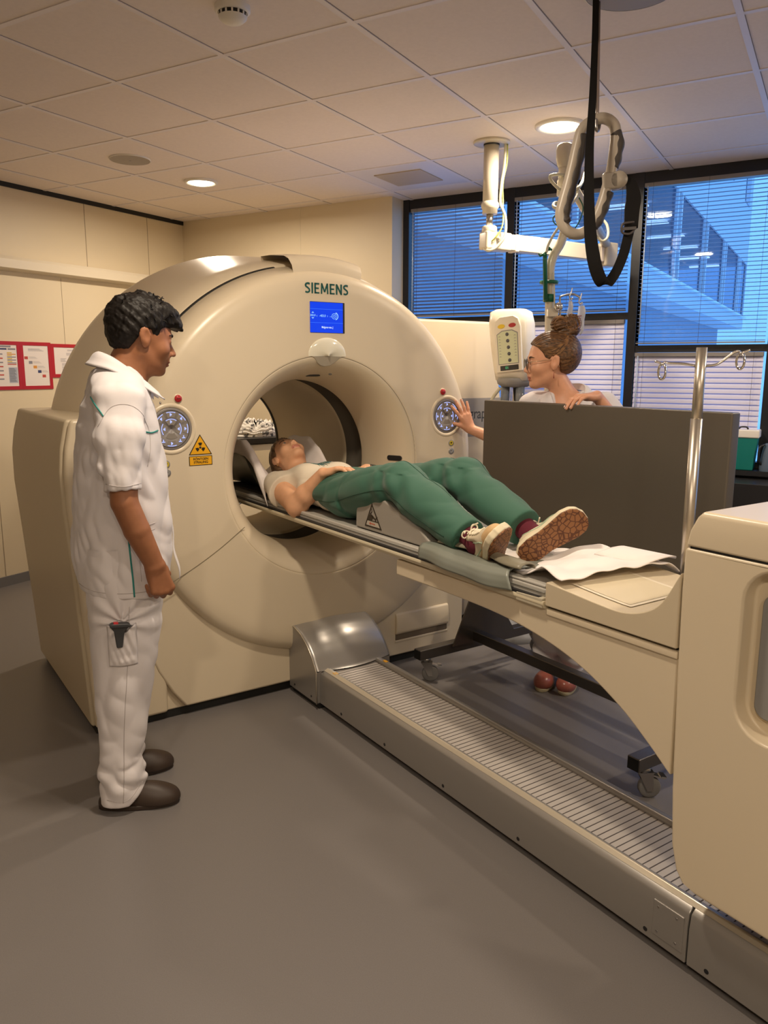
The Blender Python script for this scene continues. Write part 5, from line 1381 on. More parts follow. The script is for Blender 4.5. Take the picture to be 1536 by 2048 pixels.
M_UNI = mat('uniform_white', (0.70, 0.665, 0.685), rough=0.8, sheen=0.15, bump=(1200, 0.08, 0.0003))
M_STITCH = mat('stitch_shadow', (0.46, 0.42, 0.42), rough=0.9)
M_TEAL = mat('teal_piping', (0.02, 0.22, 0.20), rough=0.6)
# ------------------------------------------------------------------ man standing at the left
MPHI = math.radians(36.0)
man = thing('person', 'young man with short black hair, white uniform and brown clogs standing at the left', 'person', (-2.07, 1.80, 0.0), PI / 2 - MPHI)
M_SKIN1 = mat('skin_brown', (0.30, 0.125, 0.060), rough=0.48, spec=0.4, sss=0.06, noise=(35, 0.08, 3))
M_LIP1 = mat('lips_brown', (0.24, 0.085, 0.055), rough=0.4)
hR = rotm('Z', math.radians(8)) @ rotm('Y', math.radians(10))
HF = Frame((0.100, 0.0, 1.598), hR, 1.0)
man_hand = Hand((0.076, -0.232, 0.880), (0.22, 0.02, -0.95), (0.25, -1.0, 0.10), True, 1.0, curl=((52, 58, 30), (58, 60, 30), (62, 60, 30), (62, 58, 30)), thumb=((0.026, 0.026, -0.010), (0.050, 0.040, -0.028), (0.070, 0.036, -0.048)))
man_hand2 = Hand((0.06, 0.235, 0.885), (0.2, -0.02, -0.95), (0.15, 1.0, 0.1), False, 1.0, curl=((40, 45, 25),) * 4)
# left hand needs its thumb forward as well: mirror the y axis of its frame
man_hand2.fr.R[:, 1] *= -1
def man_skin(P):
    d = head_field(HF.loc(P))
    d = smin(d, ecap(P, (0.078, 0, 1.545), (0.030, 0, 1.40), (0, 1, 0), 0.056, 0.058, 0.064, 0.062), 0.03)
    d = smin(d, ecap(P, (0.03, 0, 1.53), (0.0, 0, 1.46), (0, 1, 0), 0.045, 0.03, 0.07, 0.03), 0.03)
    d = smin(d, ecap(P, (0.005, -0.14, 1.41), (0.005, 0.14, 1.41), (0, 0, 1), 0.045, 0.055, 0.045, 0.055), 0.05)
    d = smin(d, ecap(P, (0.0, 0, 1.38), (0.0, 0, 0.90), (0, 1, 0), 0.15, 0.085, 0.14, 0.10), 0.05)
    for s, w in ((-1, man_hand), (1, man_hand2)):
        sh = (0.0, s * 0.178, 1.40); el = (-0.006, s * 0.232, 1.090); wr = tuple(w.fr.o)
        e = cap(P, sh, el, 0.050, 0.0415)
        e = smin(e, cap(P, el, (0.026, s * 0.235, 1.0), 0.0415, 0.0405), 0.004)
        e = smin(e, ecap(P, (0.026, s * 0.235, 1.0), wr, (1, 0, 0), 0.041, 0.0395, 0.030, 0.023), 0.004)
        e = smin(e, w.field(P), 0.014)
        d = smin(d, e, 0.02)
    return d
body = field_mesh(man_skin, (-0.18, -0.33, 0.70), (0.26, 0.33, 1.76), 0.0036, 'body', [M_SKIN1, M_LIP1, mat('skin_stubble', (0.13, 0.060, 0.034), rough=0.6)], man, lambda c: (lambda Q: np.where(lips_mat(Q), 1, np.where((((Q[:, 2] + 0.100) / 0.014) ** 2 + (Q[:, 1] / 0.016) ** 2 < 1) & (Q[:, 0] > 0.06) | ((np.abs(Q[:, 2] + 0.055) < 0.004) & (np.abs(Q[:, 1]) < 0.022) & (Q[:, 0] > 0.08)), 2, 0)))(HF.loc(c)))
add_eyes(HF, man, (0.02, 0.012, 0.008))
man_hand.add_nails(man, mat('nail_brown', (0.38, 0.19, 0.12), rough=0.3))
# hair
def man_hair(P):
    Q = HF.loc(P)
    lk = waves(Q, 150, 1, 6, (1, 1, 1)) * 0.0030 + waves(Q, 330, 2, 6) * 0.0020
    d = ell(Q, (-0.014, 0, 0.050), (0.110, 0.086, 0.092))
    d = smin(d, ell(Q, (0.050, 0, 0.090), (0.062, 0.064, 0.036)), 0.025)
    d = smin(d, ell(Q, (-0.050, 0, 0.00), (0.060, 0.068, 0.060)), 0.03)
    d = smin(d, ell(Q, (0.088, 0.0, 0.066), (0.030, 0.058, 0.020)), 0.02)
    for x, y, z, r in ((0.112, -0.012, 0.052, 0.014), (0.108, 0.022, 0.050, 0.012), (0.100, -0.034, 0.055, 0.013), (0.112, 0.004, 0.068, 0.014), (-0.02, -0.01, 0.137, 0.016), (0.02, 0.02, 0.138, 0.015), (-0.085, -0.02, 0.105, 0.016)):
        d = smin(d, ell(Q, (x, y, z), (r * 1.3, r, r * 0.8)), 0.012)
    d = d + lk
    zl = np.interp(Q[:, 0], [-0.12, -0.085, -0.055, -0.030, -0.022, 0.008, 0.016, 0.034, 0.040, 0.056, 0.085, 0.13], [-0.066, -0.064, -0.055, -0.012, 0.022, 0.026, 0.004, 0.004, 0.030, 0.046, 0.046, 0.038])
    zl = zl + 0.004 * waves(Q, 130, 5, 4)
    return smax(d, zl - Q[:, 2], 0.006)
M_HAIR1 = mat('hair_black', (0.008, 0.006, 0.005), rough=0.55, spec=0.25, bump=(260, 0.35, 0.002))
field_mesh(man_hair, (-0.09, -0.14, 1.48), (0.27, 0.14, 1.79), 0.0028, 'hair', M_HAIR1, man)
st = MB(); rr_ = random.Random(4)
for k in range(150):
    a = rr_.uniform(-2.6, 2.6); e = rr_.uniform(0.05, 1.3)
    n0 = A_((math.cos(a) * math.cos(e) * 0.112 - 0.010, math.sin(a) * math.cos(e) * 0.088, 0.050 + math.sin(e) * 0.096))
    if n0[0] > 0.05: n0[2] = max(n0[2], 0.06)
    g = A_((rr_.uniform(-0.3, 1.0), rr_.uniform(-0.5, 0.5), rr_.uniform(-0.9, 0.3))); g = g / np.linalg.norm(g)
    pts = [HF.out(n0 * 0.93), HF.out(n0 * 0.985 + g * 0.008), HF.out(n0 * 0.995 + g * 0.014), HF.out(n0 * 0.975 + g * 0.020)]
    st.tube(bez(pts, 3), [0.0022, 0.0022, 0.002, 0.002, 0.002, 0.0018, 0.0016, 0.0014, 0.001, 0.0005], 5)
o_ = st.build('hair_locks', M_HAIR1, man); o_['kind'] = 'stuff'
# shirt
ZS = [0.70, 0.755, 0.80, 0.88, 0.98, 1.07, 1.16, 1.235, 1.317, 1.38, 1.43, 1.47, 1.50]
XB = [-0.130, -0.140, -0.150, -0.160, -0.156, -0.150, -0.141, -0.133, -0.120, -0.103, -0.080, -0.052, -0.022]
XF = [0.130, 0.140, 0.150, 0.160, 0.163, 0.160, 0.157, 0.150, 0.137, 0.126, 0.112, 0.090, 0.06]
YW_ = [0.192, 0.192, 0.190, 0.186, 0.180, 0.178, 0.180, 0.186, 0.190, 0.186, 0.165, 0.12, 0.07]
def man_torso(P):
    z = P[:, 2]; xb = np.interp(z, ZS, XB); xf = np.interp(z, ZS, XF); w = np.interp(z, ZS, YW_)
    cx = (xb + xf) / 2; a = (xf - xb) / 2
    q = np.abs((P[:, 0] - cx) / a) ** 2.3 + np.abs(P[:, 1] / w) ** 2.3
    d = (q ** (1 / 2.3) - 1) * np.minimum(a, w) * 0.9
    return np.maximum(d, z - 1.50)
def man_shirt(P):
    d = man_torso(P)
    sh = None
    for s in (-1, 1):
        e = ecap(P, (0.0, s * 0.05, 1.475), (-0.002, s * 0.178, 1.415), (1, 0, 0), 0.065, 0.030, 0.066, 0.040)
        e = smin(e, ecap(P, (-0.002, s * 0.180, 1.405), (-0.006, s * 0.218, 1.29), (1, 0, 0), 0.070, 0.043, 0.070, 0.047), 0.03)
        e = smin(e, ecap(P, (-0.006, s * 0.218, 1.30), (-0.010, s * 0.238, 1.10), (1, 0, 0), 0.070, 0.048, 0.056, 0.050), 0.02)
        ax = nrm_((-0.0, s * 0.10, -1.0)); c = A_((-0.010, s * 0.235, 1.126))
        e = smax(e, (P - c) @ ax, 0.004)
        d = smin(d, e, 0.032)
    # folds
    z = P[:, 2]
    arm = np.exp(-((np.abs(P[:, 1]) - 0.235) / 0.05) ** 2)
    d = d + (0.0040 * creases(P, 34, 3, (1.3, 1.3, 0.5)) + 0.0022 * creases(P, 70, 5, (1.2, 1.2, 0.6))) * np.clip((z - 0.72) * 6, 0.3, 1) * (1 - 0.65 * np.clip((z - 1.20) / 0.1, 0, 1))
    pull = np.exp(-(((z - 1.28) / 0.16) ** 2)) * np.exp(-((P[:, 0] + 0.09) / 0.07) ** 2)
    d = d + 0.0022 * pull * np.sin((P[:, 0] * 0.6 + z * 1.0) * 75)
    pull2 = np.exp(-(((z - 1.22) / 0.14) ** 2)) * np.exp(-((P[:, 0] - 0.09) / 0.05) ** 2)
    d = d + 0.002 * pull2 * np.sin((P[:, 0] * 1.6 + z * 0.8) * 60)
    vf = np.exp(-((z - 1.17) / 0.13) ** 2) * np.clip((-P[:, 1] - 0.16) * 25, 0, 1)
    d = d + 0.0014 * vf * creases(P, 90, 6, (1.4, 0.6, 0.25))
    d = d + 0.005 * np.exp(-((z - 0.95) / 0.10) ** 2) * waves(P, 32, 8, 4, (1, 1, 0.5))
    hemz = 0.762 + 0.012 * np.clip(-P[:, 0] / 0.15, -1, 1) + 0.003 * waves(P, 40, 4, 3)
    return smax(d, hemz - z, 0.004)
shirt = field_mesh(man_shirt, (-0.22, -0.34, 0.70), (0.24, 0.34, 1.56), 0.0045, 'shirt', M_UNI, man)
# hem and cuff bands, seams, teal piping lie on the cloth
def seam(pts, d, m, r=0.0012, name='seam', f=man_shirt, par=shirt, off=0.0002, n=6, flat=1.0):
    P = hug(f, bez(pts, n), d, 0.2, off)
    return MB().tube(P, r, 6, flat=flat).build(name, m, par)
YD = (0, 1, 0)
seam([(-0.100, -0.3, 1.412), (-0.085, -0.3, 1.388), (-0.070, -0.3, 1.368), (-0.062, -0.3, 1.356)], (0.15, 1, 0), M_TEAL, 0.0026, 'teal_piping')
seam([(0.085, -0.3, 1.300), (0.105, -0.3, 1.296), (0.130, -0.3, 1.300)], (-0.05, 1, 0), M_TEAL, 0.0028, 'teal_piping')
seam([(0.004, -0.3, 0.965), (0.006, -0.3, 0.90), (0.010, -0.3, 0.83), (0.012, -0.3, 0.772)], YD, M_TEAL, 0.0030, 'teal_piping')
seam([(-0.058, -0.34, 1.152), (-0.01, -0.34, 1.146), (0.046, -0.34, 1.150)], YD, M_STITCH, 0.0012, 'cuff_stitching')
seam([(-0.16, -0.2, 0.800), (-0.08, -0.3, 0.790), (0.0, -0.3, 0.785), (0.08, -0.3, 0.782), (0.15, -0.2, 0.785)], (0.1, 1, 0), M_STITCH, 0.0012, 'hem_stitching')
seam([(-0.070, -0.3, 1.335), (-0.030, -0.3, 1.392), (0.022, -0.3, 1.400), (0.062, -0.3, 1.375), (0.088, -0.3, 1.33), (0.090, -0.3, 1.27), (0.078, -0.3, 1.21)], (0, 1, -0.15), M_STITCH, 0.0009, 'armhole_seam')
seam([(0.068, -0.3, 0.990), (0.10, -0.3, 0.995), (0.150, -0.3, 1.005)], (-0.4, 1, 0), M_STITCH, 0.0013, 'pocket_seam')
seam([(0.066, -0.3, 0.970), (0.10, -0.3, 0.975), (0.150, -0.3, 0.985)], (-0.4, 1, 0), M_STITCH, 0.0010, 'pocket_seam')
seam([(0.060, -0.3, 0.985), (0.058, -0.3, 0.90), (0.060, -0.3, 0.82)], (-0.2, 1, 0), M_STITCH, 0.0010, 'pocket_seam')
# collar turned down around the neck
rg = [((0.128, -0.030, 1.425), (0.5, -0.75, -0.50)), ((0.098, -0.055, 1.455), (0.2, -0.85, -0.55)), ((0.050, -0.074, 1.495), (0.0, -0.8, -0.60)), ((0.0, -0.066, 1.532), (-0.3, -0.65, -0.62)), ((-0.032, -0.040, 1.548), (-0.6, -0.35, -0.72)), ((-0.040, 0.0, 1.550), (-0.75, 0.0, -0.72)),
      ((-0.032, 0.040, 1.548), (-0.6, 0.35, -0.72)), ((0.0, 0.066, 1.532), (-0.3, 0.65, -0.62)), ((0.050, 0.074, 1.495), (0.0, 0.8, -0.6)), ((0.098, 0.055, 1.455), (0.2, 0.85, -0.55)), ((0.128, 0.030, 1.425), (0.5, 0.75, -0.5))]
collar(man, rg, 0.056, M_UNI)
MB().grid(lambda s, q: (lambda p, k: p + Vector((0.0, 0.0, -0.03 * q)) + Vector((-0.003, 0, 0)))(bez([Vector(a) for a, b in rg], 8)[min(int(s * 80), 80)], 0), 80, 2).build('collar_stand', M_UNI, man)
MB().cyl((0.142, -0.040, 1.385), (0.1455, -0.0415, 1.385), 0.0045, n=12).build('snap_button', M_STEEL, man)
# loose front edge at the bottom
def fedge(s, q):
    z = 0.985 - 0.205 * s
    return (0.155 + 0.022 * s + 0.004 * math.sin(9 * s) + 0.010 * q, -0.055 + 0.05 * q + 0.006 * math.sin(7 * s), z)
sheet(fedge, 20, 6, 'front_placket', M_UNI, man, 0.003)
# trousers
TZ = [0.02, 0.06, 0.115, 0.20, 0.267, 0.409, 0.55, 0.717, 0.80, 0.95]
TB = [-0.130, -0.134, -0.126, -0.121, -0.122, -0.125, -0.130, -0.130, -0.128, -0.12]
TF = [0.006, 0.022, 0.030, 0.014, 0.038, 0.064, 0.088, 0.108, 0.118, 0.12]
TW = [0.062, 0.066, 0.064, 0.066, 0.068, 0.076, 0.084, 0.092, 0.098, 0.10]
def leg(P, yc, dx):
    z = P[:, 2]; xb = np.interp(z, TZ, TB) + dx; xf = np.interp(z, TZ, TF) + dx; w = np.interp(z, TZ, TW)
    c = (xb + xf) / 2; a = (xf - xb) / 2; yy = yc + np.sign(yc) * np.interp(z, [0, 0.8], [0.012, -0.004])
    q = np.sqrt(((P[:, 0] - c) / a) ** 2 + ((P[:, 1] - yy) / w) ** 2)
    return np.maximum((q - 1) * np.minimum(a, w), z - 0.97)
def man_trousers(P):
    r = leg(P, -0.095, 0.0); l = leg(P, 0.100, 0.022)
    d = smin(r, l, 0.03)
    z = P[:, 2]
    hem = 0.030 + 0.055 * np.clip((P[:, 0] + 0.04) / 0.07, 0, 1)
    d = d + 0.0034 * creases(P, 36, 6, (1, 1, 0.4)) + 0.0014 * creases(P, 75, 8, (1, 1, 0.5)) + 0.0065 * np.exp(-((z - 0.12) / 0.055) ** 2) * creases(P, 60, 4, (0.9, 0.5, 1.5))
    bunch = np.exp(-((z - 0.70) / 0.09) ** 2) * np.exp(-((P[:, 1] + 0.17) / 0.05) ** 2)
    d = d + 0.006 * bunch * np.sin(np.arctan2(P[:, 0] + 0.03, z - 0.69) * 9)
    return smax(d, hem - z, 0.004)
trs = field_mesh(man_trousers, (-0.19, -0.24, 0.0), (0.19, 0.26, 0.92), 0.0045, 'trousers', M_UNI, man)
seam([(-0.005, -0.3, 0.74), (-0.02, -0.3, 0.55), (-0.04, -0.3, 0.35), (-0.052, -0.3, 0.15), (-0.060, -0.3, 0.05)], YD, M_STITCH, 0.0011, 'side_seam', man_trousers, trs, n=14)
seam([(-0.110, -0.25, 0.062), (-0.05, -0.3, 0.055), (0.01, -0.3, 0.10)], YD, M_STITCH, 0.0010, 'hem_stitching', man_trousers, trs)
# thigh pocket with the handheld scanner in it
def pk(s, q): return (-0.076 + 0.088 * s, -0.3, 0.542 + (0.142 - 0.030 * math.sin(PI * s) ** 2) * q)
G_ = [[pk(i / 20, j / 24) for j in range(25)] for i in range(21)]
H_ = hug(man_trousers, [p for r in G_ for p in r], YD, 0.2, 0.001)
pm = MB()
def pkf(s, q):
    i = round(s * 20); j = round(q * 24); p = H_[i * 25 + j]
    e = min(1, min(s, 1 - s) * 9) * min(1, q * 8)
    return p + Vector((0, -1, 0)) * (0.003 + 0.012 * e * (0.4 + 0.6 * q) + 0.0025 * math.sin(30 * s + 14 * q) * e)
sheet(pkf, 20, 24, 'thigh_pocket', M_UNI, trs, 0.003)
dv = thing('handheld_scanner', 'dark grey handheld device sticking out of the man\u2019s thigh pocket', 'device', man.location, man.rotation_euler.z)
yy = H_[10 * 25 + 22].y - 0.010
bev(MB().prism([(-0.052, 0.612), (-0.034, 0.612), (-0.026, 0.664), (-0.012, 0.678), (-0.010, 0.684), (-0.066, 0.690), (-0.068, 0.684), (-0.058, 0.668)], yy - 0.016, yy, plane='xz').build('handle', mat('device_dark', (0.035, 0.037, 0.042), rough=0.45), dv), 0.003, 2)
bev(MB().prism([(-0.070, 0.683), (-0.008, 0.679), (-0.006, 0.686), (-0.014, 0.692), (-0.062, 0.696), (-0.070, 0.692)], yy - 0.024, yy + 0.004, plane='xz').build('head', MATS['device_dark'], dv), 0.003, 2)
MB().box(-0.058, -0.044, yy - 0.022, yy - 0.004, 0.6945, 0.6985).build('red_button', mat('red_plastic', (0.5, 0.02, 0.03), rough=0.4), dv)
# clogs
M_CLOG = mat('clog_brown', (0.042, 0.026, 0.018), rough=0.5)
def clog(x, y, a, name='clog'):
    F_ = Frame((x, y, 0), rotm('Z', a))
    def f(P):
        Q = F_.loc(P); m = Q
        d = ell(m, (0.072, 0, 0.022), (0.066, 0.050, 0.046))
        d = smin(d, ell(m, (0.02, 0, 0.030), (0.070, 0.043, 0.054)), 0.03)
        d = smin(d, ell(m, (-0.088, 0, 0.022), (0.050, 0.037, 0.042)), 0.03)
        d = smax(d, -ell(m, (-0.075, 0, 0.090), (0.075, 0.030, 0.045)), 0.008)
        return smax(d, 0.012 - m[:, 2], 0.003)
    o = field_mesh(f, (x - 0.20, y - 0.20, -0.01), (x + 0.20, y + 0.20, 0.11), 0.0035, name, M_CLOG, man)
    S = MB(); P = []
    for k in range(40):
        t = 2 * PI * k / 40; cx, sy = math.cos(t), math.sin(t)
        lx = -0.002 + 0.136 * cx; wy = (0.044 + 0.008 * cx) * math.copysign(abs(sy) ** 0.8, sy)
        p = F_.out((lx, wy, 0)); P.append((p[0], p[1]))
    bev(S.prism(P, 0.0, 0.018, plane='xy').build('sole', mat('clog_sole', (0.035, 0.022, 0.016), rough=0.6), o), 0.004, 2)
clog(0.000, -0.110, -0.23); clog(0.016, 0.118, 0.05)
# ------------------------------------------------------------------ patient lying on the table (same local axes as the scanner)
pat = thing('person', 'patient lying on the scanner table in cream shirt, green trousers and cream sneakers', 'person', GO, GA)
M_SKIN2 = mat('skin_fair', (0.70, 0.385, 0.225), rough=0.5, spec=0.35, sss=0.06, noise=(30, 0.06, 3))
M_LIP2 = mat('lips_rose', (0.55, 0.22, 0.15), rough=0.4)
def R3(x, z):
    x = nrm_(x); z = A_(z, float); z = nrm_(z - x * (z @ x)); return np.stack([x, np.cross(z, x), z], 1)
PH = Frame((-0.345, 0.542, 1.062), R3((0.26, -0.05, 0.95), (-0.95, 0.0, 0.26)), 0.95)
SHR, ELR, WRR = A_((-0.165, 0.385, 0.965)), A_((0.095, 0.352, 0.905)), A_((0.235, 0.405, 1.062))
SHL, ELL, WRL = A_((-0.165, 0.705, 0.965)), A_((0.095, 0.742, 0.905)), A_((0.215, 0.640, 1.060))
hdR = Hand(WRR, (0.66, 0.62, 0.25), (-0.30, 0.0, 1.0), True, 0.88, curl=((14, 22, 16), (16, 22, 16), (18, 24, 16), (20, 26, 18)), spread=(3, 0, -2, -5), thumb=((0.028, 0.024, -0.010), (0.058, 0.036, -0.016), (0.084, 0.034, -0.022)))
hdL = Hand(WRL, (0.50, -0.80, 0.10), (-0.2, 0.0, 1.0), False, 0.88, curl=((10, 20, 12),) * 4, spread=(3, 0, -3, -7))
hdL.fr.R[:, 1] *= -1
def pat_skin(P):
    d = head_field(PH.loc(P), True) * PH.k
    d = smin(d, ecap(P, (-0.31, 0.545, 1.03), (-0.165, 0.545, 0.985), (0, 1, 0), 0.052, 0.050, 0.058, 0.050), 0.025)
    d = smin(d, ecap(P, (-0.15, 0.545, 0.965), (0.30, 0.545, 0.965), (0, 1, 0), 0.135, 0.065, 0.13, 0.065), 0.04)
    for sh, el, wr, hd in ((SHR, ELR, WRR, hdR), (SHL, ELL, WRL, hdL)):
        e = ecap(P, sh, el, (0, 0, 1), 0.058, 0.050, 0.050, 0.044)
        e = smin(e, ecap(P, el, el + (wr - el) * 0.35, (0, 0, 1), 0.044, 0.040, 0.044, 0.039), 0.03)
        e = smin(e, ecap(P, el + (wr - el) * 0.35, wr, (0, 0, 1), 0.043, 0.038, 0.024, 0.028), 0.02)
        e = smin(e, hd.field(P), 0.012)
        d = smin(d, e, 0.02)
    return d
pbody = field_mesh(pat_skin, (-0.50, 0.28, 0.84), (0.44, 0.82, 1.23), 0.0036, 'body', [M_SKIN2, M_LIP2], pat, lambda c: np.where(lips_mat(PH.loc(c)), 1, 0))
add_eyes(PH, pat, (0.10, 0.14, 0.16))
hdR.add_nails(pat, mat('nail_rose', (0.60, 0.34, 0.26), rough=0.25))
MB().tube([hdR.fr.out(A_((0.112, 0.011, -0.006)) + A_((0.0, 0.0115 * math.cos(a), 0.0115 * math.sin(a)))) for a in [2 * PI * k / 16 for k in range(16)]], 0.0011, 6, closed=True).build('ring', mat('gold', (0.8, 0.5, 0.2), rough=0.25, metal=1.0), pat)
def earring(fr, s, m, par):
    c = fr.out((-0.010, s * 0.086, -0.040))
    MB().tube([c + A_((0, 0, 0)) + fr.R @ A_((0.006 * math.cos(a), 0, 0.007 * math.sin(a) - 0.004)) for a in [2 * PI * k / 14 for k in range(14)]], 0.0013, 6, closed=True).build('earring', m, par)
earring(PH, -1, MATS['gold'], pat)
# hair drawn back
def hairmat(name, a, b, sc=60):
    m = mat(name, a, rough=0.42, spec=0.45)
    nt = m.node_tree; tc = nt.nodes.new('ShaderNodeTexCoord'); mp = nt.nodes.new('ShaderNodeMapping'); nz = nt.nodes.new('ShaderNodeTexNoise'); rp = nt.nodes.new('ShaderNodeValToRGB'); bp = nt.nodes.new('ShaderNodeBump')
    mp.inputs['Scale'].default_value = (0.35, 1.0, 1.6); nz.inputs['Scale'].default_value = sc; nz.inputs['Detail'].default_value = 5
    rp.color_ramp.elements[0].position = 0.35; rp.color_ramp.elements[0].color = tuple(a) + (1,)
    rp.color_ramp.elements[1].position = 0.68; rp.color_ramp.elements[1].color = tuple(b) + (1,)
    nt.links.new(tc.outputs['Object'], mp.inputs['Vector']); nt.links.new(mp.outputs['Vector'], nz.inputs['Vector']); nt.links.new(nz.outputs['Fac'], rp.inputs['Fac'])
    bp.inputs['Strength'].default_value = 0.5; bp.inputs['Distance'].default_value = 0.003
    I = nt.nodes['Principled BSDF'].inputs
    nt.links.new(rp.outputs['Color'], I['Base Color']); nt.links.new(nz.outputs['Fac'], bp.inputs['Height']); nt.links.new(bp.outputs['Normal'], I['Normal'])
    return m
M_HAIR2 = hairmat('hair_fair_brown', (0.075, 0.042, 0.022), (0.22, 0.13, 0.065))
def pulled_hair(Q, vol=1.0):
    g = 0.0016 * np.sin(Q[:, 1] * 420 + 30 * Q[:, 0] + 6 * np.sin(Q[:, 2] * 40)) + 0.0022 * waves(Q, 60, 4, 5, (0.4, 1.2, 1.2))
    d = ell(Q, (-0.016, 0, 0.044), (0.106 * vol, 0.0835, 0.090))
    d = smin(d, ell(Q, (-0.050, 0, 0.0), (0.060, 0.066, 0.058)), 0.03)
    zl = np.interp(Q[:, 0], [-0.12, -0.085, -0.040, -0.028, 0.004, 0.014, 0.026, 0.040, 0.060, 0.080, 0.13], [-0.060, -0.058, -0.045, 0.012, 0.026, 0.004, 0.008, 0.040, 0.064, 0.078, 0.095])
    return smax(d + g, zl - Q[:, 2], 0.005)
def pat_hair(P):
    Q = PH.loc(P)
    d = pulled_hair(Q, 1.06)
    d = smin(d, ell(Q, (-0.095, 0.0, 0.070), (0.040, 0.045, 0.040)), 0.03)
    return d * PH.k
field_mesh(pat_hair, (-0.54, 0.40, 0.90), (-0.16, 0.69, 1.22), 0.0030, 'hair', M_HAIR2, pat)
# shirt
M_TEE = mat('cream_tee', (0.66, 0.58, 0.46), rough=0.85, sheen=0.1)
SV = [-0.235, -0.20, -0.14, -0.06, 0.02, 0.10, 0.20, 0.28, 0.34]
ST = [1.010, 1.035, 1.046, 1.060, 1.062, 1.052, 1.046, 1.046, 1.046]
SW = [0.070, 0.120, 0.165, 0.168, 0.160, 0.152, 0.156, 0.166, 0.17]
def tee(P):
    v = P[:, 0]; zt = np.interp(v, SV, ST); w = np.interp(v, SV, SW); zb = 0.884
    cz = (zt + zb) / 2; a = (zt - zb) / 2
    q = (np.abs((P[:, 2] - cz) / a) ** 2.4 + np.abs((P[:, 1] - 0.545) / w) ** 2.4) ** (1 / 2.4)
    d = np.maximum((q - 1) * np.minimum(a, w) * 0.9, np.maximum(-0.225 - v, v - 0.34))
    for s in (-1, 1):
        d = smin(d, ell(P, (-0.035, 0.545 + s * 0.072, 1.020), (0.080, 0.070, 0.052)), 0.03)
    for sh, el in ((SHR, ELR), (SHL, ELL)):
        ax = nrm_(el - sh); e = ecap(P, sh - ax * 0.01, sh + ax * 0.125, (0, 0, 1), 0.066, 0.060, 0.078, 0.068)
        e = smax(e, (P - (sh + ax * 0.095)) @ ax, 0.004)
        d = smin(d, e, 0.03)
    nk = cap(P, (-0.30, 0.545, 1.06), (-0.19, 0.545, 1.01), 0.070, 0.068)
    d = smax(d, -nk, 0.006)
    return d + 0.0030 * creases(P, 22, 5, (1, 1, 1)) + 0.003 * waves(P, 45, 6, 4, (1.5, 0.6, 1))
tee_o = field_mesh(tee, (-0.30, 0.29, 0.86), (0.36, 0.80, 1.13), 0.0040, 'shirt', M_TEE, pat)
M_PRINT = mat('print_teal', (0.10, 0.20, 0.19), rough=0.8)
tp_ = MB()
for k in range(22):
    y = 0.465 + 0.0066 * k; h_ = 0.11 * math.sin(PI * (k + 1) / 23) * (0.7 + 0.3 * ((k * 5) % 3))
    P = hug(tee, [(-0.045 - h_ / 2 + h_ * t + 0.006 * math.sin(3 * k + 5 * t), y + 0.004 * math.sin(9 * t + k), 1.2) for t in np.linspace(0, 1, 7)], (0, 0, -1), 0.0, 0.0004)
    tp_.tube(P, 0.0015, 5)
tp_ = tp_.build('shirt_print', M_PRINT, tee_o); tp_['kind'] = 'stuff'
# trousers
HPR, KNR, ANR = A_((0.36, 0.462, 0.978)), A_((0.795, 0.432, 1.082)), A_((1.200, 0.425, 0.945))
HPL, KNL, ANL = A_((0.36, 0.628, 0.968)), A_((0.915, 0.615, 1.105)), A_((1.300, 0.580, 0.975))
def pants(P):
    v = P[:, 0]
    zt = np.interp(v, [0.15, 0.22, 0.30, 0.45], [1.062, 1.072, 1.080, 1.07])
    cz = (zt + 0.884) / 2; a = (zt - 0.884) / 2; w = np.interp(v, [0.15, 0.30, 0.45], [0.168, 0.188, 0.185])
    q = (np.abs((P[:, 2] - cz) / a) ** 2.2 + np.abs((P[:, 1] - 0.545) / w) ** 2.2) ** (1 / 2.2)
    d = np.maximum((q - 1) * np.minimum(a, w) * 0.9, v - 0.42)
    slant = 0.185 + 0.35 * (P[:, 2] - 0.95)
    for hp, kn, an in ((HPR, KNR, ANR), (HPL, KNL, ANL)):
        e = ecap(P, hp, kn, (0, 1, 0), 0.096, 0.096, 0.080, 0.078)
        e = smin(e, ecap(P, hp * 0.75 + kn * 0.25 + A_((0, 0, 0.006)), hp * 0.2 + kn * 0.8 + A_((0, 0, 0.004)), (0, 1, 0), 0.094, 0.094, 0.084, 0.082), 0.02)
        ax = nrm_(an - kn); up = A_((0.35, 0, 0.94))
        e2 = ecap(P, kn, an + ax * 0.02, (0, 1, 0), 0.080, 0.073, 0.064, 0.060)
        e2 = smin(e2, ecap(P, kn + ax * 0.12 - up * 0.018, an - ax * 0.05 - up * 0.008, (0, 1, 0), 0.074, 0.070, 0.066, 0.060), 0.02)
        e2 = smax(e2, (P - (an - ax * 0.028)) @ ax, 0.004)
        fold = np.exp(-((np.linalg.norm(P - kn, axis=1) - 0.05) / 0.11) ** 2)
        e = smin(e, e2, 0.025)
        e = e + 0.006 * fold * np.sin(((P - kn) @ nrm_((0.8, 0.5, 0.35))) * 70) * (P[:, 2] < kn[2] + 0.045)
        d = smin(d, e, 0.022)
    wd = rbox(P, (0.80, 0.545, 0.86), (0.26, 0.18, 0.155), 0.01)
    d = d + 0.0036 * creases(P, 24, 7, (0.6, 1, 1)) + 0.0020 * creases(P, 50, 9, (0.5, 1, 1))
    return smax(d, slant - v, 0.006)
M_GREENP = mat('green_trousers', (0.030, 0.112, 0.074), rough=0.72, sheen=0.12, bump=(900, 0.06, 0.0003))
pants_o = field_mesh(pants, (0.13, 0.32, 0.85), (1.30, 0.78, 1.24), 0.0048, 'trousers', M_GREENP, pat)
M_GSEAM = mat('green_seam', (0.014, 0.060, 0.038), rough=0.9)
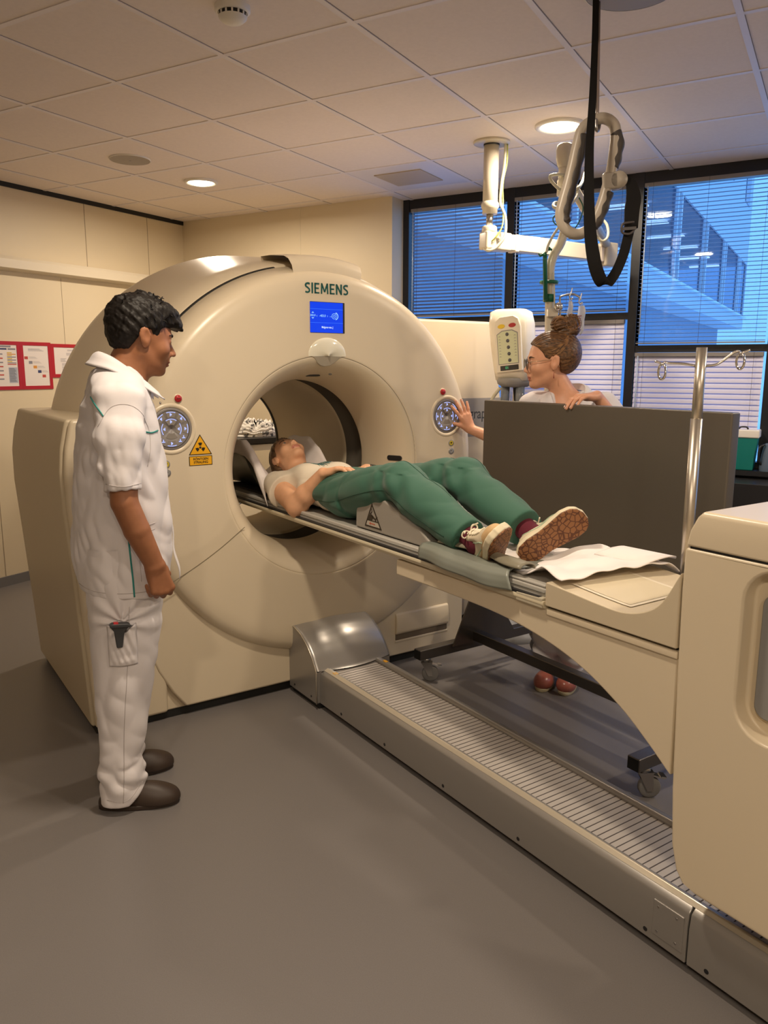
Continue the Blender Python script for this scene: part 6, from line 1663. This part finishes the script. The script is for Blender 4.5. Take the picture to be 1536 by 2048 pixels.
def pseam(pts, d, r=0.0015, name='seam', n=8):
    MB().tube(hug(pants, bez(pts, n), d, 0.2, 0.0), r, 6).build(name, M_GSEAM, pants_o)
pseam([(0.24, 0.3, 0.945), (0.40, 0.3, 0.968), (0.58, 0.3, 1.02), (0.72, 0.3, 1.055), (0.80, 0.3, 1.055), (0.92, 0.3, 1.01), (1.05, 0.3, 0.97), (1.13, 0.3, 0.955)], (0, 1, 0.0))
pseam([(0.235, 0.43, 1.3), (0.30, 0.415, 1.3), (0.38, 0.46, 1.3), (0.45, 0.52, 1.3)], (0, 0, -1))
pseam([(0.78, 0.43, 1.35), (0.86, 0.44, 1.35), (0.97, 0.45, 1.35), (1.10, 0.45, 1.35)], (-0.2, 0, -1))
pseam([(0.84, 0.64, 1.35), (0.93, 0.645, 1.35), (1.03, 0.65, 1.35), (1.15, 0.65, 1.35)], (-0.2, 0, -1))
# socks and shoes
M_SOCK = mat('maroon_sock', (0.10, 0.006, 0.018), rough=0.9)
M_SHOE = mat('shoe_cream', (0.64, 0.55, 0.40), rough=0.65); M_SHOET = mat('shoe_tan', (0.60, 0.40, 0.20), rough=0.7)
M_MID = mat('midsole_cream', (0.72, 0.64, 0.46), rough=0.5); M_LACE = mat('lace_cream', (0.78, 0.70, 0.54), rough=0.8)
M_OUT = mat('outsole_gum', (0.27, 0.105, 0.030), rough=0.5)
nt = M_OUT.node_tree; vz = nt.nodes.new('ShaderNodeTexVoronoi'); vz.feature = 'DISTANCE_TO_EDGE'; vz.inputs['Scale'].default_value = 62
tc = nt.nodes.new('ShaderNodeTexCoord'); rp = nt.nodes.new('ShaderNodeValToRGB'); rp.color_ramp.elements[0].position = 0.06; rp.color_ramp.elements[1].position = 0.11
rp.color_ramp.elements[0].color = (0.09, 0.026, 0.006, 1); rp.color_ramp.elements[1].color = (0.25, 0.105, 0.036, 1)
bp = nt.nodes.new('ShaderNodeBump'); bp.inputs['Strength'].default_value = 0.8; bp.inputs['Distance'].default_value = 0.003
nt.links.new(tc.outputs['Object'], vz.inputs['Vector']); nt.links.new(vz.outputs['Distance'], rp.inputs['Fac']); nt.links.new(rp.outputs['Color'], nt.nodes['Principled BSDF'].inputs['Base Color']); nt.links.new(rp.outputs['Color'], bp.inputs['Height']); nt.links.new(bp.outputs['Normal'], nt.nodes['Principled BSDF'].inputs['Normal'])
M_MINT = mat('mint_trim', (0.42, 0.56, 0.42), rough=0.6)
def sneaker(O, d, n, shin, mir):
    d = nrm_(d); n = A_(n, float); n = nrm_(n - d * (n @ d)); z = -n; y = np.cross(z, d) * mir
    F_ = Frame(O, np.stack([d, y, z], 1), 0.88)
    XS = [-0.078, -0.06, -0.02, 0.03, 0.08, 0.13, 0.165, 0.185, 0.195]; HW = [0.018, 0.036, 0.044, 0.042, 0.048, 0.055, 0.050, 0.036, 0.014]
    def outl(Q, grow=0.0):
        w = np.interp(Q[:, 0], XS, HW); c = np.interp(Q[:, 0], [-0.08, 0.03, 0.13, 0.2], [0, 0.0, 0.004, 0.010])
        e = (np.abs(Q[:, 1] - c) - w) * 0.75
        return np.maximum(e, np.maximum(-0.078 - Q[:, 0], Q[:, 0] - 0.195)) - grow
    def up(P):
        Q = F_.loc(P)
        e = ell(Q, (0.120, 0.003, -0.055), (0.074, 0.046, 0.036))
        e = smin(e, ell(Q, (0.050, 0, -0.045), (0.090, 0.038, 0.048)), 0.03)
        e = smin(e, ell(Q, (-0.030, 0, -0.040), (0.045, 0.035, 0.050)), 0.03)
        e = smin(e, ecap(Q, (0.005, 0, -0.03), (-0.012, 0, 0.030), (0, 1, 0), 0.036, 0.048, 0.036, 0.044), 0.02)
        e = smin(e, ecap(Q, (0.095, 0, -0.022), (0.030, 0, 0.030), (0, 1, 0), 0.022, 0.010, 0.026, 0.010), 0.02)
        e = smax(e, -cap(Q, (-0.01, 0, 0.10), (-0.004, 0, 0.012), 0.034, 0.028), 0.005)
        e = smax(e, Q[:, 2] - 0.034 - 0.25 * np.maximum(Q[:, 0], 0), 0.005)
        return smax(e, -0.068 - Q[:, 2], 0.002) * 0.88
    lo = O - 0.25; hi = O + 0.25
    o = field_mesh(up, lo, hi, 0.0032, 'shoe', [M_SHOE, M_SHOET], pat, lambda c: np.where((F_.loc(c)[:, 0] > 0.135) & (F_.loc(c)[:, 2] < -0.030 + 0.1 * (F_.loc(c)[:, 0] - 0.13)) | ((F_.loc(c)[:, 2] < -0.050) & (F_.loc(c)[:, 0] > -0.02)), 1, 0))
    field_mesh(lambda P: (lambda Q: smax(outl(Q, 0.003), np.abs(Q[:, 2] + 0.073 + 0.004 * np.cos(Q[:, 0] * 14)) - 0.0145, 0.006))(F_.loc(P)), lo, hi, 0.0032, 'midsole', M_MID, o)
    field_mesh(lambda P: (lambda Q: smax(outl(Q, 0.0015), np.abs(Q[:, 2] + 0.0895 + 0.004 * np.cos(Q[:, 0] * 14)) - 0.0045, 0.003))(F_.loc(P)), lo, hi, 0.0030, 'outsole', M_OUT, o)
    # laces
    lc = MB(); zd = tuple(-F_.R[:, 2])
    for k in range(6):
        x = 0.036 + 0.0125 * k; w = 0.019 - 0.0006 * k
        for s in (-1, 1):
            A = F_.out((x, -s * w, 0.10)); B = F_.out((x + 0.010, s * w, 0.10)); Mid = F_.out((x + 0.005, 0, 0.10))
            lc.tube(hug(up, bez([A, Mid, B], 4), zd, 0.0, 0.0022), 0.0026, 6)
    o2 = lc.build('laces', M_LACE, o)
    bw = MB()
    base = A_((0.030, 0.0, 0.044))
    for s in (-1, 1):
        bw.tube(bez([F_.out(base), F_.out(base + A_((0.008, s * 0.020, 0.014))), F_.out(base + A_((0.0, s * 0.036, 0.008))), F_.out(base + A_((-0.006, s * 0.030, -0.004))), F_.out(base)], 5), 0.0026, 6)
        bw.tube(bez([F_.out(base), F_.out(base + A_((0.012, s * 0.016, 0.010))), F_.out(base + A_((0.028, s * 0.034, 0.000)))], 5), 0.0024, 6)
    bw.build('lace_bow', M_LACE, o)
    for s in (-1, 1):
        yd = tuple(-F_.R[:, 1] * s)
        for pts in ([(0.02, 0.014), (0.06, -0.012), (0.10, -0.030), (0.125, -0.048)], [(-0.03, -0.010), (0.0, -0.034), (0.05, -0.044), (0.085, -0.052)]):
            MB().tube(hug(up, bez([F_.out((x, s * 0.2, zz)) for x, zz in pts], 6), yd, 0.0, 0.0006), 0.0016, 6).build('mint_piping', M_MINT, o)
        c = F_.out((-0.030, s * 0.0375, -0.071)); e = []
        for k in range(20):
            a = 2 * PI * k / 20; e.append(F_.out((-0.020 + 0.026 * math.cos(a), s * 0.0395, -0.069 + 0.0055 * math.sin(a))))
        q = [F_.out((-0.020 + 0.026 * math.cos(2 * PI * k / 20), s * 0.030, -0.069 + 0.0055 * math.sin(2 * PI * k / 20))) for k in range(20)]
        MB().add(e + q, [tuple(range(20))] + [(k, (k + 1) % 20, 20 + (k + 1) % 20, 20 + k) for k in range(20)]).build('air_window', mat('air_window', (0.10, 0.10, 0.10), rough=0.1), o)
    field_mesh(lambda P: smin(cap(P, shin, O + A_((0, 0, 0.0)), 0.040, 0.036), cap(P, O, F_.out((0.03, 0, -0.03)), 0.036, 0.03), 0.02), O - 0.12, O + 0.12, 0.004, 'sock', M_SOCK, pat)
sneaker(A_((1.225, 0.420, 0.940)), (0.58, -0.40, 0.62), (0.80, 0.18, -0.45), ANR - 0.08 * nrm_(ANR - KNR) * 0.9, 1)
sneaker(A_((1.325, 0.572, 0.962)), (0.48, 0.58, 0.58), (0.75, -0.57, -0.15), ANL - 0.08 * nrm_(ANL - KNL) * 0.9, 1)
# striped call cord beside the hand
c_ = MB().tube([(0.46 + 0.03 * t + 0.004 * math.cos(60 * t), 0.50 + 0.05 * t, 1.112 + 0.005 * math.sin(60 * t) - 0.010 * t) for t in np.linspace(0, 1, 80)], 0.0018, 6).build('coiled_cord', M_DARK, None)
c_.location = GO; c_.rotation_euler = (0, 0, GA); tag(c_, 'short dark coiled cord lying on the patient\u2019s lap by the fingers', 'cord')
# ------------------------------------------------------------------ woman behind the shield
wom = thing('person', 'smiling woman with hair bun and round glasses in white uniform, standing behind the shield', 'person', GO, GA)
wom.location = GO
M_SKIN3 = mat('skin_rosy', (0.72, 0.365, 0.225), rough=0.45, spec=0.4, sss=0.06, noise=(30, 0.06, 3))
M_LIP3 = mat('lips_pink', (0.42, 0.11, 0.08), rough=0.35)
WH = Frame((0.558, 1.400, 1.532), R3((-0.60, -0.80, -0.04), (0.02, 0.0, 1.0)), 1.02)
TC = A_((0.605, 1.475)); TF_ = nrm_((0.55, -0.83)); TS = A_((-TF_[1], TF_[0]))     # forward, and her left
def T3(f, s, z): return A_((TC[0] + TF_[0] * f + TS[0] * s, TC[1] + TF_[1] * f + TS[1] * s, z))
SR, SL = T3(0.0, -0.160, 1.335), T3(-0.01, 0.165, 1.340)
WR_, WL_ = A_((0.072, 1.355, 1.200)), A_((0.862, 1.372, 1.390))
ER = A_((0.275, 1.515, 1.105)); EL = A_((0.945, 1.640, 1.080))
wr = Hand(WR_, (-0.10, -0.42, 0.90), (1.0, -0.15, 0.12), True, 0.88, curl=((-2, 8, 6), (0, 6, 5), (0, 8, 6), (0, 8, 6)), spread=(16, 4, -7, -18), thumb=((0.030, 0.030, -0.006), (0.056, 0.056, -0.008), (0.078, 0.080, -0.010)))
wl = Hand(WL_, (-0.22, -0.95, -0.02), (0.0, 0.0, 1.0), False, 0.86, curl=((22, 26, 14),) * 4, spread=(5, 1, -2, -7), thumb=((0.028, 0.026, -0.004), (0.050, 0.037, -0.002), (0.070, 0.040, -0.004)))
wl.fr.R[:, 1] *= -1
def wom_skin(P):
    d = head_field(WH.loc(P), True, 1.0) * WH.k
    n0 = WH.out((-0.025, 0, -0.07))
    d = smin(d, ecap(P, n0, T3(0.005, 0, 1.36), (TS[0], TS[1], 0), 0.048, 0.050, 0.056, 0.052), 0.025)
    d = smin(d, ecap(P, T3(0, -0.12, 1.325), T3(0, 0.12, 1.325), (0, 0, 1), 0.040, 0.050, 0.040, 0.050), 0.05)
    d = smin(d, ecap(P, T3(0, 0, 1.30), T3(0, 0, 0.92), (TS[0], TS[1], 0), 0.12, 0.08, 0.13, 0.09), 0.05)
    for s, e_, w, hd in ((SR, ER, WR_, wr), (SL, EL, WL_, wl)):
        e = cap(P, s, e_, 0.044, 0.038)
        e = smin(e, cap(P, e_, e_ * 0.65 + w * 0.35, 0.038, 0.037), 0.02)
        e = smin(e, ecap(P, e_ * 0.65 + w * 0.35, w, (0, 0, 1), 0.036, 0.034, 0.024, 0.021), 0.02)
        e = smin(e, hd.field(P), 0.012)
        d = smin(d, e, 0.02)
    return d
field_mesh(wom_skin, (-0.02, 1.18, 0.88), (1.10, 1.74, 1.68), 0.0036, 'body', [M_SKIN3, M_LIP3], wom, lambda c: np.where(lips_mat(WH.loc(c), 1.0), 1, 0))
add_eyes(WH, wom, (0.08, 0.05, 0.03))
wr.add_nails(wom, MATS['nail_rose']); wl.add_nails(wom, MATS['nail_rose'])
M_HAIR3 = hairmat('hair_brown_gold', (0.045, 0.022, 0.011), (0.20, 0.095, 0.036), 95)
def wom_hair(P):
    Q = WH.loc(P)
    d = pulled_hair(Q, 1.03)
    d = smin(d, ell(Q, (-0.072, 0, 0.035), (0.062, 0.074, 0.080)), 0.03)
    g = 0.0022 * np.sin(Q[:, 2] * 260 + 90 * Q[:, 0]) 
    b1 = ell(Q, (-0.040, 0.012, 0.158), (0.040, 0.036, 0.032)) + 0.0022 * np.sin(Q[:, 2] * 420 + 120 * Q[:, 0])
    b2 = ell(Q, (-0.092, -0.002, 0.160), (0.037, 0.036, 0.044)) + 0.0022 * np.sin(Q[:, 0] * 420 - 150 * Q[:, 2])
    b3 = ell(Q, (-0.080, 0.006, 0.128), (0.050, 0.042, 0.024)) + g
    d = smin(d, smin(smin(b1, b2, 0.004), b3, 0.006), 0.008)
    return d * WH.k
hair_w = field_mesh(wom_hair, (0.42, 1.28, 1.44), (0.80, 1.66, 1.76), 0.0028, 'hair', M_HAIR3, wom)
sw = MB(); rr2 = random.Random(9)
hfW = lambda P: wom_hair(P)
for k in range(46):
    s = rr2.choice((1, 1, 1, -1)); t0 = rr2.uniform(-0.2, 1.0)
    a = A_((0.070 - 0.09 * t0, s * 0.2, 0.075 - 0.09 * t0)); b = A_((-0.030 - 0.03 * rr2.random(), s * 0.2, 0.045 + 0.03 * rr2.random())); c = A_((-0.070, s * 0.2, 0.110))
    pts = hug(hfW, bez([WH.out(a), WH.out(a * 0.4 + b * 0.6 + A_((0, 0, -0.01))), WH.out(b * 0.5 + c * 0.5), WH.out(c)], 5), -WH.R[:, 1] * s, 0.0, 0.0008)
    if max((pts[i + 1] - pts[i]).length for i in range(len(pts) - 1)) > 0.03: continue
    sw.tube(pts, [0.0006] + [0.0016] * (len(pts) - 2) + [0.0008], 5)
for k in range(26):
    a0 = rr2.uniform(0, 6.28); cx, cz, r = rr2.choice(((-0.040, 0.158, 0.037), (-0.092, 0.160, 0.040)))
    yk = rr2.uniform(-0.6, 0.9)
    pts = [WH.out((cx + r * math.cos(a0 + t) * math.cos(yk) * 1.02, 0.012 + 0.037 * math.sin(yk), cz + r * math.sin(a0 + t) * math.cos(yk) * 1.02)) for t in np.linspace(0, 2.2, 12)]
    sw.tube(pts, 0.0016, 5)
o_ = sw.build('hair_strands', hairmat('hair_gold_strand', (0.12, 0.055, 0.02), (0.34, 0.17, 0.06), 50), wom); o_['kind'] = 'stuff'
# glasses
gl = thing('eyeglasses', 'round dark-rimmed glasses on the face of the woman with the bun', 'glasses', GO, GA)
M_RIM = mat('rim_black', (0.02, 0.018, 0.02), rough=0.3)
for s in (1, -1):
    ctr = A_((0.104, s * 0.034, -0.006))
    MB().tube([WH.out(ctr + A_((-abs(math.cos(a)) * 0.002 * 0, 0.0245 * math.cos(a), 0.0235 * math.sin(a)))) for a in [2 * PI * k / 32 for k in range(32)]], 0.0019, 8, closed=True).build('rim', M_RIM, gl)
    MB().add([WH.out(ctr + A_((0, 0.0235 * math.cos(2 * PI * k / 28), 0.0225 * math.sin(2 * PI * k / 28)))) for k in range(28)], [tuple(range(28))]).build('lens', clear_glass('lens_glass', (0.93, 0.95, 0.97), 0.10), gl)
    MB().tube(bez([WH.out((0.103, s * 0.058, 0.004)), WH.out((0.060, s * 0.076, 0.006)), WH.out((0.0, s * 0.080, 0.010)), WH.out((-0.018, s * 0.078, -0.004)), WH.out((-0.030, s * 0.076, -0.022))], 6), 0.0014, 8).build('temple', mat('temple_gold', (0.55, 0.38, 0.24), rough=0.3, metal=0.7), gl)
MB().tube(bez([WH.out((0.104, 0.0105, 0.002)), WH.out((0.107, 0, 0.006)), WH.out((0.104, -0.0105, 0.002))], 5), 0.0016, 8).build('bridge', M_RIM, gl)
er = MB(); c = WH.out((-0.004, 0.086, -0.044))
er.tube([c, c + A_((0, 0, -0.012)), c + A_((0, 0, -0.026))], [0.0008, 0.0012, 0.0022], 6); er.build('earring', mat('earring_red', (0.3, 0.03, 0.02), rough=0.3), wom)
# uniform top
def wtop(P):
    q = P.copy(); q[:, 0] -= TC[0]; q[:, 1] -= TC[1]
    f = q[:, 0] * TF_[0] + q[:, 1] * TF_[1]; s = q[:, 0] * TS[0] + q[:, 1] * TS[1]; z = P[:, 2]
    w = np.interp(z, [0.78, 0.95, 1.1, 1.22, 1.30, 1.355, 1.40], [0.185, 0.178, 0.168, 0.178, 0.178, 0.15, 0.08])
    a = np.interp(z, [0.78, 0.95, 1.12, 1.22, 1.30, 1.36, 1.40], [0.125, 0.12, 0.118, 0.122, 0.105, 0.075, 0.05])
    e = ((np.abs(f / a) ** 2.3 + np.abs(s / w) ** 2.3) ** (1 / 2.3) - 1) * a
    d = np.maximum(e, np.maximum(z - 1.385, 0.80 - z))
    for sh, el, sd in ((SR, ER, -1), (SL, EL, 1)):
        d = smin(d, ecap(P, T3(0, sd * 0.05, 1.372), sh, (0, 0, 1), 0.034, 0.058, 0.048, 0.058), 0.03)
        ax = nrm_(el - sh); e = ecap(P, sh, sh + ax * 0.19, (0, 0, 1), 0.060, 0.058, 0.066, 0.062)
        e = smax(e, (P - (sh + ax * 0.165)) @ ax, 0.004)
        d = smin(d, e, 0.03)
    vn = cap(P, T3(0.03, 0, 1.46), T3(0.075, -0.012, 1.36), 0.060, 0.050)
    d = smax(d, -cap(P, T3(0.0, 0, 1.50), T3(0.02, 0, 1.385), 0.062, 0.060), 0.006)
    d = smax(d, -ecap(P, T3(0.11, -0.01, 1.40), T3(0.13, -0.005, 1.26), (TS[0], TS[1], 0), 0.060, 0.06, 0.012, 0.04), 0.006)
    return d + 0.0030 * creases(P, 36, 11, (1, 1, 0.6))
wt = field_mesh(wtop, (0.34, 1.28, 0.76), (1.06, 1.74, 1.44), 0.0045, 'shirt', M_UNI, wom)
def wc(f, s, z): return tuple(T3(f, s, z))
def wd(f, s, z): return tuple(A_((TF_[0] * f + TS[0] * s, TF_[1] * f + TS[1] * s, z)))
rg = [(wc(0.105, -0.030, 1.325), wd(0.6, -0.6, -0.35)), (wc(0.085, -0.056, 1.375), wd(0.3, -0.8, -0.5)), (wc(0.020, -0.070, 1.405), wd(0.0, -0.85, -0.5)), (wc(-0.050, -0.040, 1.428), wd(-0.6, -0.5, -0.6)), (wc(-0.066, 0.010, 1.434), wd(-0.8, 0.2, -0.6)),
      (wc(-0.040, 0.058, 1.432), wd(-0.4, 0.7, -0.6)), (wc(0.020, 0.078, 1.410), wd(0.0, 0.9, -0.5)), (wc(0.080, 0.066, 1.360), wd(0.4, 0.8, -0.45)), (wc(0.115, 0.040, 1.300), wd(0.6, 0.6, -0.4))]
collar(wom, rg, 0.058, M_UNI)
st_ = MB()
P = bez([Vector(a) for a, b in rg], 8)
st_.grid(lambda s, q: P[min(int(s * 64), 64)] + Vector((0, 0, -0.028 * q)), 64, 2); st_.build('collar_stand', M_UNI, wom)
# trousers and shoes
FR_, FL_ = A_((0.560, 1.470, 0)), A_((0.648, 1.530, 0))
def wtrs(P):
    z = P[:, 2]; d = None
    for s, ft in ((-1, FR_), (1, FL_)):
        hp = T3(-0.0, s * 0.085, 0.90)
        e = ecap(P, hp, (ft + hp) / 2 * A_((1, 1, 0)) + A_((0, 0, 0.48)), (TS[0], TS[1], 0), 0.095, 0.10, 0.070, 0.075)
        e = smin(e, ecap(P, (ft + hp) / 2 * A_((1, 1, 0)) + A_((0, 0, 0.50)), ft + A_((0, 0, 0.07)), (TS[0], TS[1], 0), 0.070, 0.075, 0.062, 0.068), 0.02)
        d = e if d is None else smin(d, e, 0.02)
    d = d + 0.008 * np.exp(-((z - 0.15) / 0.1) ** 2) * np.sin(z * 85 + P[:, 0] * 45) + 0.004 * creases(P, 15, 2, (1, 1, 0.5))
    return smax(smax(d, 0.075 - z, 0.004), z - 0.90, 0.004)
field_mesh(wtrs, (0.40, 1.33, 0.04), (0.84, 1.70, 0.92), 0.006, 'trousers', M_UNI, wom)
M_PINK = mat('pink_clog', (0.42, 0.125, 0.09), rough=0.28, spec=0.6)
for ft in (FR_, FL_):
    a = math.atan2(TF_[1], TF_[0]); Fq = Frame(ft + A_((TF_[0] * 0.05, TF_[1] * 0.05, 0)), rotm('Z', a))
    def f(P, Fq=Fq):
        Q = Fq.loc(P)
        d = ell(Q, (0.055, 0, 0.034), (0.062, 0.046, 0.044))
        d = smin(d, ell(Q, (-0.03, 0, 0.030), (0.085, 0.038, 0.046)), 0.03)
        return smax(d, 0.014 - Q[:, 2], 0.003)
    o = field_mesh(f, Fq.o + A_((-0.15, -0.15, -0.01)), Fq.o + A_((0.15, 0.15, 0.10)), 0.004, 'clog', M_PINK, wom)
    P_ = []
    for k in range(36):
        t = 2 * PI * k / 36; p = Fq.out((0.0 + 0.118 * math.cos(t), (0.042 + 0.006 * math.cos(t)) * math.sin(t), 0)); P_.append((p[0], p[1]))
    bev(MB().prism(P_, 0.0, 0.018, plane='xy').build('sole', mat('sole_cream', (0.62, 0.55, 0.36), rough=0.5), o), 0.004, 2)
